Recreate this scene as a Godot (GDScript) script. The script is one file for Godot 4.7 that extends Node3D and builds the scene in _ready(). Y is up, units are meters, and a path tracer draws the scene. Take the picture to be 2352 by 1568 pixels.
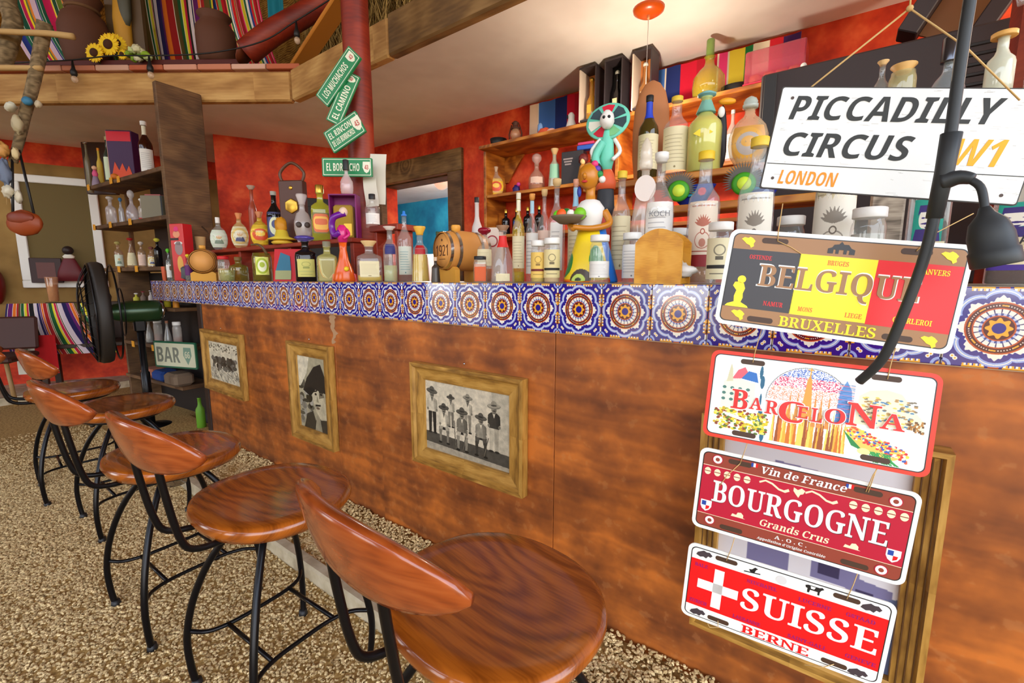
extends Node3D

var M := {}
var used := {}
var rng := RandomNumberGenerator.new()
var fonts := {}
var bottle_cache := {}
const TOP := 1.136      # counter top height
const BARZ := -1.195    # plane of the tiled bar edge


func _ready() -> void:
	rng.seed = 7
	camera_and_light()
	materials()
	structure()
	bar()
	stools()
	hanging_signs()
	counter_items()
	back_shelves()
	left_corner()
	upper_floor()


func camera_and_light() -> void:
	var cam := Camera3D.new()
	cam.name = "camera"
	cam.fov = 74.55
	cam.near = 0.02
	cam.position = Vector3(0, 1.15, 0)
	cam.rotation_degrees = Vector3(-7.96, 36.4, 0)
	add_child(cam)
	cam.current = true
	var env := Environment.new()
	env.background_mode = Environment.BG_SKY
	var sky := Sky.new()
	var sm := ProceduralSkyMaterial.new()
	sm.sky_top_color = Color(0.74, 0.82, 0.93)
	sm.sky_horizon_color = Color(0.98, 0.96, 0.92)
	sm.ground_horizon_color = Color(0.80, 0.77, 0.70)
	sm.ground_bottom_color = Color(0.62, 0.57, 0.48)
	sm.sky_curve = 0.2
	sm.sky_energy_multiplier = 4.5
	sm.ground_energy_multiplier = 3.0
	sky.sky_material = sm
	env.sky = sky
	env.tonemap_mode = Environment.TONE_MAPPER_LINEAR
	env.tonemap_exposure = 0.195
	env.sdfgi_enabled = true
	env.ssao_enabled = true
	env.ssil_enabled = true
	var we := WorldEnvironment.new()
	we.name = "environment"
	we.environment = env
	add_child(we)
	var sun := DirectionalLight3D.new()
	sun.name = "sun"
	sun.light_energy = 10.0
	sun.light_color = Color(1.0, 0.95, 0.86)
	sun.light_angular_distance = 1.0
	sun.shadow_enabled = true
	sun.rotation_degrees = Vector3(-56, -130, 0)
	add_child(sun)


# ---------------------------------------------------------------- nodes
func numbered(called: String) -> String:
	var n: int = used.get(called, 0)
	used[called] = n + 1
	return called if n == 0 else "%s_%03d" % [called, n]


func tag(o: Node, label: String, category: String, group := "") -> void:
	o.set_meta("label", label)
	o.set_meta("category", category)
	if group != "":
		o.set_meta("group", group)


func thing(called: String, label: String, category: String, at := Vector3.ZERO, turn := 0.0, group := "") -> Node3D:
	var o := Node3D.new()
	o.name = numbered(called)
	add_child(o)
	o.position = at
	o.rotation_degrees.y = turn
	tag(o, label, category, group)
	return o


func part(parent: Node, called: String, mesh: Mesh, m: Material, at := Vector3.ZERO, rot := Vector3.ZERO, scl := Vector3.ONE) -> MeshInstance3D:
	var o := MeshInstance3D.new()
	o.name = called
	o.mesh = mesh
	o.material_override = m
	parent.add_child(o, true)
	o.position = at
	o.rotation_degrees = rot
	o.scale = scl
	return o


func solo(called: String, mesh: Mesh, m: Material, label: String, category: String, at := Vector3.ZERO, rot := Vector3.ZERO, group := "") -> MeshInstance3D:
	var o := part(self, numbered(called), mesh, m, at, rot)
	tag(o, label, category, group)
	return o


func struct(called: String, mesh: Mesh, m: Material, at := Vector3.ZERO, rot := Vector3.ZERO) -> MeshInstance3D:
	var o := part(self, called, mesh, m, at, rot)
	o.set_meta("kind", "structure")
	return o


# ---------------------------------------------------------------- meshes
func begin() -> SurfaceTool:
	var st := SurfaceTool.new()
	st.begin(Mesh.PRIMITIVE_TRIANGLES)
	return st


func vert(st: SurfaceTool, p: Vector3, uv := Vector2.ZERO) -> void:
	st.set_uv(uv)
	st.add_vertex(p)


func quad(st: SurfaceTool, a: Vector3, b: Vector3, c: Vector3, d: Vector3, ua := Vector2(0, 1), ub := Vector2(1, 1), uc := Vector2(1, 0), ud := Vector2(0, 0)) -> void:
	vert(st, a, ua); vert(st, b, ub); vert(st, c, uc)
	vert(st, a, ua); vert(st, c, uc); vert(st, d, ud)


func done(st: SurfaceTool) -> ArrayMesh:
	st.generate_normals()
	return st.commit()


# rings of points, angle grows from +x to +z; bottom ring first
func loft(rings: Array, cap0 := true, cap1 := true, closed := true) -> ArrayMesh:
	var st := begin()
	var m := rings.size()
	var n: int = rings[0].size()
	var last := n if closed else n - 1
	for i in m - 1:
		for j in last:
			var k := (j + 1) % n
			var u0 := float(j) / last
			var u1 := float(j + 1) / last
			var v0 := 1.0 - float(i) / (m - 1)
			var v1 := 1.0 - float(i + 1) / (m - 1)
			quad(st, rings[i][j], rings[i][k], rings[i + 1][k], rings[i + 1][j], Vector2(u0, v0), Vector2(u1, v0), Vector2(u1, v1), Vector2(u0, v1))
	for e in [[cap0, 0], [cap1, m - 1]]:
		if e[0]:
			var r = rings[e[1]]
			var c := Vector3.ZERO
			for p in r:
				c += p
			c /= n
			for j in n:
				var k := (j + 1) % n
				if e[1] == 0:
					vert(st, c); vert(st, r[k]); vert(st, r[j])
				else:
					vert(st, c); vert(st, r[j]); vert(st, r[k])
	return done(st)


func ring(r: float, y: float, seg: int, power := 2.0, flat := 1.0) -> PackedVector3Array:
	var out := PackedVector3Array()
	for j in seg:
		var t := TAU * (j + 0.5) / seg
		var c := cos(t)
		var s := sin(t)
		var x := signf(c) * pow(absf(c), 2.0 / power)
		var z := signf(s) * pow(absf(s), 2.0 / power)
		out.append(Vector3(x * r, y, z * r * flat))
	return out


# profile: flat list r, y, r, y ... from bottom to top
func lathe(prof: Array, seg := 20, power := 2.0, flat := 1.0, cap0 := true, cap1 := true) -> ArrayMesh:
	var rings := []
	for i in range(0, prof.size(), 2):
		rings.append(ring(maxf(prof[i], 0.0001), prof[i + 1], seg, power, flat))
	return loft(rings, cap0, cap1)


func tube(pts: Array, r: float, seg := 8, closed := false, r1 := -1.0) -> ArrayMesh:
	var rings := []
	var n := pts.size()
	var up := Vector3.UP
	var t0: Vector3 = (pts[1] - pts[0]).normalized()
	if absf(t0.dot(up)) > 0.9:
		up = Vector3.RIGHT
	var side := t0.cross(up).normalized()
	for i in n:
		var a: Vector3 = pts[(i - 1 + n) % n] if closed or i > 0 else pts[0]
		var b: Vector3 = pts[(i + 1) % n] if closed or i < n - 1 else pts[n - 1]
		var t := (b - a).normalized()
		side = (side - t * side.dot(t)).normalized()
		var o := t.cross(side).normalized()
		var rr := r if r1 < 0.0 else lerpf(r, r1, float(i) / (n - 1))
		var ringp := PackedVector3Array()
		for j in seg:
			var w := TAU * j / seg
			ringp.append(pts[i] + (side * cos(w) - o * sin(w)) * rr)
		rings.append(ringp)
	if closed:
		rings.append(rings[0])
	return loft(rings, not closed, not closed)


func smooth(pts: Array, per := 6, closed := false) -> Array:
	var out := []
	var n := pts.size()
	for i in (n if closed else n - 1):
		var p0: Vector3 = pts[(i - 1 + n) % n] if closed or i > 0 else pts[0]
		var p1: Vector3 = pts[i]
		var p2: Vector3 = pts[(i + 1) % n]
		var p3: Vector3 = pts[(i + 2) % n] if closed or i < n - 2 else pts[n - 1]
		for k in per:
			out.append(p1.cubic_interpolate(p2, p0, p3, float(k) / per))
	if not closed:
		out.append(pts[n - 1])
	return out


func box(x: float, y: float, z: float, bevel := 0.0) -> ArrayMesh:
	return box_at(Vector3.ZERO, x, y, z, bevel)


func box_at(c: Vector3, x: float, y: float, z: float, bevel := 0.0) -> ArrayMesh:
	var st := begin()
	st.set_smooth_group(-1)
	add_box(st, c, x, y, z, bevel)
	return done(st)


# chamfered box: top and bottom faces inset, ring lofted
func add_box(st: SurfaceTool, c: Vector3, x: float, y: float, z: float, bevel := 0.0) -> void:
	var hx := x / 2
	var hy := y / 2
	var hz := z / 2
	var b := minf(bevel, minf(hx, minf(hy, hz)) * 0.9)
	if b <= 0.0:
		var p := []
		for s in [[-1, -1, -1], [1, -1, -1], [1, -1, 1], [-1, -1, 1], [-1, 1, -1], [1, 1, -1], [1, 1, 1], [-1, 1, 1]]:
			p.append(c + Vector3(s[0] * hx, s[1] * hy, s[2] * hz))
		quad(st, p[3], p[7], p[6], p[2], Vector2(0, 1), Vector2(0, 0), Vector2(1, 0), Vector2(1, 1))
		quad(st, p[1], p[5], p[4], p[0], Vector2(0, 1), Vector2(0, 0), Vector2(1, 0), Vector2(1, 1))
		quad(st, p[2], p[6], p[5], p[1], Vector2(0, 1), Vector2(0, 0), Vector2(1, 0), Vector2(1, 1))
		quad(st, p[0], p[4], p[7], p[3], Vector2(0, 1), Vector2(0, 0), Vector2(1, 0), Vector2(1, 1))
		quad(st, p[7], p[4], p[5], p[6], Vector2(0, 1), Vector2(0, 0), Vector2(1, 0), Vector2(1, 1))
		quad(st, p[0], p[3], p[2], p[1], Vector2(0, 1), Vector2(0, 0), Vector2(1, 0), Vector2(1, 1))
		return
	# octagonal section rings
	var lv := [[-hy, b], [-hy + b, 0.0], [hy - b, 0.0], [hy, b]]
	var rings := []
	for l in lv:
		var i: float = l[1]
		var ax := hx - i
		var az := hz - i
		var bb := b if i == 0.0 else b * 0.6
		var y0: float = l[0]
		rings.append([c + Vector3(ax, y0, -az + bb), c + Vector3(ax, y0, az - bb), c + Vector3(ax - bb, y0, az), c + Vector3(-ax + bb, y0, az), c + Vector3(-ax, y0, az - bb), c + Vector3(-ax, y0, -az + bb), c + Vector3(-ax + bb, y0, -az), c + Vector3(ax - bb, y0, -az)])
	for i in 3:
		for j in 8:
			var k := (j + 1) % 8
			var v0: float = 1.0 - (lv[i][0] + hy) / y
			var v1: float = 1.0 - (lv[i + 1][0] + hy) / y
			var ps := [rings[i][j], rings[i][k], rings[i + 1][k], rings[i + 1][j]]
			var us := []
			for q in 4:
				var w: Vector3 = ps[q] - c
				us.append(Vector2((w.x + hx) / x if absf(rings[1][j].z - rings[1][k].z) < 0.001 else 0.5, v0 if q < 2 else v1))
			quad(st, ps[0], ps[1], ps[2], ps[3], us[0], us[1], us[2], us[3])
	for j in range(1, 7):
		vert(st, rings[3][0]); vert(st, rings[3][j]); vert(st, rings[3][j + 1])
		vert(st, rings[0][0]); vert(st, rings[0][j + 1]); vert(st, rings[0][j])


# polygon in xy (counter-clockwise), extruded along z from 0 to d; front at +z has uv over its bounds
func prism(poly: PackedVector2Array, d: float, inset := 0.0) -> ArrayMesh:
	var st := begin()
	st.set_smooth_group(-1)
	add_prism(st, poly, 0.0, d)
	return done(st)


func add_prism(st: SurfaceTool, poly: PackedVector2Array, z0: float, z1: float) -> void:
	if not Geometry2D.is_polygon_clockwise(poly):
		poly = poly.duplicate()
		poly.reverse()
	var lo := poly[0]
	var hi := poly[0]
	for p in poly:
		lo = lo.min(p)
		hi = hi.max(p)
	var sz := (hi - lo).max(Vector2(1e-5, 1e-5))
	var idx := Geometry2D.triangulate_polygon(poly)
	for f in [[z1, false], [z0, true]]:
		for i in range(0, idx.size(), 3):
			var t := [poly[idx[i]], poly[idx[i + 1]], poly[idx[i + 2]]]
			var cw: bool = (t[1] - t[0]).cross(t[2] - t[0]) < 0.0
			if cw == f[1]:
				t.reverse()
			for p in t:
				vert(st, Vector3(p.x, p.y, f[0]), Vector2((p.x - lo.x) / sz.x, 1.0 - (p.y - lo.y) / sz.y))
	var n := poly.size()
	for i in n:
		var a := poly[i]
		var b := poly[(i + 1) % n]
		quad(st, Vector3(a.x, a.y, z0), Vector3(a.x, a.y, z1), Vector3(b.x, b.y, z1), Vector3(b.x, b.y, z0))


func round_rect(w: float, h: float, r: float, n := 5) -> PackedVector2Array:
	var out := PackedVector2Array()
	for q in 4:
		var c := Vector2((w / 2 - r) * (1 if q == 0 or q == 3 else -1), (h / 2 - r) * (1 if q < 2 else -1))
		for i in n + 1:
			var a := PI / 2 * (q + float(i) / n)
			out.append(c + Vector2(cos(a), sin(a)) * r)
	return out


func oval(rx: float, ry: float, n := 24, c := Vector2.ZERO) -> PackedVector2Array:
	var out := PackedVector2Array()
	for i in n:
		var a := TAU * i / n
		out.append(c + Vector2(cos(a) * rx, sin(a) * ry))
	return out


func ball(r: float, sx := 1.0, sy := 1.0, sz := 1.0, seg := 14) -> ArrayMesh:
	var rings := []
	var m := 8
	for i in m + 1:
		var a := -PI / 2 + PI * (0.03 + 0.94 * i / m)
		var q := PackedVector3Array()
		for j in seg:
			var t := TAU * j / seg
			q.append(Vector3(cos(t) * cos(a) * r * sx, sin(a) * r * sy, sin(t) * cos(a) * r * sz))
		rings.append(q)
	return loft(rings)


# a soft blob made from a noisy ball
func lump(r: Vector3, noise_amp: float, sd: int, seg := 14) -> ArrayMesh:
	var nz := FastNoiseLite.new()
	nz.seed = sd
	nz.frequency = 1.6
	var rings := []
	for i in 11:
		var a := -PI / 2 + PI * (0.03 + 0.094 * i)
		var q := PackedVector3Array()
		for j in seg:
			var t := TAU * j / seg
			var d := Vector3(cos(t) * cos(a), sin(a), sin(t) * cos(a))
			q.append(d * r * (1.0 + noise_amp * nz.get_noise_3dv(d)))
		rings.append(q)
	return loft(rings)


func font(kind: String) -> Font:
	if not fonts.has(kind):
		var f := SystemFont.new()
		f.font_names = PackedStringArray(["Droid Serif" if kind.begins_with("serif") else "Droid Sans"])
		if kind.ends_with("bold"):
			f.font_weight = 700
		fonts[kind] = f
	return fonts[kind]


# flat lettering: cap height h, total width w (0 = natural), centred at `at` in the parent's xy plane
func lettering(parent: Node, s: String, h: float, w: float, at: Vector3, m: Material, kind := "sans_bold", slant := 0.0, depth := 0.0006, turn := 0.0) -> MeshInstance3D:
	var tm := TextMesh.new()
	tm.text = s
	tm.font = font(kind)
	tm.font_size = 48
	tm.pixel_size = 0.01
	tm.depth = 0.1
	tm.curve_step = 1.5
	var bb := tm.get_aabb()
	var sy := h / maxf(bb.size.y, 0.01)
	var sx := sy if w <= 0.0 else w / maxf(bb.size.x, 0.01)
	var o := MeshInstance3D.new()
	o.name = "lettering"
	o.mesh = tm
	o.material_override = m
	parent.add_child(o, true)
	var b := Basis(Vector3(sx, 0, 0), Vector3(slant * sy, sy, 0), Vector3(0, 0, depth / 0.1))
	b = Basis(Vector3(0, 0, 1), turn) * b
	var c := bb.position + bb.size / 2
	o.transform = Transform3D(b, at - b * Vector3(c.x, c.y, c.z - 0.05))
	return o


# ---------------------------------------------------------------- painting of flat prints
func canvas(w: int, h: int, c: Color) -> Image:
	var im := Image.create(w, h, false, Image.FORMAT_RGB8)
	im.fill(c)
	return im


func fpoly(im: Image, pts: PackedVector2Array, c: Color) -> void:
	var lo := 1e9
	var hi := -1e9
	for p in pts:
		lo = minf(lo, p.y)
		hi = maxf(hi, p.y)
	var n := pts.size()
	for y in range(maxi(0, int(floor(lo))), mini(im.get_height(), int(ceil(hi)) + 1)):
		var xs := []
		var yy := y + 0.5
		for i in n:
			var a := pts[i]
			var b := pts[(i + 1) % n]
			if (a.y <= yy) != (b.y <= yy):
				xs.append(a.x + (yy - a.y) / (b.y - a.y) * (b.x - a.x))
		xs.sort()
		for i in range(0, xs.size() - 1, 2):
			var x0 := int(round(xs[i]))
			var x1 := int(round(xs[i + 1]))
			if x1 > x0:
				im.fill_rect(Rect2i(x0, y, x1 - x0, 1), c)


func fell(im: Image, cx: float, cy: float, rx: float, ry: float, c: Color, turn := 0.0) -> void:
	var q := PackedVector2Array()
	for i in 28:
		var a := TAU * i / 28
		q.append(Vector2(cx, cy) + Vector2(cos(a) * rx, sin(a) * ry).rotated(turn))
	fpoly(im, q, c)


func fline(im: Image, a: Vector2, b: Vector2, w: float, c: Color) -> void:
	var n := (b - a).normalized().orthogonal() * w / 2
	fpoly(im, PackedVector2Array([a + n, b + n, b - n, a - n]), c)


func pv(a: Array) -> PackedVector2Array:
	var q := PackedVector2Array()
	for i in range(0, a.size(), 2):
		q.append(Vector2(a[i], a[i + 1]))
	return q


# ---------------------------------------------------------------- materials
func mat(key: String, c: Color, rough := 0.6, metal := 0.0) -> StandardMaterial3D:
	if not M.has(key):
		var m := StandardMaterial3D.new()
		m.resource_name = key
		m.albedo_color = c
		m.roughness = rough
		m.metallic = metal
		M[key] = m
	return M[key]


func col(r: int, g: int, b: int, rough := 0.55) -> StandardMaterial3D:
	return mat("paint_%d_%d_%d_%d" % [r, g, b, int(rough * 100)], Color8(r, g, b), rough)


func glass(r: int, g: int, b: int, a: float) -> StandardMaterial3D:
	var key := "glass_%d_%d_%d_%d" % [r, g, b, int(a * 100)]
	if not M.has(key):
		var m := mat(key, Color(r / 255.0, g / 255.0, b / 255.0, a), 0.04)
		m.transparency = BaseMaterial3D.TRANSPARENCY_ALPHA
		m.metallic_specular = 0.6
	return M[key]


func textured(key: String, im: Image, rough := 0.5, repeat := false) -> StandardMaterial3D:
	var m := mat(key, Color.WHITE, rough)
	m.albedo_texture = ImageTexture.create_from_image(im)
	m.texture_repeat = repeat
	return m


func noise(sd: int, freq: float, oct := 3) -> FastNoiseLite:
	var n := FastNoiseLite.new()
	n.seed = sd
	n.frequency = freq
	n.fractal_octaves = oct
	return n


# wood grain running along u, seamless enough for mirrored reuse
func wood_image(w: int, h: int, dark: Color, mid: Color, light: Color, lines: float, warp: float, sd: int, knots := 0) -> Image:
	var im := canvas(w, h, mid)
	var n1 := noise(sd, 1.0, 2)
	var n2 := noise(sd + 9, 1.0, 3)
	var kn := []
	var r := RandomNumberGenerator.new()
	r.seed = sd
	for i in knots:
		kn.append(Vector2(r.randf() * w, r.randf() * h))
	for y in h:
		for x in w:
			var u := float(x) / w
			var v := float(y) / h
			var k := 0.0
			for q in kn:
				var d: Vector2 = (Vector2(x, y) - q) / Vector2(0.16 * w, 0.16 * h)
				k += exp(-d.length_squared() * 6.0)
			var g := v * lines + warp * n1.get_noise_2d(u * 2.2, v * 3.0) + k * 3.0
			var s := 0.5 + 0.5 * sin(g * TAU)
			s = s * 0.55 + 0.45 * (0.5 + 0.8 * n2.get_noise_2d(u * 6.0, v * 70.0))
			s = clampf(s + 0.35 * n1.get_noise_2d(u * 3.0 + 40.0, v * 5.0) - 0.35 * k, 0.0, 1.0)
			im.set_pixel(x, y, dark.lerp(mid, s * 2.0) if s < 0.5 else mid.lerp(light, s * 2.0 - 1.0))
	return im


func mottle_image(sz: int, a: Color, b: Color, c: Color, freq: float, sd: int) -> Image:
	var im := canvas(sz, sz, b)
	var n := noise(sd, freq, 5).get_seamless_image(sz, sz)
	var n2 := noise(sd + 3, minf(freq * 6.0, 0.3), 3).get_seamless_image(sz, sz)
	for y in sz:
		for x in sz:
			var s := clampf(0.5 + 1.25 * (n.get_pixel(x, y).r - 0.5) + 0.35 * (n2.get_pixel(x, y).r - 0.5), 0.0, 1.0)
			im.set_pixel(x, y, a.lerp(b, s * 2.0) if s < 0.5 else b.lerp(c, s * 2.0 - 1.0))
	return im


func tri(key: String, im: Image, scale: float, rough: float, world := true, stretch := Vector3.ONE) -> StandardMaterial3D:
	var m := textured(key, im, rough, true)
	m.uv1_triplanar = true
	m.uv1_world_triplanar = world
	m.uv1_scale = stretch * scale
	m.uv1_triplanar_sharpness = 6.0
	return m



func materials() -> void:
	tri("orange_plaster", mottle_image(256, Color8(176, 38, 8), Color8(214, 60, 20), Color8(236, 96, 48), 0.02, 3), 0.7, 0.75)
	tri("white_plaster", mottle_image(128, Color8(226, 220, 217), Color8(238, 233, 230), Color8(245, 242, 240), 0.02, 5), 0.35, 0.7)
	tri("tan_plaster", mottle_image(128, Color8(120, 92, 40), Color8(146, 112, 56), Color8(166, 132, 72), 0.02, 6), 0.5, 0.8)
	tri("blue_plaster", mottle_image(128, Color8(0, 98, 140), Color8(8, 120, 162), Color8(30, 140, 178), 0.02, 8), 0.6, 0.75)
	tri("bar_wood", bar_wood_image(), 0.62, 0.42)
	tri("beam_wood", wood_image(512, 128, Color8(158, 112, 58), Color8(190, 144, 82), Color8(214, 172, 108), 3.0, 0.7, 21, 1), 0.8, 0.75)
	tri("beam_dark", wood_image(512, 128, Color8(86, 60, 28), Color8(124, 92, 50), Color8(150, 116, 70), 3.0, 0.7, 27, 1), 0.8, 0.7)
	tri("dark_plank", wood_image(128, 512, Color8(72, 48, 26), Color8(98, 68, 40), Color8(120, 88, 54), 1.5, 0.8, 22, 0), 1.2, 0.7)
	tri("honey_wood", wood_image(512, 128, Color8(126, 66, 14), Color8(178, 106, 30), Color8(206, 138, 54), 6.0, 1.2, 23, 2), 0.9, 0.5)
	tri("frame_wood", wood_image(256, 128, Color8(120, 82, 26), Color8(170, 124, 50), Color8(198, 152, 74), 7.0, 0.3, 24), 2.4, 0.5, false)
	tri("grey_wood", wood_image(128, 256, Color8(92, 82, 70), Color8(142, 130, 114), Color8(180, 168, 148), 5.0, 2.0, 25, 2), 2.0, 0.8, false)
	tri("red_timber", wood_image(256, 256, Color8(104, 24, 10), Color8(134, 38, 16), Color8(156, 54, 26), 2.0, 0.5, 26, 0), 1.0, 0.5)
	textured("seat_wood", seat_image(), 0.22, true)
	tri("back_wood", wood_image(256, 256, Color8(126, 52, 16), Color8(150, 68, 24), Color8(166, 82, 34), 2.0, 2.4, 28, 1), 2.0, 0.22, false)
	tri("gravel_ground", mottle_image(256, Color8(128, 96, 44), Color8(178, 142, 78), Color8(216, 184, 120), 0.14, 9), 1.6, 0.95)
	tri("concrete", mottle_image(128, Color8(166, 150, 122), Color8(190, 176, 146), Color8(208, 196, 170), 0.05, 10), 1.2, 0.85)
	tri("counter_stone", mottle_image(128, Color8(112, 104, 90), Color8(140, 131, 114), Color8(166, 158, 140), 0.08, 11), 1.4, 0.35)
	tri("straw", wood_image(64, 256, Color8(104, 66, 18), Color8(172, 124, 48), Color8(206, 162, 82), 22.0, 0.6, 29), 2.0, 0.9)
	textured("tile_print", tile_image(), 0.1)
	for k in ["seat_wood", "back_wood", "tile_print"]:
		M[k].clearcoat_enabled = true
		M[k].clearcoat = 0.5
		M[k].clearcoat_roughness = 0.08
	M.tile_print.metallic_specular = 0.7
	mat("black_metal", Color8(24, 23, 25), 0.28, 0.6)
	mat("black_plastic", Color8(20, 20, 22), 0.5)
	mat("rubber", Color8(40, 44, 46), 0.55)
	mat("chrome", Color8(190, 190, 195), 0.18, 1.0)
	mat("gold", Color8(212, 170, 70), 0.3, 0.9)
	mat("terracotta", Color8(110, 66, 42), 0.8)
	mat("brick", Color8(196, 124, 96), 0.85)
	mat("cork", Color8(214, 178, 122), 0.8)
	mat("white_paint", Color8(232, 230, 224), 0.45)
	mat("string", Color8(206, 170, 110), 0.9)
	mat("grout", Color8(196, 178, 150), 0.9)
	mat("paper", Color8(226, 220, 204), 0.8)


func bar_wood_image() -> Image:
	# varnished plywood: faint rotary grain under cloudy stain, small pale scuffs
	var im := canvas(512, 512, Color8(150, 78, 30))
	var cloud := noise(77, 0.012, 5).get_seamless_image(512, 512)
	var fine := noise(78, 0.05, 4).get_seamless_image(512, 512)
	var grain := noise(79, 0.03, 3)
	for y in 512:
		for x in 512:
			var s := cloud.get_pixel(x, y).r - 0.5
			var t := fine.get_pixel(x, y).r - 0.5
			var g := grain.get_noise_2d(x * 0.07, y * 1.8 + 22.0 * s)
			var v := clampf(0.52 + s * 1.0 + t * 0.3 + g * 0.4, 0.0, 1.0)
			var c := Color8(108, 56, 26).lerp(Color8(200, 112, 42), v)
			if t > 0.25:
				c = c.lerp(Color8(186, 138, 98), 0.2)
			im.set_pixel(x, y, c)
	return im


func seat_image() -> Image:
	# plain-sawn board: long cathedral grain around a heart off to one side
	var im := canvas(512, 512, Color8(150, 78, 22))
	var n1 := noise(31, 1.0, 3)
	var n2 := noise(32, 1.0, 2)
	for y in 512:
		for x in 512:
			var u := x / 512.0 - 0.32
			var v := y / 512.0 - 0.42
			var d := Vector2(u * 0.55, v * 1.5).length()
			var g := d * 11.0 + 1.2 * n2.get_noise_2d(u * 1.3, v * 1.6)
			var s := pow(0.5 + 0.5 * sin(g * TAU), 0.7)
			s = clampf(s * 0.55 + 0.3 + 0.3 * n2.get_noise_2d(u * 5.0, v * 70.0) + 0.4 * n1.get_noise_2d(u * 1.5 + 9.0, v * 2.0), 0.0, 1.0)
			im.set_pixel(x, y, Color8(104, 46, 8).lerp(Color8(166, 88, 24), s))
	return im


func tile_image() -> Image:
	var n := 320
	var im := canvas(n, n, Color8(38, 28, 140))
	var blue := Color8(36, 26, 138)
	var sky := Color8(150, 170, 226)
	var white := Color8(240, 238, 226)
	var maroon := Color8(84, 18, 36)
	var rust := Color8(196, 82, 42)
	var yellow := Color8(240, 172, 52)
	for y in n:
		for x in n:
			var u := (x + 0.5) / n * 2.0 - 1.0
			var v := (y + 0.5) / n * 2.0 - 1.0
			var r := sqrt(u * u + v * v)
			var t := atan2(v, u)
			var c := blue
			if r < 0.13:
				c = blue
			elif r < 0.285:
				c = yellow if r < 0.225 + 0.035 * cos(8.0 * t) else maroon
			elif r < 0.315:
				c = rust
			elif r < 0.47:
				c = white
				if r < 0.37:
					c = Color8(60, 78, 150) if fposmod(t * 20.0 / PI, 2.0) < 0.9 else Color8(190, 196, 226)
				elif fposmod(t * 20.0 / PI, 2.0) < 0.35:
					c = Color8(70, 60, 110)
			elif r < 0.5:
				c = rust
			elif r < 0.61:
				c = maroon
				var k := fposmod(t * 8.0 / PI, 2.0)
				if absf(r - 0.555) < 0.018 and k < 0.55:
					c = yellow
				elif absf(r - 0.555) < 0.014 and fposmod(k * 4.0, 1.0) < 0.4:
					c = white
			elif r < 0.645:
				c = rust
			else:
				var lobe := absf(cos(4.0 * t))
				var band := 0.80 + 0.11 * pow(lobe, 0.6)
				var e := r - band
				if absf(e) < 0.055:
					c = sky
					if absf(e) < 0.012:
						c = white
				elif e < 0.0:
					c = white if r < 0.66 + 0.13 * pow(lobe, 3.0) + 0.02 * cos(40.0 * t) else blue
				else:
					var a := absf(u)
					var b := absf(v)
					var corner := Vector2(1.0 - a, 1.0 - b).length()
					var hi := maxf(a, b)
					var lo := minf(a, b)
					var fl := Vector2(hi - 0.80, lo - 0.74).length()
					if corner < 0.2 and corner > 0.13:
						c = sky
					elif corner < 0.09:
						c = yellow
					elif fl < 0.05:
						c = yellow if fl < 0.022 else white
					elif hi > 0.9 and lo > 0.16 and lo < 0.6:
						c = yellow if hi > 0.955 or fposmod(lo * 9.0, 1.0) < 0.35 else (white if fposmod(lo * 9.0, 1.0) > 0.6 else blue)
					elif hi > 0.955 and lo < 0.1:
						c = rust
			im.set_pixel(x, y, c)
	return im


func wall_box(a: Vector2, b: Vector2, y0: float, y1: float, thick: float) -> ArrayMesh:
	# a wall between two plan points (x, z), thickness to the left of a->b
	var d := (b - a).normalized()
	var n := Vector2(d.y, -d.x) * thick
	var st := begin()
	st.set_smooth_group(-1)
	var q := [a, b, b + n, a + n]
	for i in 4:
		var p: Vector2 = q[i]
		var k: Vector2 = q[(i + 1) % 4]
		quad(st, Vector3(p.x, y0, p.y), Vector3(p.x, y1, p.y), Vector3(k.x, y1, k.y), Vector3(k.x, y0, k.y))
	quad(st, Vector3(q[0].x, y1, q[0].y), Vector3(q[1].x, y1, q[1].y), Vector3(q[2].x, y1, q[2].y), Vector3(q[3].x, y1, q[3].y))
	quad(st, Vector3(q[3].x, y0, q[3].y), Vector3(q[2].x, y0, q[2].y), Vector3(q[1].x, y0, q[1].y), Vector3(q[0].x, y0, q[0].y))
	return done(st)


func slab(pts: Array, y0: float, y1: float) -> ArrayMesh:
	# plan polygon given as x, z pairs
	var poly := PackedVector2Array()
	for i in range(0, pts.size(), 2):
		poly.append(Vector2(pts[i], -pts[i + 1]))
	var st := begin()
	st.set_smooth_group(-1)
	add_prism(st, poly, y0, y1)
	var m := done(st)
	# xy prism to xz plan
	var mdt := MeshDataTool.new()
	mdt.create_from_surface(m, 0)
	for i in mdt.get_vertex_count():
		var v := mdt.get_vertex(i)
		mdt.set_vertex(i, Vector3(v.x, v.z, -v.y))
		var k := mdt.get_vertex_normal(i)
		mdt.set_vertex_normal(i, Vector3(k.x, k.z, -k.y))
	var out := ArrayMesh.new()
	mdt.commit_to_surface(out)
	return out


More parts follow.
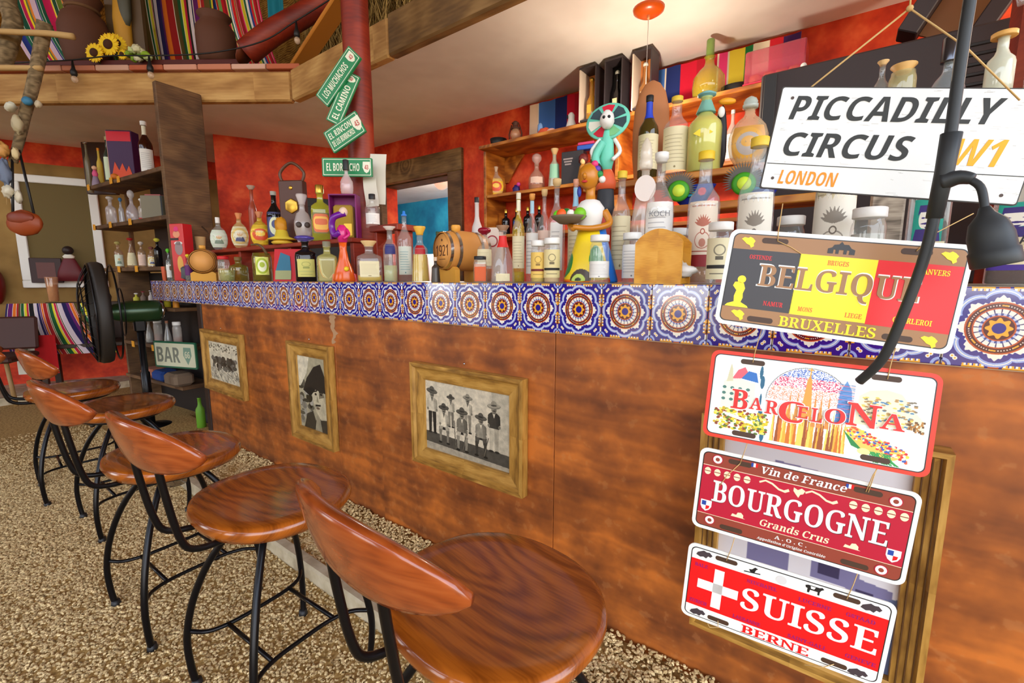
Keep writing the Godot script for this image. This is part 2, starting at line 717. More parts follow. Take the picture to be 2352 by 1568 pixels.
func structure() -> void:
	var fl := struct("floor", slab([-12, -6, 9, -6, 9, 9, -12, 9], -0.2, 0.0), M.gravel_ground)
	part(fl, "gravel_bed", slab([-4.4, -1.3, 1.6, -1.3, 1.6, -0.86, -4.4, -0.86], 0.0, 0.04), M.gravel_ground)
	gravel()
	struct("trim_1", box_at(Vector3(-1.3, 0.022, -0.835), 6.0, 0.075, 0.05, 0.008), M.concrete)
	# ceiling slab of the upper floor; its edge follows the beam
	struct("ceiling", slab([4.0, -1.96, -3.53, -1.99, -5.39, -0.68, -8.6, 1.58, -8.6, -6.2, -0.9, -6.2, -0.9, -3.3, 4.0, -3.3], 2.5, 2.64), M.white_plaster)
	# edge beam, two timbers meeting at an angle
	beam("trim_2", Vector2(-3.518, -1.937), Vector2(-2.36, -1.926), 2.495, 2.72)
	beam("trim_6", Vector2(-2.36, -1.926), Vector2(4.0, -1.86), 2.495, 2.736, M.beam_dark)
	beam("trim_3", Vector2(-8.45, 1.56), Vector2(-3.518, -1.937), 2.495, 2.708)
	var cap := struct("trim_4", wall_box(Vector2(-8.45, 1.52), Vector2(-3.54, -1.962), 2.708, 2.72, 0.11), M.brick)
	var dir := (Vector2(-3.518, -1.937) - Vector2(-8.45, 1.56)).normalized()
	var bk := [M.brick, col(206, 146, 122, 0.85), col(184, 98, 66, 0.85), col(214, 168, 148, 0.85)]
	for i in 23:
		var c := Vector2(-8.4, 1.49) + dir * (0.12 + i * 0.262)
		part(cap, "brick", box(0.25 + rng.randf() * 0.008, 0.036 + rng.randf() * 0.008, 0.11, 0.004), bk[(i * 7) % 4], Vector3(c.x + 0.02, 2.738, c.y - 0.03), Vector3(0, rad_to_deg(-atan2(dir.y, dir.x)), 0))
	# back wall with the doorway to the blue room
	var D0 := -3.96
	var D1 := -2.95
	var DT := 2.15
	var BZ := -3.09
	var wb := struct("wall_back", wall_box(Vector2(-4.45, BZ), Vector2(D0, BZ), 0.0, 2.5, 0.2), M.orange_plaster)
	part(wb, "wall_section", wall_box(Vector2(D1, BZ), Vector2(4.2, BZ), 0.0, 2.5, 0.2), M.orange_plaster)
	part(wb, "wall_section", wall_box(Vector2(D0, BZ), Vector2(D1, BZ), DT, 2.5, 0.2), M.orange_plaster)
	var dr := struct("door_1", box_at(Vector3((D0 + D1) / 2, DT + 0.05, BZ + 0.0), D1 - D0 + 0.28, 0.19, 0.07, 0.006), M.beam_dark)
	part(dr, "door_jamb", box_at(Vector3(D1 + 0.05, (DT - 0.045) / 2, BZ + 0.0), 0.17, DT - 0.045, 0.07, 0.006), M.dark_plank)
	part(dr, "door_jamb", box_at(Vector3(D0 - 0.05, (DT - 0.045) / 2, BZ + 0.0), 0.17, DT - 0.045, 0.07, 0.006), M.dark_plank)
	part(dr, "door_lining", box_at(Vector3((D0 + D1) / 2, DT - 0.03, BZ - 0.125), D1 - D0, 0.05, 0.17), M.dark_plank)
	# blue room behind, open to a bright yard at its right
	struct("wall_rear", wall_box(Vector2(-7.2, -5.6), Vector2(-0.8, -5.6), 0.0, 2.5, 0.1), M.blue_plaster)
	struct("wall_rear_left", wall_box(Vector2(-7.2, -3.4), Vector2(-7.2, -5.6), 0.0, 2.5, 0.1), M.blue_plaster)
	# angled end wall and its return
	struct("wall_end", wall_box(Vector2(-4.916, -1.913), Vector2(-4.275, -3.15), 0.0, 2.5, 0.16), M.orange_plaster)
	struct("wall_return", wall_box(Vector2(-6.0, -2.36), Vector2(-4.916, -1.913), 0.0, 2.5, 0.12), M.orange_plaster)
	var d2 := struct("door_2", box(0.7, 1.97, 0.05, 0.004), mat("dark_door", Color8(16, 13, 12), 0.6), Vector3(-4.45, 0.985, -2.72), Vector3(0, 62.5, 0))
	part(d2, "door_panel", box(0.56, 1.8, 0.02, 0.004), M.dark_door, Vector3(0, 0, 0.03))
	# far left wall: orange dado and frieze with tan plaster between
	var a := Vector2(-8.0, 2.14)
	var b := Vector2(-5.96, -2.59)
	var wl := struct("wall_left", wall_box(a, b, 0.62, 2.30, 0.15), M.tan_plaster)
	part(wl, "frieze", wall_box(a, b, 2.30, 2.5, 0.152), M.orange_plaster)
	part(wl, "dado", wall_box(a, b, 0.0, 0.62, 0.156), M.orange_plaster)
	# upper storey: thatched gable behind the beam, and the palapa roof over the room
	struct("wall_upper", slab([-10, -3.0, 4.0, -3.0, 4.0, -2.9, -10, -2.9], 2.64, 4.9), M.straw)
	struct("roof", slab([-10, -3.1, 4.0, -3.1, 4.0, 5.0, -10, 5.0], 4.6, 4.75), M.straw)
	# street side: pillared wall with two doorways, wide open toward the right
	var wf := struct("wall_front", wall_box(Vector2(-10.0, 4.2), Vector2(-7.2, 4.2), 0.0, 3.3, 0.2), M.tan_plaster)
	part(wf, "wall_section", wall_box(Vector2(-5.0, 4.2), Vector2(-2.9, 4.2), 0.0, 3.3, 0.2), M.tan_plaster)
	part(wf, "wall_section", wall_box(Vector2(-1.2, 4.2), Vector2(0.2, 4.2), 0.0, 3.3, 0.2), M.tan_plaster)
	part(wf, "lintel", wall_box(Vector2(-7.2, 4.2), Vector2(-5.0, 4.2), 2.4, 3.3, 0.2), M.tan_plaster)
	part(wf, "lintel", wall_box(Vector2(-2.9, 4.2), Vector2(-1.2, 4.2), 2.4, 3.3, 0.2), M.tan_plaster)
	for x in [-9.9, -5.9, -2.0, 0.1]:
		part(wf, "roof_post", box_at(Vector3(x, 3.95, 4.1), 0.14, 1.3, 0.14, 0.01), M.red_timber)
	struct("wall_far", wall_box(Vector2(-10.0, 6.0), Vector2(-10.0, -3.1), 0.0, 4.6, 0.15), M.tan_plaster)


func beam(called: String, a: Vector2, b: Vector2, y0: float, y1: float, m: Material = M.beam_wood) -> void:
	var l := a.distance_to(b)
	var o := struct(called, box(l, y1 - y0, 0.07, 0.012), m)
	var d := (b - a) / l
	var c := (a + b) / 2
	o.position = Vector3(c.x, (y0 + y1) / 2, c.y) + Vector3(d.y, 0, -d.x) * 0.035
	o.rotation.y = -atan2(d.y, d.x)


func gravel() -> void:
	# crushed stone: small broken pebbles strewn over the ground near the bar
	var st := begin()
	st.set_smooth_group(-1)
	var rr := RandomNumberGenerator.new()
	rr.seed = 5
	var rings := []
	for l in [[-0.5, 0.55], [0.0, 1.0], [0.55, 0.6]]:
		var q := []
		for j in 6:
			var t := TAU * j / 6.0
			q.append(Vector3(cos(t) * l[1] * rr.randf_range(0.75, 1.15), l[0] * rr.randf_range(0.8, 1.2), sin(t) * l[1] * rr.randf_range(0.75, 1.15)))
		rings.append(q)
	for i in 2:
		for j in 6:
			var k := (j + 1) % 6
			quad(st, rings[i][j], rings[i][k], rings[i + 1][k], rings[i + 1][j])
	for j in range(1, 5):
		vert(st, rings[2][0]); vert(st, rings[2][j]); vert(st, rings[2][j + 1])
	var stone := done(st)
	var pts := []
	var heap := noise(12, 6.0, 2)
	for i in 120000:
		var x: float
		var z: float
		var y := 0.0
		if i < 22000:
			x = rr.randf_range(-3.6, 0.35)
			z = rr.randf_range(-1.2, -0.86)
			y = 0.04 + 0.012 * heap.get_noise_2d(x, z) + maxf(0.0, (-1.12 - z)) * 0.3
		else:
			var w := sqrt(rr.randf())
			x = 0.3 - 5.2 * w * rr.randf_range(0.7, 1.0)
			z = rr.randf_range(-0.81, 0.75)
		var s := rr.randf_range(0.0035, 0.0075)
		var bs := Basis.from_euler(Vector3(rr.randf() * TAU, rr.randf() * TAU, rr.randf() * TAU)).scaled(Vector3(s * rr.randf_range(0.8, 1.3), s * rr.randf_range(0.6, 1.0), s))
		pts.append(Transform3D(bs, Vector3(x, y + s * 0.3, z)))
	var mm := MultiMesh.new()
	mm.transform_format = MultiMesh.TRANSFORM_3D
	mm.use_colors = true
	mm.mesh = stone
	mm.instance_count = pts.size()
	for i in pts.size():
		mm.set_instance_transform(i, pts[i])
		var k := rr.randf()
		var c := Color(0.38, 0.24, 0.09).lerp(Color(0.86, 0.66, 0.34), k)
		mm.set_instance_color(i, c)
	var o := MultiMeshInstance3D.new()
	o.name = "gravel"
	o.multimesh = mm
	var gm := mat("pebbles", Color.WHITE, 0.9)
	gm.vertex_color_use_as_albedo = true
	o.material_override = gm
	add_child(o)
	tag(o, "loose tan crushed stone gravel covering the ground before the bar", "gravel")
	o.set_meta("kind", "stuff")



func bar() -> void:
	var b := thing("bar_counter", "long brown varnished wooden bar with a blue patterned tile edge", "bar", Vector3.ZERO)
	# plywood front in sheets with tight joints
	var edges := [-3.52, -1.94, -0.72, 0.52, 1.8]
	for i in 4:
		part(b, "front_panel", box_at(Vector3((edges[i] + edges[i + 1]) / 2, 0.495, -1.222), edges[i + 1] - edges[i] - 0.002, 0.99, 0.03, 0.0015), M.bar_wood)
	part(b, "end_panel", box_at(Vector3(-3.535, 0.495, -1.47), 0.03, 0.99, 0.5, 0.003), M.bar_wood)
	part(b, "post", box_at(Vector3(-3.60, 0.535, -1.25), 0.07, 1.07, 0.07, 0.006), mat("post_paint", Color8(44, 24, 16), 0.5))
	part(b, "counter_slab", slab([-4.45, -1.205, 1.8, -1.205, 1.8, -1.9, -4.45, -1.9], 1.076, TOP), M.counter_stone)
	part(b, "tile_backing", box_at(Vector3(-1.33, 1.055, -1.205), 6.24, 0.148, 0.012), M.grout)
	# the worn patch of bare filler at the first joint
	var filler := noise(41, 9.0, 3)
	var poly := PackedVector2Array()
	for i in 14:
		var t := float(i) / 13.0
		poly.append(Vector2(-1.945 - 0.018 + 0.02 * filler.get_noise_2d(t * 3.0, 0.0) - 0.012 * sin(t * 7.0), 0.98 - t * 0.14))
	for i in 14:
		var t := 1.0 - float(i) / 13.0
		poly.append(Vector2(-1.945 + 0.022 + 0.024 * filler.get_noise_2d(t * 3.0, 5.0) - 0.012 * sin(t * 7.0) - 0.02 * t, 0.98 - t * 0.14))
	part(b, "filler_patch", prism(poly, 0.002), col(176, 138, 100, 0.9), Vector3(0, 0, -1.2075))
	var tile := box(0.1425, 0.151, 0.01, 0.0016)
	for i in range(-29, 8):
		var x := -0.271 + 0.1443 * (i + 0.5)
		part(b, "tile", tile, M.tile_print, Vector3(x, 1.0595, -1.1965), Vector3(rng.randf_range(-1.6, 1.0), rng.randf_range(-1.4, 1.4), rng.randf_range(-0.3, 0.3)))
	frames()


func frame(called: String, label: String, x0: float, x1: float, y0: float, y1: float, face: float, depth: float, picture: StandardMaterial3D, margin := 0.0) -> Node3D:
	var w := x1 - x0
	var h := y1 - y0
	var o := thing(called, label, "picture frame", Vector3((x0 + x1) / 2, (y0 + y1) / 2, -1.2055), 0.0, "framed old photographs on the bar front")
	for s in [[0, 1], [0, -1], [1, 1], [-1, -1]]:
		var hor: bool = s[0] == 0
		var st := begin()
		st.set_smooth_group(-1)
		# mitred moulding: outer edge high, sloping to the inner edge
		var L := (w if hor else h) / 2
		var prof := [[0.0, 0.0], [0.0, depth], [face * 0.22, depth], [face * 0.34, depth * 0.72], [face, depth * 0.55], [face, 0.0]]
		for k in prof.size() - 1:
			var p = prof[k]
			var q = prof[k + 1]
			var edge := (h if hor else w) / 2
			var pts := [Vector3(-L + p[0], edge - p[0], p[1]), Vector3(L - p[0], edge - p[0], p[1]), Vector3(L - q[0], edge - q[0], q[1]), Vector3(-L + q[0], edge - q[0], q[1])]
			quad(st, pts[0], pts[1], pts[2], pts[3])
		var turn := 0.0 if hor and s[1] > 0 else (180.0 if hor else (-90.0 if s[0] > 0 else 90.0))
		part(o, "frame_rail" if hor else "frame_stile", done(st), M.frame_wood, Vector3.ZERO, Vector3(0, 0, turn))
	var iw := w - 2 * face
	var ih := h - 2 * face
	if margin > 0.0:
		part(o, "mount", box(iw, ih, 0.004), col(148, 112, 52), Vector3(0, 0, 0.004))
	part(o, "photograph", prism(pv([-iw / 2 + margin, -ih / 2 + margin, iw / 2 - margin, -ih / 2 + margin, iw / 2 - margin, ih / 2 - margin, -iw / 2 + margin, ih / 2 - margin]), 0.002), picture, Vector3(0, 0, 0.0065))
	part(o, "hanging_nail", lathe([0.004, 0.0, 0.005, 0.003, 0.002, 0.006], 8), M.chrome, Vector3(0, h / 2 + 0.02, 0.008), Vector3(90, 0, 0))
	return o


func frames() -> void:
	frame("picture_frame", "wide wooden frame with a faded photo of a crowd, farthest along the bar", -3.505, -2.905, 0.405, 0.815, 0.075, 0.03, textured("crowd_print", crowd_image(), 0.4), 0.0)
	frame("picture_frame", "tall wooden frame with a portrait of a man in a tilted hat", -2.352, -1.952, 0.305, 0.828, 0.07, 0.03, textured("portrait_print", portrait_image(), 0.4), 0.0)
	frame("picture_frame", "wooden frame with a sepia photo of men in wide sombreros", -1.375, -0.823, 0.41, 0.822, 0.065, 0.032, textured("group_print", group_image(), 0.4), 0.0)
	var o := frame("picture_frame", "large frame with reeded edge hanging behind the number plates", -0.262, 0.196, 0.235, 0.818, 0.05, 0.05, textured("street_print", street_image(), 0.4), 0.0)
	for k in 3:
		for s in [-1, 1]:
			part(o, "reed", box(0.003, 0.57, 0.004, 0.001), col(92, 58, 20), Vector3(s * (0.229 - 0.016 - k * 0.012), 0, 0.0385 - k * 0.004))


func crowd_image() -> Image:
	var im := canvas(192, 128, Color8(206, 198, 172))
	var r := RandomNumberGenerator.new()
	r.seed = 3
	for i in 60:
		fell(im, r.randf() * 192, 8 + r.randf() * 22, 3, 2, Color8(96, 92, 74))
	for i in 90:
		var v := r.randi_range(40, 120)
		fell(im, 20 + r.randf() * 150, 52 + r.randf() * 34, 6 + r.randf() * 8, 4 + r.randf() * 6, Color8(v, v - 3, v - 14))
	for i in 120:
		var v := r.randi_range(90, 210)
		var q := Vector2(r.randf() * 192, 84 + r.randf() * 36)
		fline(im, q, q + Vector2(r.randf_range(4, 12), r.randf_range(3, 12)), 3, Color8(v, v - 4, v - 20))
	return aged(im, 63)


func portrait_image() -> Image:
	var dark := Color8(34, 30, 24)
	var im := canvas(160, 256, Color8(168, 160, 132))
	var r := RandomNumberGenerator.new()
	r.seed = 8
	for i in 30:
		var v := r.randi_range(40, 190)
		fell(im, r.randf() * 70, 90 + r.randf() * 150, 8 + r.randf() * 12, 6 + r.randf() * 12, Color8(v, v - 4, v - 18))
	fpoly(im, pv([0, 0, 70, 0, 50, 60, 10, 110, 0, 110]), Color8(214, 206, 180))
	fpoly(im, pv([20, 256, 40, 205, 76, 190, 90, 222, 110, 185, 140, 190, 160, 210, 160, 256]), Color8(60, 54, 42))
	fpoly(im, pv([84, 256, 96, 206, 112, 190, 124, 256]), Color8(150, 142, 118))
	fell(im, 112, 140, 33, 52, Color8(198, 188, 158), -0.15)
	fell(im, 132, 150, 16, 46, Color8(120, 110, 88), -0.15)
	fpoly(im, pv([84, 150, 150, 130, 152, 210, 120, 215, 96, 190]), Color8(190, 180, 150))
	fpoly(im, pv([24, 122, 50, 76, 92, 34, 132, 20, 152, 60, 152, 118, 96, 112, 66, 140]), dark)
	fpoly(im, pv([24, 122, 66, 140, 96, 112, 70, 104]), Color8(18, 16, 14))
	fline(im, Vector2(84, 120), Vector2(106, 114), 5, dark)
	fell(im, 97, 127, 6, 4, dark)
	fell(im, 128, 124, 6, 4, dark)
	fline(im, Vector2(116, 116), Vector2(140, 117), 5, dark)
	fpoly(im, pv([106, 128, 100, 152, 112, 156]), Color8(150, 140, 112))
	fpoly(im, pv([92, 164, 122, 160, 122, 166, 92, 171]), dark)
	fell(im, 106, 175, 10, 4, Color8(110, 90, 74))
	fell(im, 148, 140, 7, 13, Color8(170, 160, 132))
	return aged(im, 62)


func sepia(v: float) -> Color:
	return Color(v, v * 0.95, v * 0.83)


# one standing or seated man in white cotton and a wide hat, drawn in soft sepia tones
func man(im: Image, x: float, head: float, s: float, seated: bool, coat: float, trousers: float, hat: float, tilt := 0.0) -> void:
	var sh := head + 17 * s
	var hip := head + 56 * s
	# legs
	if seated:
		for k in [-1.0, 1.0]:
			fpoly(im, pv([x + k * 3 * s, hip - 4 * s, x + k * 16 * s, hip - 6 * s, x + k * 20 * s, hip + 16 * s, x + k * 8 * s, hip + 20 * s]), sepia(trousers))
			fpoly(im, pv([x + k * 9 * s, hip + 12 * s, x + k * 20 * s, hip + 12 * s, x + k * 17 * s, hip + 52 * s, x + k * 10 * s, hip + 52 * s]), sepia(trousers * 0.75))
			fell(im, x + k * 15 * s, hip + 54 * s, 7 * s, 3.4 * s, sepia(0.12))
	else:
		for k in [-1.0, 1.0]:
			fpoly(im, pv([x + k * 0.5 * s, hip - 4 * s, x + k * 14 * s, hip - 4 * s, x + k * 13 * s, hip + 62 * s, x + k * 4 * s, hip + 62 * s]), sepia(trousers * (1.0 if k < 0 else 0.85)))
			fell(im, x + k * 9 * s, hip + 63 * s, 7 * s, 3.2 * s, sepia(0.14))
	# torso, arms, open collar
	fpoly(im, pv([x - 16 * s, sh + 2 * s, x - 8 * s, sh - 4 * s, x + 8 * s, sh - 4 * s, x + 16 * s, sh + 2 * s, x + 15 * s, hip, x - 15 * s, hip]), sepia(coat))
	fpoly(im, pv([x + 4 * s, sh - 3 * s, x + 16 * s, sh + 2 * s, x + 15 * s, hip, x + 8 * s, hip]), sepia(coat * 0.82))
	for k in [-1.0, 1.0]:
		fpoly(im, pv([x + k * 13 * s, sh, x + k * 18 * s, sh + 5 * s, x + k * 19 * s, hip - 12 * s, x + k * 12 * s, hip - 10 * s]), sepia(coat * (0.92 if k < 0 else 0.72)))
		fell(im, x + k * (15 if seated else 16) * s, hip - 6 * s, 3.6 * s, 4.6 * s, sepia(0.45))
	fpoly(im, pv([x - 5 * s, sh - 5 * s, x + 5 * s, sh - 5 * s, x, sh + 12 * s]), sepia(0.84 if coat < 0.6 else 0.34))
	# head: neck, face with brow shade, moustache
	fell(im, x, head + 11 * s, 4.5 * s, 6 * s, sepia(0.38))
	fell(im, x, head + 4 * s, 8 * s, 10 * s, sepia(0.50))
	fell(im, x + 3.5 * s, head + 5 * s, 4.2 * s, 8 * s, sepia(0.40))
	fell(im, x, head - 1 * s, 8 * s, 4 * s, sepia(0.22))
	fell(im, x - 3 * s, head + 2.5 * s, 1.3 * s, 1.0 * s, sepia(0.1))
	fell(im, x + 3 * s, head + 2.5 * s, 1.3 * s, 1.0 * s, sepia(0.1))
	fell(im, x, head + 8.5 * s, 4.4 * s, 1.3 * s, sepia(0.12))
	# hat
	fell(im, x, head - 4 * s, 20 * s, 7.5 * s, sepia(hat * 0.72), tilt)
	fell(im, x, head - 5.5 * s, 19 * s, 6 * s, sepia(hat), tilt)
	fell(im, x, head - 10 * s, 8.5 * s, 8.5 * s, sepia(hat * 0.92), tilt)
	fell(im, x, head - 6 * s, 8.7 * s, 2.2 * s, sepia(hat * 0.45), tilt)


func aged(im: Image, sd: int) -> Image:
	# grain and faint mottling of an old print
	var n := noise(sd, 0.03, 3)
	var r := RandomNumberGenerator.new()
	r.seed = sd
	for y in im.get_height():
		for x in im.get_width():
			var c := im.get_pixel(x, y)
			var k := 1.0 + 0.14 * n.get_noise_2d(x, y) + r.randf_range(-0.05, 0.05)
			im.set_pixel(x, y, Color(c.r * k, c.g * k, c.b * k).clamp())
	return im


func group_image() -> Image:
	var im := canvas(400, 300, sepia(0.80))
	fpoly(im, pv([320, 0, 400, 0, 400, 240, 330, 232]), sepia(0.72))
	fpoly(im, pv([0, 222, 400, 236, 400, 300, 0, 300]), sepia(0.30))
	fpoly(im, pv([0, 268, 400, 284, 400, 300, 0, 300]), sepia(0.66))
	man(im, 130, 62, 1.0, false, 0.80, 0.5, 0.30)
	man(im, 212, 50, 1.15, false, 0.82, 0.6, 0.58, 0.05)
	man(im, 34, 52, 1.45, false, 0.78, 0.16, 0.34, 0.12)
	man(im, 330, 62, 1.45, false, 0.22, 0.72, 0.62, -0.1)
	for k in [94, 184, 272]:
		fpoly(im, pv([k - 26, 190, k + 26, 190, k + 24, 262, k + 18, 262, k + 18, 202, k - 18, 202, k - 18, 262, k - 24, 262]), sepia(0.14))
	man(im, 94, 112, 1.32, true, 0.84, 0.62, 0.30, -0.05)
	man(im, 184, 114, 1.4, true, 0.46, 0.70, 0.34)
	man(im, 272, 118, 1.36, true, 0.56, 0.30, 0.36, 0.06)
	for k in [[146, 150, 152, 268], [206, 190, 186, 264], [306, 186, 284, 266]]:
		fline(im, Vector2(k[0], k[1]), Vector2(k[2], k[3]), 4, sepia(0.24))
		fline(im, Vector2(k[0] + 1, k[1]), Vector2(k[2] + 1, k[3]), 1.5, sepia(0.55))
	return aged(im, 61)


func street_image() -> Image:
	var im := canvas(160, 208, Color8(222, 220, 226))
	for k in [[50, 20, 60, 40], [110, 30, 20, 50], [30, 110, 40, 40], [90, 104, 40, 30], [120, 120, 36, 60], [60, 160, 60, 34], [4, 150, 30, 50]]:
		fpoly(im, pv([k[0], k[1], k[0] + k[2], k[1] + 4, k[0] + k[2], k[1] + k[3], k[0], k[1] + k[3]]), Color8(120, 116, 156))
	for k in [[56, 26, 30, 20], [96, 110, 18, 18], [128, 132, 14, 30], [66, 166, 20, 20]]:
		fpoly(im, pv([k[0], k[1], k[0] + k[2], k[1], k[0] + k[2], k[1] + k[3], k[0], k[1] + k[3]]), Color8(56, 50, 86))
	fpoly(im, pv([110, 150, 160, 130, 160, 208, 100, 208]), Color8(96, 110, 150))
	return im



func stool_proto(label: String) -> Node3D:
	var o := thing("bar_stool", label, "bar stool", Vector3.ZERO, 0.0, "wooden bar stools along the bar")
	# dished seat, a rounded shield slightly wider at the back
	var rings := []
	var uvr := []
	var prof := [[0.0, 0.522], [0.80, 0.520], [0.95, 0.527], [1.0, 0.546], [0.985, 0.561], [0.93, 0.5665], [0.75, 0.564], [0.45, 0.560], [0.15, 0.558]]
	for p in prof:
		var q := PackedVector3Array()
		for j in 48:
			var t := TAU * j / 48
			var rx: float = 0.213 * p[0]
			var rz: float = (0.196 if sin(t) < 0.0 else 0.186) * p[0]
			var c := cos(t)
			var s := sin(t)
			q.append(Vector3(signf(c) * pow(absf(c), 0.90) * maxf(rx, 0.002), p[1], signf(s) * pow(absf(s), 0.90) * maxf(rz, 0.002)))
		rings.append(q)
	var st := begin()
	for i in rings.size() - 1:
		for j in 48:
			var k := (j + 1) % 48
			var ps := [rings[i][j], rings[i][k], rings[i + 1][k], rings[i + 1][j]]
			for e in [0, 1, 2, 0, 2, 3]:
				var v: Vector3 = ps[e]
				vert(st, v, Vector2(v.x * 2.1 + 0.5, v.z * 2.1 + 0.5 + (v.y - 0.56) * 1.4))
	for j in 48:
		var k := (j + 1) % 48
		for v in [Vector3(0, 0.558, 0), rings[8][j], rings[8][k]]:
			vert(st, v, Vector2(v.x * 2.1 + 0.5, v.z * 2.1 + 0.5))
	part(o, "seat", done(st), M.seat_wood)
	# backrest: a curved leaf-shaped board
	var br := []
	var nu := 26
	for i in nu + 1:
		var u := -1.0 + 2.0 * i / nu
		var ang := u * 0.56
		var hh := 0.060 * pow(maxf(0.0, 1.0 - pow(absf(u), 2.6)), 0.8) + 0.007
		var yc := 0.788 + 0.010 * (1.0 - u * u)
		var th := 0.018 * (1.0 - 0.45 * u * u)
		var cc := Vector3(sin(ang) * 0.38, yc, cos(ang) * 0.38 - 0.09)
		var n := Vector3(sin(ang), 0.16, cos(ang)).normalized()
		var upv := Vector3(sin(ang) * 0.16, 1, cos(ang) * 0.16 + 0.1).normalized()
		var q := PackedVector3Array()
		for j in 16:
			var t := TAU * j / 16
			var c := cos(t)
			var s := sin(t)
			q.append(cc + upv * hh * signf(s) * pow(absf(s), 0.75) + n * th * signf(c) * pow(absf(c), 0.6))
		rings = rings
		br.append(q)
	part(o, "backrest", loft(br), M.back_wood)
	var k: Material = M.black_metal
	for s in [-1, 1]:
		part(o, "back_tube", tube(smooth([Vector3(s * 0.072, 0.765, 0.272), Vector3(s * 0.072, 0.68, 0.262), Vector3(s * 0.07, 0.58, 0.245), Vector3(s * 0.068, 0.537, 0.222), Vector3(s * 0.062, 0.522, 0.16), Vector3(s * 0.045, 0.52, 0.06)], 4), 0.0078, 10), k)
	for sx in [-1, 1]:
		for sz in [-1, 1]:
			var pts := []
			for e in [[0.04, 0.515], [0.085, 0.46], [0.135, 0.37], [0.172, 0.26], [0.19, 0.15], [0.188, 0.06], [0.18, 0.0]]:
				pts.append(Vector3(sx * e[0] * 0.95, e[1], sz * e[0] * 0.9))
			var leg := part(o, "leg", tube(smooth(pts, 4), 0.0096, 10), k)
			part(leg, "foot_cap", lathe([0.014, 0.0, 0.0145, 0.006, 0.0125, 0.02], 10), M.black_plastic, Vector3(sx * 0.171, 0, sz * 0.162))
	part(o, "seat_ring", tube(circle(0.15, 0.512, 28), 0.007, 8, true), k)
	part(o, "hub", lathe([0.03, 0.44, 0.034, 0.46, 0.034, 0.505, 0.06, 0.512, 0.07, 0.521], 16), M.chrome)
	for s in [-1, 1]:
		part(o, "foot_bar", tube(smooth([Vector3(s * 0.178, 0.17, 0.166), Vector3(s * 0.135, 0.168, 0.135), Vector3(s * 0.115, 0.168, 0.08), Vector3(s * 0.112, 0.168, 0.0), Vector3(s * 0.115, 0.168, -0.08), Vector3(s * 0.135, 0.168, -0.135), Vector3(s * 0.178, 0.17, -0.166)], 4), 0.006, 8), k)
	for z in [-0.09, 0.09]:
		part(o, "stretcher", tube([Vector3(-0.115, 0.168, z), Vector3(0.115, 0.168, z)], 0.006, 8), k)
	var lever := part(o, "lever", tube([Vector3(0.03, 0.49, 0.0), Vector3(-0.13, 0.455, 0.09)], 0.004, 8), k)
	part(lever, "knob", ball(0.011), M.black_plastic, Vector3(-0.135, 0.454, 0.093))
	return o


func circle(r: float, y: float, n: int, c := Vector3.ZERO) -> Array:
	var out := []
	for i in n:
		var t := TAU * i / n
		out.append(c + Vector3(cos(t) * r, y, sin(t) * r))
	return out


func stools() -> void:
	var spots := [
		[-0.49, -0.60, -6.0, "nearest bar stool, its broad wooden seat in the foreground"],
		[-1.235, -0.55, 3.0, "bar stool second from the camera, below the portrait frame"],
		[-1.83, -0.50, 2.0, "bar stool third from the camera in the row"],
		[-2.72, -0.57, 0.0, "bar stool fourth from the camera, before the far picture frame"],
		[-3.35, -0.50, -4.0, "bar stool fifth from the camera, beside the standing fan"],
	]
	var proto := stool_proto(spots[0][3])
	for i in spots.size():
		var s: Node3D = proto
		if i > 0:
			s = proto.duplicate()
			s.name = numbered("bar_stool")
			add_child(s)
			s.set_meta("label", spots[i][3])
		s.position = Vector3(spots[i][0], 0.0, spots[i][1])
		s.rotation_degrees.y = spots[i][2]



func mm(v: float) -> float:
	return v / 1000.0


# a pressed number plate: rim, field, four slots
func plate(label: String, at: Vector3, rot: Vector3, rim: Material, line: Material, field: Material, h := 152.0, slots := true) -> Node3D:
	var o := thing("number_plate", label, "number plate", at, 0.0, "souvenir number plates hanging on strings")
	o.rotation_degrees = rot
	part(o, "plate", prism(round_rect(0.305, mm(h), 0.013), 0.0022), rim, Vector3(0, 0, -0.0022))
	part(o, "border_line", prism(round_rect(0.293, mm(h) - 0.012, 0.009), 0.0004), line)
	part(o, "field", prism(round_rect(0.290, mm(h) - 0.015, 0.008), 0.0004), field, Vector3(0, 0, 0.0003))
	if slots:
		for s in [[-88, 61], [89, 61], [-88, -62], [89, -62]]:
			part(o, "slot", prism(round_rect(0.036, 0.0085, 0.004), 0.0004), col(70, 46, 30), Vector3(mm(s[0]), mm(s[1]), 0.0007))
	return o


func patch(o: Node, called: String, x0: float, y0: float, x1: float, y1: float, m: Material, z := 0.0006) -> void:
	part(o, called, prism(pv([mm(x0), mm(y0), mm(x1), mm(y0), mm(x1), mm(y1), mm(x0), mm(y1)]), 0.0003), m, Vector3(0, 0, z))


func shape(o: Node, called: String, pts: Array, at: Vector2, s: float, m: Material, z := 0.0009) -> void:
	var q := PackedVector2Array()
	for i in range(0, pts.size(), 2):
		q.append(Vector2(mm(at.x + pts[i] * s), mm(at.y + pts[i + 1] * s)))
	part(o, called, prism(q, 0.0003), m, Vector3(0, 0, z))


func disc(o: Node, called: String, x: float, y: float, r: float, m: Material, z := 0.0009, ry := -1.0) -> void:
	part(o, called, prism(oval(mm(r), mm(r if ry < 0 else ry), 20), 0.0003), m, Vector3(mm(x), mm(y), z))


func words(o: Node, s: String, x0: float, x1: float, y: float, h: float, m: Material, kind := "serif_bold", z := 0.0009, slant := 0.0) -> void:
	lettering(o, s, mm(h), mm(x1 - x0), Vector3(mm((x0 + x1) / 2), mm(y), z), m, kind, slant, 0.0004)


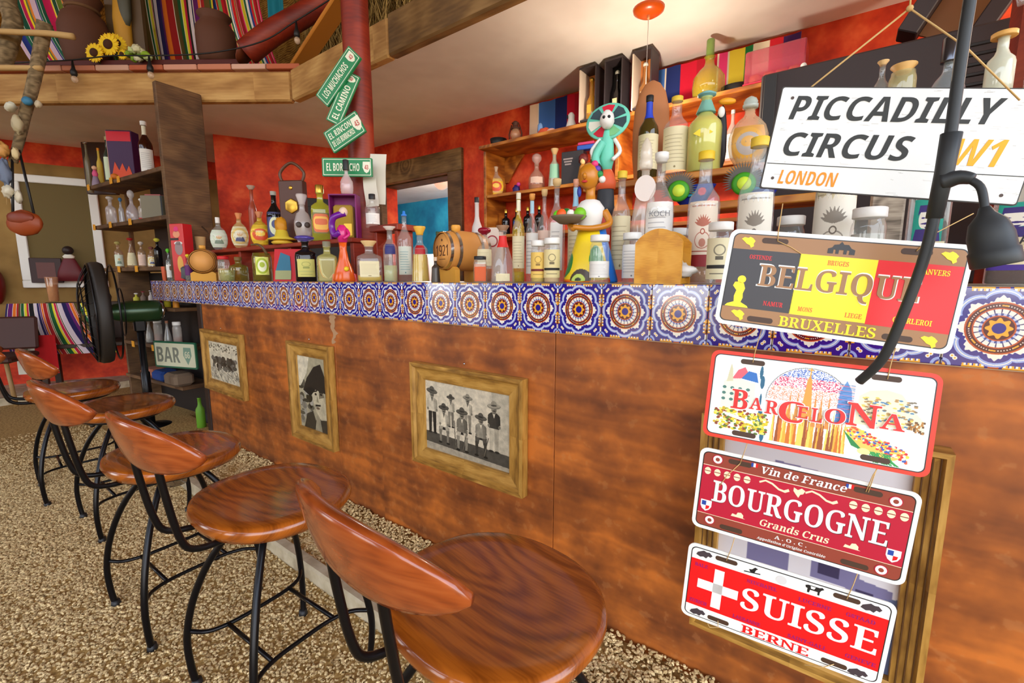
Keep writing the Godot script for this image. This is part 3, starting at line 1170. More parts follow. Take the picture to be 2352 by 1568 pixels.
func cord(o: Node, pts: Array, r := 0.0007) -> void:
	part(o, "string", tube(pts, r, 6), M.string)


func hanging_signs() -> void:
	var white := mat("enamel_white", Color8(236, 236, 230), 0.42)
	var black := mat("enamel_black", Color8(28, 26, 28), 0.42)
	var red := mat("enamel_red", Color8(226, 10, 18), 0.42)
	var yellow := mat("enamel_yellow", Color8(250, 226, 10), 0.42)
	# street sign
	var p := thing("street_sign", "white street sign reading Piccadilly Circus hanging on a string", "sign", Vector3(0.038, 1.338, -0.848))
	p.rotation_degrees = Vector3(1.9, 16.7, -7.9)
	part(p, "board", prism(round_rect(0.309, 0.143, 0.003), 0.005), mat("sign_edge", Color8(52, 48, 44), 0.6), Vector3(0, 0, -0.005))
	part(p, "face", prism(round_rect(0.306, 0.140, 0.003), 0.0005), textured("scratched_white", scratched_image(), 0.5))
	var ink := mat("sign_ink", Color8(34, 36, 34), 0.6)
	var amber := mat("sign_amber", Color8(246, 168, 6), 0.6)
	patch(p, "rule", -152, -34.6, 152, -35.6, ink)
	words(p, "PICCADILLY", -134, 106, 43, 32, ink, "sans_bold", 0.0007, 0.2)
	words(p, "CIRCUS", -134, 21, -7, 33, ink, "sans_bold", 0.0007, 0.2)
	words(p, "W1", 69, 121, -8, 34, amber, "sans_bold", 0.0007, 0.2)
	words(p, "LONDON", -131, -57, -53.5, 19.5, mat("sign_orange", Color8(240, 140, 8), 0.6), "sans_bold", 0.0007, 0.12)
	for q in [[-138, 56], [-140, -56], [135, -60], [138, 58]]:
		disc(p, "screw_hole", q[0], q[1], 2.2, col(70, 50, 40), 0.0006)
	# Belgium plate
	var brown := mat("enamel_brown", Color8(158, 112, 66), 0.42)
	var o := plate("brown number plate reading Belgique over a black, yellow and red flag", Vector3(-0.014, 1.137, -0.83), Vector3(-4.4, 14.7, -6.6), white, black, brown)
	patch(o, "flag_stripe", -145, -46.5, -50, 45.4, mat("flag_black", Color8(46, 42, 46), 0.42))
	patch(o, "flag_stripe", -51, -47, 47.4, 45.4, yellow)
	patch(o, "flag_stripe", 47.4, -48, 145, 45.8, red)
	words(o, "BELGIQUE", -103, 104, 2.2, 47, white, "serif_bold", 0.0008)
	words(o, "BELGIQUE", -101, 102, 2.2, 43, brown, "serif_bold", 0.0012)
	words(o, "BRUXELLES", -62, 63, -59.5, 15.5, yellow)
	words(o, "BRUGES", -14, 13, 35.5, 7, mat("flag_orange", Color8(226, 110, 10), 0.42))
	words(o, "ANVERS", 101, 131, 35, 7.5, yellow)
	words(o, "OSTENDE", -119, -88, 34.5, 6.5, red)
	words(o, "NAMUR", -88, -61, -35.3, 7, red)
	words(o, "MONS", -40, -21, -37.4, 7, M.flag_orange)
	words(o, "LIEGE", 21, 42, -38.2, 7, M.flag_orange)
	words(o, "CHARLEROI", 79, 124, -36, 7.5, yellow)
	for q in [[-125, 57], [126, 57.5], [125, -61], [-121, -58]]:
		shape(o, "country_outline", [-10, 4, -6, 7, -1, 6, 2, 8, 6, 6, 10, 2, 8, -2, 9, -6, 5, -9, 3, -5, -2, -3, -5, 0], Vector2(q[0], q[1]), 1.0, yellow)
	shape(o, "arch_emblem", [-17, -7, -17, 0, -12, 2, -10, 6, -4, 7, -1, 11, 2, 7, 8, 7, 12, 2, 17, 0, 17, -7, 10, -7, 10, -1, 7, -1, 7, -7, 3, -7, 3, -1, -3, -1, -3, -7, -7, -7, -7, -1, -10, -1, -10, -7], Vector2(0, 56.5), 1.0, black)
	# a small fountain figure in yellow silhouette
	disc(o, "fountain_figure", -124, -2, 6, yellow, 0.0009)
	shape(o, "fountain_figure", [-9, 14, -3, 15, 4, 13, 7, 5, 5, -3, 6, -10, 4, -17, 14, -22, 16, -25, -18, -25, -15, -21, -6, -17, -7, -8, -5, 1, -11, 8], Vector2(-124, -21), 1.0, yellow)
	cord(o, [Vector3(-0.085, 0.062, 0.002), Vector3(-0.0865, 0.075, 0.003), Vector3(-0.088, 0.118, 0.002)])
	cord(o, [Vector3(0.088, 0.062, 0.002), Vector3(0.10, 0.085, 0.003), Vector3(0.1405, 0.118, 0.0)])
	cord(o, [Vector3(-0.085, 0.0615, 0.0015), Vector3(-0.066, 0.054, 0.002), Vector3(-0.05, 0.045, 0.0015)])
	# Barcelona plate
	o = plate("white number plate with red rim and painted city reading Barcelona", Vector3(-0.029, 0.946, -0.842), Vector3(-7.3, 7.0, -2.5), mat("enamel_orange", Color8(230, 52, 26), 0.42), black, textured("city_print", city_image(), 0.42))
	var wr := mat("letter_red", Color8(216, 30, 26), 0.42)
	var lx := [["B", -113, -88, -4, 33], ["A", -85, -66, -7, 20], ["R", -62, -43, -9, 22], ["C", -42, -8, -11, 34], ["E", -17, -2, -9, 19], ["L", 2, 17, -10, 22], ["O", 20, 46, -7, 23], ["N", 47, 88, 1, 35], ["A", 88, 117, -2, 24]]
	var lz := 0.0008
	for l in lx:
		words(o, l[0], l[1] - 1.2, l[2] + 1.2, l[3], l[4] + 2.4, white, "serif_bold", lz)
		words(o, l[0], l[1], l[2], l[3], l[4], wr, "serif_bold", lz + 0.0004)
		lz += 0.0005
	cord(o, [Vector3(-0.088, 0.061, 0.002), Vector3(-0.0865, 0.08, 0.003), Vector3(-0.080, 0.129, 0.006)])
	cord(o, [Vector3(0.09, 0.060, 0.002), Vector3(0.091, 0.08, 0.003), Vector3(0.095, 0.130, 0.008)])
	# Burgundy plate
	var wine := mat("enamel_wine", Color8(186, 18, 52), 0.42)
	var rust := mat("enamel_rust", Color8(146, 62, 46), 0.42)
	var ivory := mat("enamel_ivory", Color8(244, 226, 190), 0.42)
	o = plate("wine red number plate reading Bourgogne with barrels and shields", Vector3(-0.037, 0.769, -0.838), Vector3(-0.5, 7.6, -3.2), white, black, rust)
	patch(o, "band", -145, -46, 145, 46, ivory)
	patch(o, "band", -145, -45, 145, 45, wine, 0.0008)
	words(o, "BOURGOGNE", -125.5, 123.5, 0.4, 40, black, "serif_bold", 0.0010)
	words(o, "BOURGOGNE", -125, 122.5, 1, 39, white, "serif_bold", 0.0014)
	words(o, "Vin de France", -56, 63, 59, 14, white, "serif_bold", 0.0010, 0.2)
	words(o, "Grands Crus", -46, 52, -33.5, 13, ivory, "serif_bold", 0.0012, 0.2)
	words(o, "A . O . C .", -22, 24, -53.5, 6, white, "serif_bold", 0.0010)
	words(o, "Appellation d'Origine Contrôlée", -47, 51, -63.5, 6, white, "serif_bold", 0.0010, 0.2)
	for s in [-1, 1]:
		for k in 5:
			var bx: float = s * 136.5 - s * k * 15.6
			disc(o, "barrel_emblem", bx, 35, 5.2, ivory, 0.0012, 6.6)
			patch(o, "barrel_emblem", bx - 5, 34.3, bx + 5, 35.7, rust, 0.0014)
		patch(o, "small_flag", s * 66 - 5, 60, s * 66 - 1.7, 67, mat("flag_blue", Color8(30, 70, 160), 0.42), 0.0010)
		patch(o, "small_flag", s * 66 - 1.7, 60, s * 66 + 1.7, 67, white, 0.0010)
		patch(o, "small_flag", s * 66 + 1.7, 60, s * 66 + 5, 67, red, 0.0010)
		shape(o, "shield_emblem", [-9, 9, 9, 9, 9, -2, 6, -8, 0, -12, -6, -8, -9, -2], Vector2(s * 132.5, -29), 1.0, white, 0.0012)
		shape(o, "shield_emblem", [-7, 7, 0, 7, 0, -1, -7, -1], Vector2(s * 132.5, -29), 1.0, M.flag_blue, 0.0014)
		shape(o, "shield_emblem", [0, -1, 6, -1, 5, -6, 0, -9], Vector2(s * 132.5, -29), 1.0, red, 0.0014)
		shape(o, "scroll_emblem", [-22, 2, -14, 7, -4, 4, 6, -3, 16, -5, 22, -1, 20, 3, 14, -1, 7, 0, -3, 7, -14, 10, -23, 5], Vector2(s * 33, 33), 1.0, ivory, 0.0012)
		shape(o, "snail_emblem", [-10, -4, -8, 1, -2, 0, 0, 5, 5, 6, 9, 2, 9, -3, 12, -4], Vector2(s * 81, -33), 1.0, ivory, 0.0012)
	shape(o, "grape_emblem", [-8, 7, -2, 4, 3, 8, 8, 5, 6, -1, 2, -3, 0, -9, -5, -3, -8, 1], Vector2(2, 34), 1.0, ivory, 0.0012)
	for q in [[-123, 59], [123.5, 56], [-123.5, -56], [122, -58]]:
		disc(o, "seal_emblem", q[0], q[1], 8.5, wine, 0.0010)
		disc(o, "seal_emblem", q[0], q[1], 7.2, white, 0.0012)
		disc(o, "seal_emblem", q[0], q[1], 3.4, rust, 0.0014)
	cord(o, [Vector3(-0.088, 0.061, 0.002), Vector3(-0.083, 0.09, 0.003), Vector3(-0.079, 0.118, 0.0)])
	cord(o, [Vector3(-0.088, 0.061, 0.002), Vector3(-0.105, 0.035, 0.003), Vector3(-0.115, 0.012, 0.002)])
	cord(o, [Vector3(0.089, 0.061, 0.002), Vector3(0.092, 0.09, 0.003), Vector3(0.096, 0.116, 0.0)])
	cord(o, [Vector3(0.086, 0.061, 0.002), Vector3(0.09, 0.09, 0.005), Vector3(0.098, 0.114, 0.002)])
	# Swiss plate
	o = plate("red and white number plate reading Suisse with a white cross", Vector3(-0.048, 0.582, -0.842), Vector3(0.9, 8.0, -3.2), white, black, white)
	patch(o, "band", -145, -48, 145, 47, red)
	patch(o, "cross", -104, -40, -88, 38, white, 0.0008)
	patch(o, "cross", -130, -9, -62.5, 9, white, 0.0008)
	words(o, "SUISSE", -57, 138, 0.8, 43, white, "serif_bold", 0.0010)
	words(o, "BERNE", -50, 53, -59.5, 15, red, "serif_bold")
	var violet := mat("enamel_violet", Color8(150, 20, 110), 0.42)
	for t in [["BALE", -138, -116, 36.5], ["NEUCHATEL", -52, -6, 36], ["LUCERNE", 26, 72, 33.5], ["GSTAAD", 92, 130, 34.5], ["ZURICH", -140, -110, -38.5], ["LAUSANNE", -66, -22, -41], ["SAINT-GALL", 20, 76, -40.5], ["GENEVE", 101, 141, -38.5]]:
		words(o, t[0], t[1], t[2], t[3], 6.5, violet, "serif_bold")
	for q in [[-125, 60], [121, 58.5], [-124, -60], [120.5, -62]]:
		shape(o, "country_outline", [-13, -4, -11, 1, -6, 4, -1, 7, 4, 5, 9, 6, 14, 1, 11, -3, 7, -2, 4, -7, -1, -5, -6, -7], Vector2(q[0], q[1]), 1.0, mat("map_grey", Color8(66, 56, 62), 0.42))
	shape(o, "skier_emblem", [-14, -6, 14, -3, 14, -1, 4, -2, 6, 4, 9, 7, 4, 9, -1, 3, -6, 2, -3, -3, -14, -4], Vector2(-46, 57), 0.9, black)
	shape(o, "cow_emblem", [-14, 4, -10, 6, 8, 6, 12, 8, 15, 5, 11, 2, 9, -2, 9, -9, 6, -9, 6, -3, -6, -3, -7, -9, -10, -9, -10, -1, -13, 0], Vector2(45, 59), 0.9, black)
	shape(o, "cow_emblem", [-6, 5, 2, 5, 0, 0, -5, 0], Vector2(45, 59), 0.9, white, 0.0012)
	disc(o, "flower_emblem", -2, 57, 8, col(214, 212, 210), 0.0008)
	cord(o, [Vector3(-0.088, 0.062, 0.002), Vector3(-0.083, 0.09, 0.004), Vector3(-0.078, 0.128, 0.0)])
	cord(o, [Vector3(0.089, 0.061, 0.002), Vector3(0.093, 0.09, 0.004), Vector3(0.098, 0.124, 0.0)])
	cord(o, [Vector3(-0.088, -0.062, 0.002), Vector3(-0.086, -0.074, 0.004), Vector3(-0.1, -0.08, 0.004), Vector3(-0.104, -0.074, 0.004)])
	cord(o, [Vector3(0.089, -0.062, 0.002), Vector3(0.075, -0.074, 0.004), Vector3(0.05, -0.082, 0.004)])
	# the string that carries the street sign, up to the ceiling
	var s := thing("hanging_string", "natural twine running down to the two corners of the street sign", "string", Vector3(0.038, 1.498, -0.82))
	part(s, "string", tube([Vector3(0, 0, 0), Vector3(-0.10, -0.063, -0.02), Vector3(-0.13, -0.086, -0.018), Vector3(-0.129, -0.092, 0.01)], 0.0012, 6), M.string)
	part(s, "string", tube([Vector3(0, 0, 0), Vector3(0.06, -0.06, -0.01), Vector3(0.12, -0.125, -0.045)], 0.0011, 6), M.string)
	part(s, "string", tube([Vector3(0, 0, 0), Vector3(0.01, 0.5, -0.4), Vector3(0.015, 0.85, -0.86)], 0.0011, 6), M.string)
	part(s, "knot", ball(0.004), M.string)
	# string-light cable with one empty socket
	var c := thing("light_cable", "thick black cable with an empty bulb socket hanging before the signs", "cable", Vector3(0.088, 1.313, -0.78))
	part(c, "cable", tube(smooth([Vector3(0.03, 0.62, 0.0), Vector3(0.012, 0.3, 0.0), Vector3(0.002, 0.16, 0.0), Vector3(0.0, 0.0, 0.0), Vector3(-0.003, -0.05, 0.0), Vector3(-0.009, -0.13, 0.0), Vector3(-0.023, -0.208, -0.002), Vector3(-0.038, -0.271, -0.012), Vector3(-0.06, -0.31, -0.03)], 5), 0.0062, 12), M.rubber)
	part(c, "branch_sleeve", tube([Vector3(0.001, 0.012, 0.0), Vector3(-0.001, -0.03, 0.0), Vector3(-0.005, -0.088, 0.0)], 0.0105, 12, false, 0.0085), M.rubber)
	part(c, "branch_sleeve", tube(smooth([Vector3(-0.002, -0.045, 0.002), Vector3(0.012, -0.042, 0.006), Vector3(0.024, -0.046, 0.01)], 4), 0.011, 12, false, 0.006), M.rubber)
	part(c, "cable", tube(smooth([Vector3(0.02, -0.045, 0.008), Vector3(0.03, -0.056, 0.014), Vector3(0.0345, -0.075, 0.018), Vector3(0.036, -0.088, 0.02)], 4), 0.0042, 10), M.rubber)
	var so := part(c, "socket", lathe([0.021, -0.062, 0.0225, -0.06, 0.0225, -0.044, 0.0205, -0.042, 0.0205, -0.026, 0.0165, -0.010, 0.008, 0.0, 0.005, 0.008], 24, 2.0, 1.0, false, true), M.rubber, Vector3(0.037, -0.088, 0.02), Vector3(0, 0, 14))
	part(so, "socket_mouth", lathe([0.0205, -0.0615, 0.019, -0.058, 0.014, -0.05, 0.012, -0.03], 20, 2.0, 1.0, false, true), M.black_plastic)
	pole_and_signs()


func scratched_image() -> Image:
	var im := canvas(512, 256, Color8(226, 228, 226))
	var r := RandomNumberGenerator.new()
	r.seed = 15
	for i in 150:
		var x := 512.0 * (1.0 - pow(r.randf(), 2.2))
		var y := r.randf() * 256
		var l := 3 + r.randf() * 22
		var v := r.randi_range(188, 216)
		fline(im, Vector2(x, y), Vector2(x + l, y + r.randf_range(-1.5, 1.5)), 1 + r.randf() * 1.2, Color8(v, v, v - 4))
	return im


func city_image() -> Image:
	var im := canvas(580, 276, Color8(246, 246, 242))
	var r := RandomNumberGenerator.new()
	r.seed = 4
	var ink := Color8(50, 60, 70)
	# plate mm -> pixel
	var f := func(x: float, y: float) -> Vector2: return Vector2(290 + x * 2.0, 138 - y * 2.0)
	# big disc of dots behind the basilica
	var c0: Vector2 = f.call(-6.0, 6.0)
	for a in 140:
		var t := PI * a / 139.0
		var p := c0 + Vector2(cos(t), -sin(t)) * 114
		im.fill_rect(Rect2i(int(p.x), int(p.y), 2, 2), ink)
	for i in 1500:
		var t := r.randf() * PI
		var d := sqrt(r.randf()) * 111
		var p := c0 + Vector2(cos(t), -sin(t)) * d
		var k := (c0.y - p.y) / 111.0
		var c := Color8(40, 90, 190) if k > 0.72 else (Color8(206, 40, 90) if k > 0.42 else Color8(240, 150, 120))
		im.fill_rect(Rect2i(int(p.x), int(p.y), 3, 2), c)
	# basilica: clustered ochre spires
	for i in 60:
		var x := -52 + r.randf() * 102
		var top := -8.0 - absf(x) * 0.3 + r.randf() * 22
		var a: Vector2 = f.call(x - 2.4, -64)
		var b: Vector2 = f.call(x, top)
		var e: Vector2 = f.call(x + 2.4, -64)
		fpoly(im, PackedVector2Array([a, b, e]), [Color8(240, 170, 50), Color8(206, 110, 20), Color8(250, 206, 90), Color8(150, 74, 20)][i % 4])
	for x in [-28, -18, 6, 14, 24]:
		fpoly(im, PackedVector2Array([f.call(x - 3, -30.0), f.call(x, 26.0 if x != 6 else 30.0), f.call(x + 3, -30.0)]), Color8(216, 140, 60))
	fpoly(im, PackedVector2Array([f.call(-13.0, -20.0), f.call(-8.0, 44.0), f.call(-5.0, 52.0), f.call(-2.0, 44.0), f.call(3.0, -20.0)]), Color8(228, 156, 60))
	fline(im, f.call(-5.0, 50.0), f.call(-5.0, 64.0), 3, Color8(230, 160, 40))
	fline(im, f.call(-9.0, 60.0), f.call(-1.0, 60.0), 3, Color8(230, 160, 40))
	# rounded tower
	fpoly(im, PackedVector2Array([f.call(33.0, -18.0), f.call(36.0, 34.0), f.call(43.0, 50.0), f.call(50.0, 36.0), f.call(56.0, -14.0)]), Color8(96, 150, 210))
	for i in 26:
		fline(im, f.call(34.0, -16.0 + i * 2.4), f.call(54.0, -14.0 + i * 2.3), 1.5, Color8(216, 60, 90) if i % 3 == 0 else Color8(40, 90, 160))
	# wavy apartment house
	fpoly(im, PackedVector2Array([f.call(58.0, -14.0), f.call(60.0, 30.0), f.call(72.0, 40.0), f.call(92.0, 44.0), f.call(110.0, 40.0), f.call(124.0, 20.0), f.call(138.0, 4.0), f.call(140.0, -12.0), f.call(120.0, -10.0)]), Color8(238, 230, 196))
	for i in 130:
		var p: Vector2 = f.call(62.0 + r.randf() * 66, -10.0 + r.randf() * 42)
		fell(im, p.x, p.y, 5, 2.5, [Color8(80, 130, 170), Color8(230, 200, 90), Color8(120, 110, 90), Color8(180, 140, 80)][i % 4])
	for i in 40:
		var p: Vector2 = f.call(120.0 + r.randf() * 18, -12.0 + r.randf() * 16)
		im.fill_rect(Rect2i(int(p.x), int(p.y), 5, 6), Color8(176, 120, 50) if i % 2 else Color8(96, 62, 26))
	# house with the painted roof, left
	fpoly(im, PackedVector2Array([f.call(-130.0, -22.0), f.call(-128.0, 24.0), f.call(-116.0, 34.0), f.call(-80.0, 26.0), f.call(-78.0, -16.0)]), Color8(232, 234, 214))
	fpoly(im, PackedVector2Array([f.call(-116.0, 30.0), f.call(-108.0, 46.0), f.call(-98.0, 52.0), f.call(-92.0, 42.0), f.call(-102.0, 32.0)]), Color8(226, 96, 110))
	fpoly(im, PackedVector2Array([f.call(-102.0, 32.0), f.call(-92.0, 46.0), f.call(-80.0, 44.0), f.call(-76.0, 28.0)]), Color8(40, 110, 190))
	fpoly(im, PackedVector2Array([f.call(-124.0, 24.0), f.call(-121.0, 46.0), f.call(-119.0, 56.0), f.call(-116.0, 46.0), f.call(-114.0, 26.0)]), Color8(210, 206, 170))
	for i in 12:
		var p: Vector2 = f.call(-126.0 + (i % 4) * 12, 14.0 - (i / 4) * 10)
		fell(im, p.x, p.y, 6, 5, Color8(70, 120, 110))
	# blue lamp post
	for k in [[-73.0, 46.0, 3.0], [-70.0, 30.0, 4.0], [-70.0, 0.0, 2.0], [-68.0, -24.0, 4.0], [-66.0, -44.0, 6.0], [-62.0, -58.0, 4.0]]:
		var p: Vector2 = f.call(k[0], k[1])
		fell(im, p.x, p.y, k[2] * 1.6, 22, Color8(24, 96, 130))
	# yellow park bench
	for i in 260:
		var p: Vector2 = f.call(-136.0 + r.randf() * 80, -58.0 + r.randf() * 36)
		fell(im, p.x, p.y, 5, 4, [Color8(238, 206, 30), Color8(200, 170, 20), Color8(90, 120, 40), Color8(250, 230, 110), Color8(140, 60, 30)][i % 5])
	fpoly(im, PackedVector2Array([f.call(-124.0, -28.0), f.call(-78.0, -38.0), f.call(-76.0, -44.0), f.call(-120.0, -34.0)]), Color8(236, 236, 226))
	# mosaic lizard and palm leaf
	fpoly(im, PackedVector2Array([f.call(46.0, -22.0), f.call(60.0, -18.0), f.call(86.0, -30.0), f.call(118.0, -44.0), f.call(128.0, -50.0), f.call(110.0, -60.0), f.call(80.0, -56.0), f.call(64.0, -46.0)]), Color8(240, 196, 90))
	for i in 190:
		var t := r.randf()
		var p: Vector2 = f.call(52.0 + t * 74, -24.0 - t * 28 + r.randf_range(-9, 8))
		fell(im, p.x, p.y, 4, 3, [Color8(40, 90, 180), Color8(230, 90, 40), Color8(250, 214, 60), Color8(210, 30, 40), Color8(250, 240, 210)][i % 5])
	fpoly(im, PackedVector2Array([f.call(46.0, -26.0), f.call(66.0, -46.0), f.call(74.0, -54.0), f.call(58.0, -48.0)]), Color8(20, 130, 60))
	for i in 30:
		fline(im, f.call(76.0 + r.randf() * 30, -52.0), f.call(84.0 + r.randf() * 34, -68.0), 2, Color8(30, 150, 70))
	fell(im, f.call(74.0, -54.0).x, f.call(74.0, -54.0).y, 16, 10, Color8(250, 236, 150))
	return im


func pole_and_signs() -> void:
	var p := thing("timber_post", "red painted round timber post standing behind the counter", "post", Vector3(-2.245, TOP, -1.62))
	var rings := []
	var n := noise(55, 1.2, 2)
	for i in 22:
		var y := 3.44 * i / 21.0
		var q := PackedVector3Array()
		for j in 16:
			var t := TAU * j / 16
			var rr := 0.072 * (1.0 + 0.07 * n.get_noise_3d(cos(t), y, sin(t)))
			q.append(Vector3(cos(t) * rr, y, sin(t) * rr))
		rings.append(q)
	part(p, "shaft", loft(rings), M.red_timber)
	var green := mat("sign_green", Color8(22, 132, 76), 0.4)
	var cream := mat("sign_cream", Color8(236, 236, 214), 0.5)
	var defs := [
		["green street sign tilted steeply, topmost on the red post", 776, 176, -1.50, 142, 44, 46.0, ["LOS MUCHACHOS"], 22.0],
		["narrow green street sign half hidden under the topmost one", 788, 226, -1.53, 128, 36, 64.0, ["EL CAMINO"], 40.0],
		["green two line street sign sloping up, above the lowest sign", 791, 303, -1.50, 100, 56, 28.0, ["EL RINCON", "DE LOS BORRACHOS"], 26.0],
		["level green street sign reading El Borracho on the red post", 797, 384, -1.49, 126, 44, -1.0, ["EL BORRACHO"], 34.0],
	]
	var places := [Vector3(-2.183, 2.176, -1.455), Vector3(-2.176, 2.076, -1.475), Vector3(-2.150, 1.901, -1.455), Vector3(-2.142, 1.726, -1.455)]
	var scale := [0.0021, 0.0021, 0.0021, 0.0021]
	for i in 4:
		var d = defs[i]
		var w: float = d[4] * scale[i]
		var h: float = d[5] * scale[i]
		var o := thing("street_sign", d[0], "sign", places[i], 0.0, "green street signs nailed to the red post")
		o.rotation_degrees = Vector3(0, d[8], d[6])
		part(o, "board", prism(round_rect(w, h, 0.004), 0.014), green, Vector3(0, 0, -0.014))
		part(o, "border", prism(round_rect(w - 0.012, h - 0.012, 0.003), 0.0006), cream)
		part(o, "field", prism(round_rect(w - 0.018, h - 0.018, 0.003), 0.0006), green, Vector3(0, 0, 0.0003))
		var tx := -w * 0.08
		var lines: Array = d[7]
		for k in lines.size():
			var lh := h * (0.42 if lines.size() == 1 else 0.26)
			var yy := 0.0 if lines.size() == 1 else h * (0.18 if k == 0 else -0.18)
			lettering(o, lines[k], lh, w * 0.66, Vector3(tx, yy, 0.001), cream, "sans_bold", 0.0, 0.0006)
		var sx := w * 0.39
		part(o, "shield", prism(pv([sx - h * 0.2, h * 0.3, sx + h * 0.2, h * 0.3, sx + h * 0.22, -h * 0.02, sx + h * 0.12, -h * 0.24, sx, -h * 0.32, sx - h * 0.12, -h * 0.24, sx - h * 0.22, -h * 0.02]), 0.0005), cream, Vector3(0, 0, 0.001))
		lettering(o, "43", h * 0.24, h * 0.22, Vector3(sx, 0, 0.0016), col(190, 70, 60), "sans_bold", 0.0, 0.0005)
	# papers pinned to the post
	var sheets := [[Vector3(-2.080, 1.682, -1.600), 42, 118, -4.0, 0.0], [Vector3(-2.091, 1.613, -1.560), 34, 70, 3.0, 0.0]]
	var k := 0
	for sdef in sheets:
		var sc: float = 0.0022
		var w2: float = sdef[1] * sc
		var h2: float = sdef[2] * sc
		var st := begin()
		for j in 6:
			var y0 := h2 / 2 - h2 * j / 6.0
			var y1 := h2 / 2 - h2 * (j + 1) / 6.0
			var z0 := 0.006 * sin(j * 0.9)
			var z1 := 0.006 * sin((j + 1) * 0.9)
			quad(st, Vector3(-w2 / 2, y1, z1), Vector3(-w2 / 2, y0, z0), Vector3(w2 / 2, y0, z0 + 0.004), Vector3(w2 / 2, y1, z1 + 0.004))
		solo("paper_sheet", done(st), M.paper, ["long white paper sheet pinned behind the lowest green sign", "shorter white paper note pinned below the lowest green sign"][k], "paper", sdef[0] + Vector3(0, 0, sdef[4]), Vector3(0, 30, sdef[3]))
		k += 1



const PROFILES := {
	"wine": [0.9, 0.0, 1.0, 0.012, 1.0, 0.56, 0.93, 0.62, 0.62, 0.69, 0.36, 0.75, 0.31, 0.80, 0.30, 0.92, 0.36, 0.925, 0.36, 0.94],
	"tall": [0.9, 0.0, 1.0, 0.012, 1.0, 0.60, 0.9, 0.66, 0.55, 0.72, 0.40, 0.78, 0.38, 0.93, 0.44, 0.935, 0.44, 0.95],
	"squat": [0.9, 0.0, 1.0, 0.015, 1.0, 0.55, 0.94, 0.62, 0.6, 0.67, 0.34, 0.70, 0.32, 0.84, 0.38, 0.845, 0.38, 0.87],
	"round": [0.34, 0.0, 0.42, 0.012, 0.68, 0.07, 0.9, 0.18, 1.0, 0.33, 0.97, 0.45, 0.82, 0.58, 0.55, 0.67, 0.32, 0.72, 0.25, 0.76, 0.25, 0.84],
	"pear": [0.86, 0.0, 1.0, 0.02, 1.0, 0.14, 0.86, 0.34, 0.6, 0.54, 0.36, 0.69, 0.30, 0.76, 0.29, 0.88, 0.35, 0.885, 0.35, 0.91],
	"jar": [0.9, 0.0, 1.0, 0.02, 1.0, 0.74, 0.95, 0.80, 0.88, 0.82, 0.88, 0.88],
	"decanter": [0.72, 0.0, 0.92, 0.02, 1.0, 0.2, 0.96, 0.36, 0.66, 0.48, 0.34, 0.56, 0.27, 0.62, 0.28, 0.70, 0.36, 0.71],
	"taper": [1.0, 0.0, 1.0, 0.02, 0.82, 0.52, 0.8, 0.60, 0.4, 0.68, 0.32, 0.72, 0.32, 0.86],
	"dome": [0.78, 0.0, 0.84, 0.02, 0.97, 0.25, 1.0, 0.5, 0.93, 0.72, 0.72, 0.88, 0.4, 0.97, 0.1, 1.0],
	"cup": [0.74, 0.0, 0.8, 0.02, 1.0, 0.97, 0.98, 1.0],
	"flask": [0.62, 0.0, 0.70, 0.02, 1.0, 0.30, 1.0, 0.42, 0.7, 0.60, 0.34, 0.66, 0.30, 0.72, 0.30, 0.80],
}


func radius_at(prof: Array, y: float) -> float:
	for i in range(0, prof.size() - 2, 2):
		if y <= prof[i + 3]:
			return lerpf(prof[i], prof[i + 2], clampf((y - prof[i + 1]) / maxf(prof[i + 3] - prof[i + 1], 0.0001), 0.0, 1.0))
	return prof[prof.size() - 2]


# paper wrapped round the front of a bottle
func wrap_label(prof: Array, h: float, r: float, y0: float, y1: float, arc: float, power := 2.0, flat := 1.0) -> ArrayMesh:
	var rings := []
	for i in 5:
		var y := lerpf(y0, y1, i / 4.0)
		var q := PackedVector3Array()
		for j in 13:
			var t := PI / 2 + arc * (0.5 - j / 12.0)
			var rr := radius_at(prof, y) * r + 0.0008
			var c := cos(t)
			var s := sin(t)
			q.append(Vector3(-signf(c) * pow(absf(c), 2.0 / power) * rr, y * h, signf(s) * pow(absf(s), 2.0 / power) * rr * flat))
		rings.append(q)
	var st := begin()
	for i in 4:
		for j in 12:
			quad(st, rings[i][j + 1], rings[i][j], rings[i + 1][j], rings[i + 1][j + 1], Vector2(1.0 - (j + 1) / 12.0, 1.0 - i / 4.0), Vector2(1.0 - j / 12.0, 1.0 - i / 4.0), Vector2(1.0 - j / 12.0, 1.0 - (i + 1) / 4.0), Vector2(1.0 - (j + 1) / 12.0, 1.0 - (i + 1) / 4.0))
	return done(st)


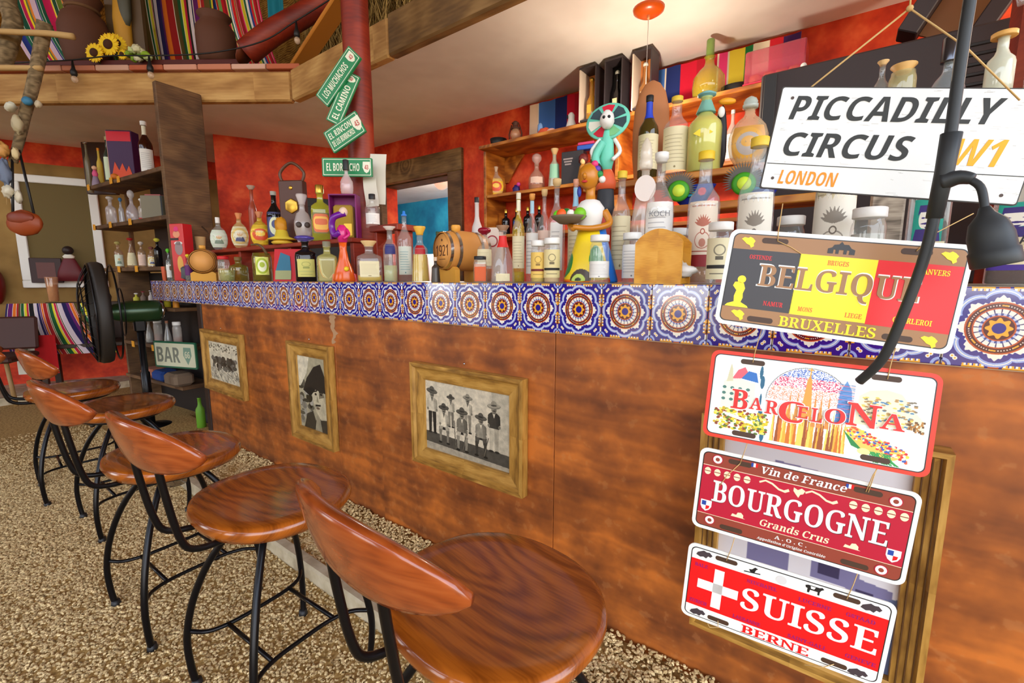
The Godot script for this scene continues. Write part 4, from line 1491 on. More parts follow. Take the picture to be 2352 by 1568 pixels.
func stopper(o: Node, how: String, m: Material, y: float, top: float, r: float) -> void:
	var h := top - y
	var prof: Array
	match how:
		"cork": prof = [r * 0.78, 0.0, r * 0.85, h * 0.25, r, h * 0.3, r * 1.02, h * 0.95, r * 0.9, h]
		"flat": prof = [r, 0.0, r, h * 0.04, r, h * 0.93, r * 0.9, h]
		"lid": prof = [r, 0.0, r * 1.02, h * 0.05, r * 1.02, h * 0.9, r * 0.95, h]
		"flare": prof = [r * 0.6, 0.0, r * 0.62, h * 0.2, r * 1.05, h * 0.85, r, h]
		"ball": prof = [r * 0.5, 0.0, r * 0.55, h * 0.15, r * 1.15, h * 0.4, r * 1.25, h * 0.6, r * 1.0, h * 0.85, r * 0.4, h]
		"spire": prof = [r * 0.9, 0.0, r * 1.1, h * 0.1, r * 1.1, h * 0.3, r * 0.95, h * 0.34, r * 1.0, h * 0.5, r * 0.75, h * 0.8, r * 0.2, h]
		"pourer": prof = [r, 0.0, r, h * 0.3, r * 0.55, h * 0.4, r * 0.45, h * 0.95, r * 0.3, h]
		_: prof = [r, 0.0, r, h]
	for i in range(1, prof.size(), 2):
		prof[i] += y
	part(o, {"lid": "lid", "flat": "cap", "cork": "cork", "pourer": "pourer"}.get(how, "stopper"), lathe(prof, 8 if how in ["ball", "spire"] else 16), m)


# h is the full height with the closure
func bottle(called: String, label: String, at: Vector3, h: float, r: float, kind: String, body: Material, opt := {}) -> Node3D:
	var prof: Array = PROFILES[kind]
	var turn: float = opt.get("turn", rad_to_deg(atan2(-at.x, -at.z)))
	var o := thing(called, label, opt.get("cat", "jar" if kind == "jar" else "bottle"), at, turn, opt.get("group", "bottles and jars on the bar"))
	var power: float = opt.get("power", 2.0)
	var flat: float = opt.get("flat", 1.0)
	var full := []
	for i in range(0, prof.size(), 2):
		full.append(prof[i] * r)
		full.append(prof[i + 1] * h)
	var seg := 24 if r > 0.02 else 14
	part(o, "body", lathe(full, seg, power, flat, true, true), body)
	var neck: float = prof[prof.size() - 2] * r
	var ny: float = prof[prof.size() - 1] * h
	if opt.has("liquid"):
		var fill: float = opt.get("fill", 0.5)
		var lq := []
		for i in range(0, prof.size(), 2):
			if prof[i + 1] < fill:
				lq.append(prof[i] * r * 0.93)
				lq.append(maxf(prof[i + 1] * h, 0.004 + 0.001 * i))
		lq.append(radius_at(prof, fill) * r * 0.93)
		lq.append(fill * h)
		part(o, "liquid", lathe(lq, seg, power, flat), opt.liquid)
	if opt.has("cap"):
		stopper(o, opt.cap[0], opt.cap[1], ny - 0.012 * h, h, neck * opt.get("cap_r", 1.05))
	for l in opt.get("labels", []):
		part(o, "paper_label", wrap_label(prof, h, r * l[4] if l.size() > 4 else r, l[1], l[2], l[3], power, flat), l[0])
	return o


func label_image(bg: Color, fg: Color, kind: String, accent := Color8(150, 60, 40)) -> Image:
	var w := 128
	var h := 160
	var im := canvas(w, h, bg)
	var r := RandomNumberGenerator.new()
	r.seed = kind.hash()
	match kind:
		"agave":
			fpoly(im, pv([14, 12, 114, 12, 114, 15, 14, 15]), fg.lerp(bg, 0.4))
			for k in 9:
				var a := -PI * (0.12 + 0.76 * k / 8.0)
				var d := Vector2(cos(a), sin(a))
				var n := d.orthogonal() * 4.5
				var c := Vector2(64, 74)
				fpoly(im, PackedVector2Array([c + n * 0.6, c + d * 20 + n, c + d * 36, c + d * 20 - n, c - n * 0.6]), fg.lerp(bg, 0.25))
			fell(im, 64, 116, 30, 26, fg.lerp(bg, 0.35))
			fell(im, 64, 116, 27, 23, bg)
			fell(im, 64, 124, 13, 13, fg.lerp(bg, 0.4))
			fell(im, 64, 90, 9, 9, fg)
			fell(im, 64, 90, 6, 6, bg)
			fpoly(im, pv([24, 148, 104, 148, 104, 151, 24, 151]), fg)
		"lines":
			for k in 8:
				var y := 30 + k * 14
				fpoly(im, pv([16, y, 112 - r.randi_range(0, 30), y, 112 - r.randi_range(0, 30), y + 3, 16, y + 3]), fg.lerp(bg, 0.55))
			fell(im, 64, 148, 4, 4, fg)
		"band":
			fell(im, 64, 46, 22, 22, fg.lerp(bg, 0.5))
			fell(im, 64, 46, 17, 17, bg)
			fpoly(im, pv([50, 70, 78, 70, 78, 84, 50, 84]), fg.lerp(bg, 0.3))
			fpoly(im, pv([8, 104, 120, 104, 120, 118, 8, 118]), accent)
			fpoly(im, pv([30, 136, 98, 136, 98, 140, 30, 140]), fg.lerp(bg, 0.4))
		"sun":
			fell(im, 64, 80, 58, 72, accent)
			fell(im, 64, 80, 42, 52, fg)
			fell(im, 64, 70, 24, 24, accent)
		"portrait":
			fell(im, 64, 80, 56, 70, accent)
			fell(im, 64, 82, 40, 52, bg)
			fell(im, 64, 66, 16, 18, Color8(206, 168, 110))
			fpoly(im, pv([34, 128, 44, 90, 84, 90, 94, 128]), fg)
		"face":
			fpoly(im, pv([0, 0, 128, 0, 128, 160, 0, 160]), accent)
			fpoly(im, pv([10, 160, 24, 112, 104, 112, 118, 160]), fg)
			fell(im, 64, 74, 28, 38, bg)
			fpoly(im, pv([30, 60, 36, 22, 92, 22, 98, 60, 84, 48, 44, 48]), fg)
			fell(im, 53, 70, 5, 3, fg)
			fell(im, 75, 70, 5, 3, fg)
			fpoly(im, pv([44, 92, 64, 86, 84, 92, 64, 96]), fg)
			fpoly(im, pv([58, 104, 70, 104, 64, 118]), fg)
	return im


func counter_items() -> void:
	var clear := glass(232, 240, 236, 0.11)
	var bluish := glass(205, 228, 240, 0.14)
	var amberg := glass(196, 122, 30, 0.45)
	var olive := glass(120, 112, 34, 0.5)
	var dark := mat("dark_glass", Color8(22, 18, 20), 0.08)
	var gold_l := mat("liquid_gold", Color8(206, 170, 30), 0.1)
	var amber_l := mat("liquid_amber", Color8(176, 92, 16), 0.1)
	var brown_l := mat("liquid_brown", Color8(82, 34, 14), 0.1)
	var lime_l := mat("liquid_lime", Color8(220, 214, 96), 0.2)
	var white: Material = M.white_paint
	var cork: Material = M.cork
	var agave_r := textured("label_agave_red", label_image(Color8(226, 210, 190), Color8(164, 72, 52), "agave"), 0.7)
	var agave_k := textured("label_agave_grey", label_image(Color8(228, 222, 206), Color8(110, 100, 88), "agave"), 0.7)
	var lines := textured("label_lines", label_image(Color8(236, 234, 228), Color8(120, 120, 124), "lines"), 0.7)
	var cream := textured("label_cream", label_image(Color8(228, 216, 176), Color8(150, 130, 90), "lines"), 0.7)
	var pink := textured("label_pink", label_image(Color8(230, 200, 182), Color8(170, 130, 110), "lines"), 0.7)
	var band := textured("label_band", label_image(Color8(222, 206, 150), Color8(70, 60, 44), "band", Color8(30, 28, 26)), 0.7)
	var band_r := textured("label_band_red", label_image(Color8(226, 190, 96), Color8(110, 80, 40), "band", Color8(110, 30, 30)), 0.7)
	var sun := textured("label_sun", label_image(Color8(236, 196, 40), Color8(226, 74, 22), "sun", Color8(250, 206, 60)), 0.4)
	var saint := textured("label_saint", label_image(Color8(228, 222, 190), Color8(70, 76, 120), "portrait", Color8(226, 196, 110)), 0.4)
	var face := textured("label_face", label_image(Color8(232, 228, 214), Color8(52, 34, 110), "face", Color8(20, 150, 130)), 0.6)
	var pale := textured("label_pale", label_image(Color8(208, 220, 196), Color8(120, 140, 120), "portrait", Color8(214, 222, 206)), 0.4)

	# wooden steps standing on the counter
	var st := thing("bottle_step", "low wooden step shelf on the far half of the counter", "shelf", Vector3(-2.97, TOP, -1.43))
	part(st, "board", box(1.98, 0.022, 0.16, 0.003), M.red_timber, Vector3(0, 0.205, 0))
	for x in [-0.96, -0.3, 0.35, 0.96]:
		part(st, "support", box(0.03, 0.194, 0.12, 0.003), M.red_timber, Vector3(x, 0.097, 0))
	var sb := thing("bottle_step", "small raised wooden shelf beside the red post, holding one bottle", "shelf", Vector3(-1.85, TOP, -1.52))
	part(sb, "board", box(0.22, 0.03, 0.13, 0.003), M.red_timber, Vector3(-0.02, 0.264, 0))
	part(sb, "support", box(0.02, 0.249, 0.1, 0.002), M.red_timber, Vector3(0.06, 0.1245, 0))
	part(sb, "support", box(0.02, 0.249, 0.1, 0.002), M.red_timber, Vector3(-0.10, 0.1245, 0))
	var s2 := thing("bottle_step", "two tier wooden bottle rack on the near half of the counter", "shelf", Vector3(-0.48, TOP, -1.74))
	part(s2, "board", box(0.86, 0.024, 0.13, 0.003), M.honey_wood, Vector3(0, 0.252, 0.06))
	part(s2, "board", box(0.86, 0.024, 0.14, 0.003), M.honey_wood, Vector3(0, 0.382, -0.06))
	for x in [-0.41, 0.41]:
		part(s2, "support", box(0.024, 0.24, 0.12, 0.003), M.honey_wood, Vector3(x, 0.12, 0.06))
		part(s2, "support", box(0.024, 0.37, 0.11, 0.003), M.honey_wood, Vector3(x, 0.185, -0.062))
	var T1 := TOP + 0.216
	var T2 := TOP + 0.264
	var T3 := TOP + 0.394

	# ---- far end of the counter
	var o := thing("carton", "tall red gift carton with a bearded figure at the counter's far end", "box", Vector3(-5.869, 1.136, -1.759), 25.0)
	o.position = Vector3(-3.965, TOP, -1.275)
	part(o, "box_body", box_at(Vector3(0, 0.205, 0), 0.115, 0.41, 0.08, 0.003), col(206, 20, 22, 0.4))
	for q in [[0.0, 0.37, 0.02, 0.02, 220, 40, 120], [0.0, 0.335, 0.03, 0.026, 226, 150, 110], [0.01, 0.235, 0.034, 0.05, 150, 130, 130], [0.01, 0.27, 0.036, 0.014, 236, 230, 226], [0.012, 0.12, 0.026, 0.06, 226, 170, 80]]:
		part(o, "printed_figure", prism(oval(q[2], q[3], 18), 0.001), col(q[4], q[5], q[6]), Vector3(q[0], q[1], 0.0402))
	part(o, "printed_rifle", box(0.07, 0.016, 0.001), col(40, 30, 26), Vector3(-0.02, 0.30, 0.0406))
	bottle("mini_bottle", "small bottle with a bright green cap at the counter's far end", Vector3(-4.139, 1.136, -1.232), 0.240, 0.0198, "squat", clear, {"cap": ["ball", col(90, 190, 40)], "cap_r": 1.5, "labels": [[lines, 0.1, 0.5, 2.4]]})
	bottle("shot_cup", "small orange clay cup on the counter's far corner", Vector3(-4.215, 1.136, -1.218), 0.106, 0.0172, "cup", col(214, 96, 58), {"cat": "cup"})
	solo("stone_mortar", lump(Vector3(0.062, 0.055, 0.05), 0.5, 3), col(96, 98, 102, 0.9), "grey carved stone lump beside the red carton", "stone", Vector3(-3.83, TOP + 0.056, -1.255))
	bottle("mini_bottle", "small bottle with yellow cap and purple label beside the grey stone", Vector3(-3.744, 1.136, -1.228), 0.186, 0.0225, "squat", clear, {"cap": ["ball", col(226, 206, 30)], "cap_r": 1.4, "labels": [[col(100, 30, 110), 0.2, 0.58, 3.0]]})
	barrel("small barrel on a yellow stand at the far end of the counter", Vector3(-3.552, 1.260, -1.262), 0.085, 0.19, 60.0, "", col(212, 150, 30))
	bottle("wooden_cup", "pale turned wooden cup on the step, leftmost of two", Vector3(-4.266, 1.352, -1.420), 0.131, 0.0370, "cup", cork, {"cat": "cup"})
	bottle("wooden_cup", "pale turned wooden cup on the step, beside the metal ladle", Vector3(-4.046, 1.352, -1.420), 0.119, 0.0389, "cup", cork, {"cat": "cup"})
	o = thing("ladle", "grey metal ladle leaning on the step behind the small barrel", "ladle", Vector3(-3.78, 1.352, -1.44))
	part(o, "bowl", ball(0.055, 1.0, 0.9, 0.5), M.chrome, Vector3(0, 0.05, 0))
	part(o, "handle", tube([Vector3(-0.02, 0.08, 0), Vector3(-0.2, 0.19, 0.02)], 0.006, 8), M.chrome)
	bottle("round_flask", "round flask with a pale green label on the step", Vector3(-3.697, 1.352, -1.420), 0.237, 0.0560, "round", clear, {"flat": 0.5, "cap": ["flat", white], "labels": [[pale, 0.1, 0.62, 2.6]]})
	bottle("round_flask", "round flask with a blue robed figure label on the step", Vector3(-3.357, 1.352, -1.420), 0.239, 0.0537, "round", glass(220, 206, 140, 0.3), {"flat": 0.5, "cap": ["flare", col(222, 140, 80)], "cap_r": 1.5, "labels": [[saint, 0.1, 0.62, 2.6]]})
	bottle("round_flask", "round flask with a fiery orange sun label on the step", Vector3(-3.064, 1.352, -1.420), 0.223, 0.0566, "round", glass(226, 200, 60, 0.4), {"flat": 0.5, "cap": ["flare", col(206, 130, 84)], "cap_r": 1.5, "labels": [[sun, 0.08, 0.62, 2.8]]})
	bottle("tall_bottle", "tall slender bottle with wide rough stopper behind the sun flask", Vector3(-3.224, 1.352, -1.455), 0.408, 0.0255, "tall", col(150, 60, 34, 0.3), {"cap": ["flare", col(170, 140, 120)], "cap_r": 2.2})
	bottle("salt_jar", "glass salt jar with a red lid behind the shallow dish", Vector3(-3.349, 1.136, -1.300), 0.163, 0.0368, "jar", clear, {"cap": ["lid", col(206, 26, 30)], "liquid": cork, "fill": 0.5})
	bottle("amber_bottle", "squat olive amber bottle between the salt jar and the bird bottle", Vector3(-3.165, 1.136, -1.315), 0.153, 0.0555, "squat", olive, {"cap": ["flat", col(120, 90, 40)]})
	bottle("glass_dish", "shallow greenish glass dish before the salt jar", Vector3(-3.123, 1.136, -1.228), 0.068, 0.0462, "cup", glass(170, 180, 110, 0.4), {"cat": "dish"})
	o = bottle("bird_bottle", "olive bottle with a round yellow label and a twisted branch stopper", Vector3(-2.736, 1.136, -1.265), 0.183, 0.0511, "jar", olive, {"labels": [[textured("label_lime", label_image(Color8(226, 232, 120), Color8(236, 240, 200), "sun", Color8(170, 190, 40)), 0.5), 0.2, 0.75, 1.4]], "liquid": olive, "fill": 0.4})
	part(o, "branch_stopper", tube(smooth([Vector3(0.03, 0.15, 0), Vector3(0.01, 0.19, 0.01), Vector3(-0.015, 0.21, 0), Vector3(-0.05, 0.205, 0.01)], 4), 0.009, 8, false, 0.004), col(96, 72, 40))
	o = thing("menu_card", "red folded menu card with a teal picture on the counter", "menu card", Vector3(-4.902, 1.136, -2.472), 40.0)
	o.position = Vector3(-2.50, TOP, -1.29)
	part(o, "cover", box_at(Vector3(0, 0.09, 0), 0.15, 0.18, 0.004), col(196, 12, 30), Vector3(0.01, 0, 0.03), Vector3(-12, 0, 0))
	part(o, "cover", box_at(Vector3(0, 0.09, 0), 0.15, 0.18, 0.004), col(196, 12, 30), Vector3(0.01, 0, -0.045), Vector3(12, 0, 0))
	part(o, "picture", prism(pv([-0.055, 0.0, 0.03, 0.0, 0.02, 0.09, -0.03, 0.11]), 0.001), col(40, 110, 140), Vector3(0, 0.05, 0.025), Vector3(-12, 0, 0))
	part(o, "picture", prism(pv([-0.055, 0.0, 0.03, 0.0, 0.03, 0.05, -0.055, 0.05]), 0.001), col(156, 160, 110), Vector3(0, 0.01, 0.034), Vector3(-12, 0, 0))
	o = thing("hat_figure", "small yellow seated figure with a broad hat on the step", "figurine", Vector3(-2.703, 1.311, -1.375), 20.0)
	o.position.y = T1
	part(o, "hat", lathe([0.075, 0.025, 0.078, 0.03, 0.04, 0.045, 0.03, 0.08, 0.01, 0.09], 16), col(222, 196, 60))
	part(o, "body", lump(Vector3(0.035, 0.05, 0.03), 0.4, 8), col(206, 140, 20), Vector3(0.0, 0.105, 0))
	part(o, "base", lathe([0.05, 0.0, 0.06, 0.012, 0.03, 0.028], 14), col(222, 180, 50))
	bottle("dark_bottle", "dark bottle with a big round white label on the step", Vector3(-2.954, 1.352, -1.465), 0.343, 0.0469, "wine", dark, {"cap": ["flat", col(170, 170, 160)], "labels": [[textured("label_disc", label_image(Color8(40, 44, 90), Color8(222, 228, 190), "sun", Color8(70, 78, 130)), 0.5), 0.12, 0.62, 2.4]]})
	o = thing("leather_case", "brown leather bottle case with arched handle and gold hexagon", "case", Vector3(-2.731, 1.317, -1.475), 30.0)
	o.position.y = T1
	part(o, "case_body", box_at(Vector3(0, 0.19, 0), 0.15, 0.38, 0.06, 0.006), col(84, 48, 34, 0.4))
	part(o, "handle", tube(smooth([Vector3(-0.06, 0.37, 0), Vector3(-0.075, 0.43, 0), Vector3(0, 0.485, 0), Vector3(0.075, 0.43, 0), Vector3(0.06, 0.37, 0)], 5), 0.009, 8), col(96, 60, 40, 0.4))
	part(o, "gold_badge", lathe([0.045, 0.0, 0.045, 0.004, 0.04, 0.006], 6), M.gold, Vector3(0.005, 0.23, 0.031), Vector3(90, 0, 0))
	part(o, "gold_stud", ball(0.012, 1, 1, 0.4), M.gold, Vector3(0.005, 0.335, 0.031))
	o = bottle("skull_bottle", "cut crystal skull bottle with a blocky stopper on the step", Vector3(-2.542, 1.352, -1.420), 0.275, 0.0480, "flask", glass(226, 218, 216, 0.4), {"power": 2.6, "cap": ["flare", glass(236, 226, 224, 0.55)], "cap_r": 2.0})
	for s in [-1, 1]:
		part(o, "eye_socket", ball(0.016, 1, 1, 0.5), col(70, 56, 50), Vector3(s * 0.022, 0.1, 0.052))
	bottle("dark_bottle", "black bottle with a violet glass ball stopper and yellow label", Vector3(-2.260, 1.136, -1.265), 0.235, 0.0516, "squat", dark, {"power": 3.0, "cap": ["ball", glass(60, 40, 170, 0.6)], "cap_r": 2.1, "labels": [[textured("label_moss", label_image(Color8(206, 200, 110), Color8(120, 130, 60), "band", Color8(190, 190, 110)), 0.6), 0.1, 0.48, 1.5]]})
	bottle("square_bottle", "square golden bottle with a glowing orange disc label on the step", Vector3(-2.354, 1.352, -1.420), 0.303, 0.0489, "squat", glass(190, 190, 50, 0.5), {"power": 7.0, "cap": ["flat", M.gold], "cap_r": 1.2, "labels": [[textured("label_ember", label_image(Color8(120, 110, 40), Color8(250, 190, 60), "sun", Color8(226, 100, 20)), 0.4), 0.14, 0.5, 1.2]]})
	bottle("square_bottle", "square bottle with arched gold lines before the step", Vector3(-2.062, 1.136, -1.265), 0.195, 0.0479, "squat", glass(196, 190, 110, 0.5), {"power": 6.0, "cap": ["flat", col(130, 126, 104)], "labels": [[textured("label_arch", arch_image(), 0.4), 0.03, 0.6, 1.3]]})
	o = thing("gift_box", "purple gift box showing a gold bottle, on the step", "box", Vector3(-2.127, 1.293, -1.420), 38.0)
	o.position.y = T1
	var pk := col(120, 12, 96)
	part(o, "back_panel", box_at(Vector3(0, 0.11, -0.035), 0.14, 0.22, 0.006), pk)
	part(o, "side_panel", box_at(Vector3(0.067, 0.11, 0), 0.006, 0.22, 0.07), pk)
	part(o, "side_panel", box_at(Vector3(-0.067, 0.11, 0), 0.006, 0.22, 0.07), pk)
	part(o, "top_panel", box_at(Vector3(0, 0.223, 0), 0.14, 0.006, 0.076), pk)
	part(o, "boxed_bottle", box_at(Vector3(-0.005, 0.09, 0), 0.1, 0.17, 0.05, 0.008), glass(196, 160, 60, 0.6))
	part(o, "gold_label", box_at(Vector3(0.02, 0.05, 0.026), 0.04, 0.06, 0.001), M.gold)
	bottle("crystal_decanter", "cut crystal decanter with a black cap standing on the purple box", Vector3(-2.10, T1 + 0.227, -1.42), 0.17, 0.032, "decanter", glass(232, 214, 218, 0.4), {"power": 2.5, "cap": ["flat", M.black_plastic], "cap_r": 1.3})
	bottle("clear_bottle", "clear bottle with black cap and white label on the raised shelf", Vector3(-2.032, 1.415, -1.520), 0.173, 0.0374, "squat", clear, {"cap": ["flat", M.black_plastic], "labels": [[lines, 0.1, 0.42, 2.2]], "cap_r": 1.2})
	mermaid_vase()
	bottle("glass_decanter", "low square decanter with amber spirit and a pale stopper", Vector3(-1.790, 1.136, -1.310), 0.187, 0.0563, "squat", clear, {"power": 5.0, "liquid": gold_l, "fill": 0.16, "cap": ["flare", cork], "cap_r": 1.6, "labels": [[cream, 0.12, 0.5, 1.0]]})
	bottle("clear_bottle", "clear bottle with frosted flared stopper and small blue neck tag", Vector3(-1.663, 1.136, -1.330), 0.245, 0.0306, "tall", clear, {"cap": ["flare", glass(240, 226, 214, 0.7)], "cap_r": 2.0, "liquid": glass(216, 224, 160, 0.5), "fill": 0.3, "labels": [[col(40, 40, 110), 0.5, 0.68, 1.6]]})
	bottle("clear_bottle", "tall clear bottle with blue and black pourer beside the barrel", Vector3(-1.703, 1.136, -1.450), 0.330, 0.0346, "wine", clear, {"cap": ["pourer", col(50, 130, 220)], "cap_r": 1.1, "labels": [[textured("label_mist", label_image(Color8(214, 220, 206), Color8(30, 110, 120), "lines"), 0.6), 0.1, 0.5, 2.0]]})
	bottle("gold_bottle", "yellow spirit bottle with gold stopper and red neck tag", Vector3(-1.444, 1.136, -1.310), 0.229, 0.0378, "taper", clear, {"liquid": gold_l, "fill": 0.5, "cap": ["flare", col(222, 170, 60, 0.3)], "cap_r": 2.0, "labels": [[col(170, 16, 24), 0.5, 0.66, 1.5]]})
	bottle("shaker", "little dark bottle just left of the numbered barrel", Vector3(-1.313, 1.136, -1.270), 0.099, 0.0188, "taper", col(60, 50, 42, 0.3), {"cap": ["flat", col(210, 180, 150)], "cap_r": 1.2})
	bottle("green_bottle", "dark green topped bottle behind the numbered barrel", Vector3(-1.591, 1.136, -1.560), 0.237, 0.0209, "wine", glass(60, 90, 50, 0.6), {"cap": ["flat", col(50, 70, 36)], "cap_r": 1.4, "labels": [[cream, 0.1, 0.5, 2.2]]})
	barrel("oak barrel on a cradle with the number 1921 burnt on its head", Vector3(-1.306, 1.262, -1.420), 0.083, 0.20, -16.0, "1921", M.cork)
	bottle("red_top_bottle", "bottle with a round crimson top right of the numbered barrel", Vector3(-1.135, 1.136, -1.360), 0.210, 0.0289, "squat", clear, {"cap": ["ball", mat("crimson_gloss", Color8(140, 16, 40), 0.15)], "cap_r": 2.0, "labels": [[cream, 0.3, 0.6, 2.4]], "liquid": amber_l, "fill": 0.25})
	bottle("amber_bottle", "small square amber bottle with an orange label before the red top", Vector3(-1.077, 1.136, -1.265), 0.095, 0.0239, "jar", clear, {"power": 6.0, "liquid": amber_l, "fill": 0.7, "cap": ["lid", M.black_plastic], "labels": [[col(206, 84, 20), 0.06, 0.6, 1.2]]})
	bottle("painted_bottle", "white bottle with a dark face near the doorway jamb", Vector3(-1.430, 1.136, -1.660), 0.393, 0.0252, "tall", col(206, 196, 190), {"cap": ["flat", M.black_plastic], "labels": [[col(40, 50, 56), 0.36, 0.55, 1.4]]})
	o = thing("white_carton", "small pale carton with a round red print by the doorway", "box", Vector3(-9.759, 1.136, -11.068), 30.0)
	o.position = Vector3(-1.30, TOP, -1.62)
	part(o, "box_body", box_at(Vector3(0, 0.12, 0), 0.085, 0.24, 0.06, 0.002), col(214, 196, 180))
	part(o, "round_print", prism(oval(0.026, 0.026), 0.001), col(150, 30, 36), Vector3(0, 0.18, 0.0302))
	part(o, "round_print", prism(oval(0.02, 0.02), 0.0012), col(214, 196, 180), Vector3(0, 0.18, 0.0304))
	bottle("clear_bottle", "clear pear shaped bottle with a bright red neck tag", Vector3(-0.992, 1.136, -1.290), 0.200, 0.0423, "pear", clear, {"cap": ["flare", col(150, 110, 80)], "cap_r": 1.5, "labels": [[col(214, 32, 26), 0.62, 0.82, 2.4, 1.1], [cream, 0.03, 0.16, 1.2]]})
	bottle("spirit_bottle", "yellowish bottle with a pointed cream label and pale neck band", Vector3(-1.002, 1.136, -1.400), 0.329, 0.0232, "wine", glass(210, 180, 70, 0.4), {"cap": ["flat", col(214, 206, 180)], "labels": [[cream, 0.16, 0.52, 2.4], [col(226, 220, 190), 0.8, 0.92, 3.0]], "liquid": gold_l, "fill": 0.12})
	bottle("spirit_bottle", "bottle with an orange cork, pale blue neck and white label", Vector3(-0.988, 1.136, -1.470), 0.334, 0.0230, "wine", clear, {"cap": ["cork", col(222, 150, 70)], "cap_r": 1.3, "labels": [[lines, 0.1, 0.56, 2.8], [col(170, 206, 222), 0.78, 0.92, 3.2]]})
	bottle("spirit_bottle", "bottle with a cork and a dusty pink label", Vector3(-0.977, 1.136, -1.540), 0.360, 0.0253, "wine", clear, {"cap": ["cork", cork], "cap_r": 1.3, "labels": [[pink, 0.1, 0.56, 2.8]]})
	bottle("spirit_bottle", "tall clear corked bottle with a narrow white label", Vector3(-0.867, 1.136, -1.450), 0.370, 0.0306, "wine", clear, {"cap": ["cork", cork], "cap_r": 1.4, "labels": [[lines, 0.12, 0.58, 1.6]]})
	bottle("spice_jar", "white lidded jar with red banded yellow label, left of a pair", Vector3(-0.829, 1.136, -1.270), 0.139, 0.0233, "jar", clear, {"cap": ["lid", white], "cap_r": 1.12, "labels": [[band_r, 0.12, 0.72, 2.8]], "liquid": gold_l, "fill": 0.7})
	bottle("spice_jar", "white lidded jar with black banded yellow label, right of a pair", Vector3(-0.781, 1.136, -1.280), 0.145, 0.0258, "jar", clear, {"cap": ["lid", white], "cap_r": 1.12, "labels": [[band, 0.12, 0.74, 2.8]], "liquid": cork, "fill": 0.7})
	bottle("spirit_bottle", "bottle with pale blue neck behind the basket woman", Vector3(-0.833, 1.136, -1.530), 0.378, 0.0280, "wine", clear, {"cap": ["cork", col(214, 150, 120)], "labels": [[col(150, 196, 222), 0.74, 0.92, 3.4], [cream, 0.1, 0.54, 2.4]]})
	basket_woman()
	bottle("spice_jar", "white lidded jar with plain white label before the basket woman", Vector3(-0.602, 1.136, -1.260), 0.143, 0.0285, "jar", clear, {"cap": ["lid", white], "cap_r": 1.12, "labels": [[lines, 0.12, 0.46, 3.0]]})
	bottle("spirit_bottle", "bottle with yellow cap and full length cream label", Vector3(-0.631, 1.136, -1.480), 0.370, 0.0308, "tall", clear, {"cap": ["flat", col(226, 190, 50)], "cap_r": 1.2, "labels": [[cream, 0.12, 0.6, 2.8]]})
	bottle("spice_jar", "white lidded jar half hidden by the napkin holder's left side", Vector3(-0.556, 1.136, -1.400), 0.158, 0.0298, "jar", clear, {"cap": ["lid", white], "cap_r": 1.12, "labels": [[lines, 0.1, 0.76, 2.8]]})
	o = bottle("crystal_decanter", "ornate crystal decanter with a round medallion behind the bottles", Vector3(-0.570, 1.136, -1.530), 0.477, 0.0435, "flask", glass(236, 222, 206, 0.35), {"power": 2.2, "flat": 0.6, "cap": ["spire", glass(240, 228, 214, 0.5)], "cap_r": 1.6})
	part(o, "medallion", prism(oval(0.034, 0.042, 28), 0.006), glass(226, 206, 190, 0.7), Vector3(0, 0.31, 0.028))
	o = bottle("spirit_bottle", "bottle with white label lettered Koch above the napkin holder", Vector3(-0.487, 1.136, -1.440), 0.398, 0.0437, "wine", clear, {"cap": ["cork", white], "cap_r": 1.3, "labels": [[lines, 0.2, 0.62, 2.2]], "liquid": glass(150, 84, 40, 0.6), "fill": 0.12})
	lettering(o, "KOCH", 0.016, 0.058, Vector3(0, 0.21, 0.0505), col(110, 110, 112), "sans", 0.0, 0.0006)
	bottle("spice_jar", "white lidded jar behind the napkin holder", Vector3(-0.466, 1.136, -1.560), 0.179, 0.0374, "jar", clear, {"cap": ["lid", white], "cap_r": 1.12, "labels": [[lines, 0.1, 0.76, 2.8]]})
	napkin_holder()
	bottle("spirit_bottle", "bottle with yellow cap and red agave label over a dark red band", Vector3(-0.351, 1.136, -1.420), 0.375, 0.0443, "tall", bluish, {"cap": ["flat", col(226, 190, 40)], "cap_r": 1.15, "labels": [[agave_r, 0.22, 0.62, 2.0], [col(140, 20, 28), 0.13, 0.22, 2.0]], "liquid": glass(190, 140, 60, 0.5), "fill": 0.13})
	o = bottle("spice_jar", "white lidded jar with agave drawing and black band", Vector3(-0.271, 1.136, -1.280), 0.158, 0.0302, "jar", clear, {"cap": ["lid", white], "cap_r": 1.12, "labels": [[textured("label_agave_band", label_image(Color8(222, 214, 176), Color8(44, 40, 36), "band", Color8(30, 28, 28)), 0.6), 0.08, 0.74, 2.8]]})
	bottle("spirit_bottle", "large bottle with yellow cap and grey agave label", Vector3(-0.216, 1.136, -1.420), 0.390, 0.0452, "tall", bluish, {"cap": ["flat", col(226, 190, 60)], "cap_r": 1.15, "labels": [[agave_k, 0.14, 0.62, 2.2]]})
	bottle("spice_jar", "white lidded jar behind the top edge of the flag plate", Vector3(-0.141, 1.136, -1.550), 0.192, 0.0360, "jar", clear, {"cap": ["lid", white], "cap_r": 1.12, "liquid": col(120, 124, 100), "fill": 0.6})
	bottle("spirit_bottle", "bottle with a tall grey agave label below the street sign", Vector3(-0.040, 1.136, -1.520), 0.403, 0.0468, "tall", glass(226, 210, 150, 0.35), {"cap": ["flat", col(226, 190, 60)], "labels": [[agave_k, 0.14, 0.62, 2.6]]})
	bottle("spice_jar", "white lidded jar of crystals between street sign and flag plate", Vector3(0.034, 1.136, -1.420), 0.184, 0.0356, "jar", clear, {"cap": ["lid", white], "cap_r": 1.1, "liquid": col(176, 176, 166, 0.9), "fill": 0.66})
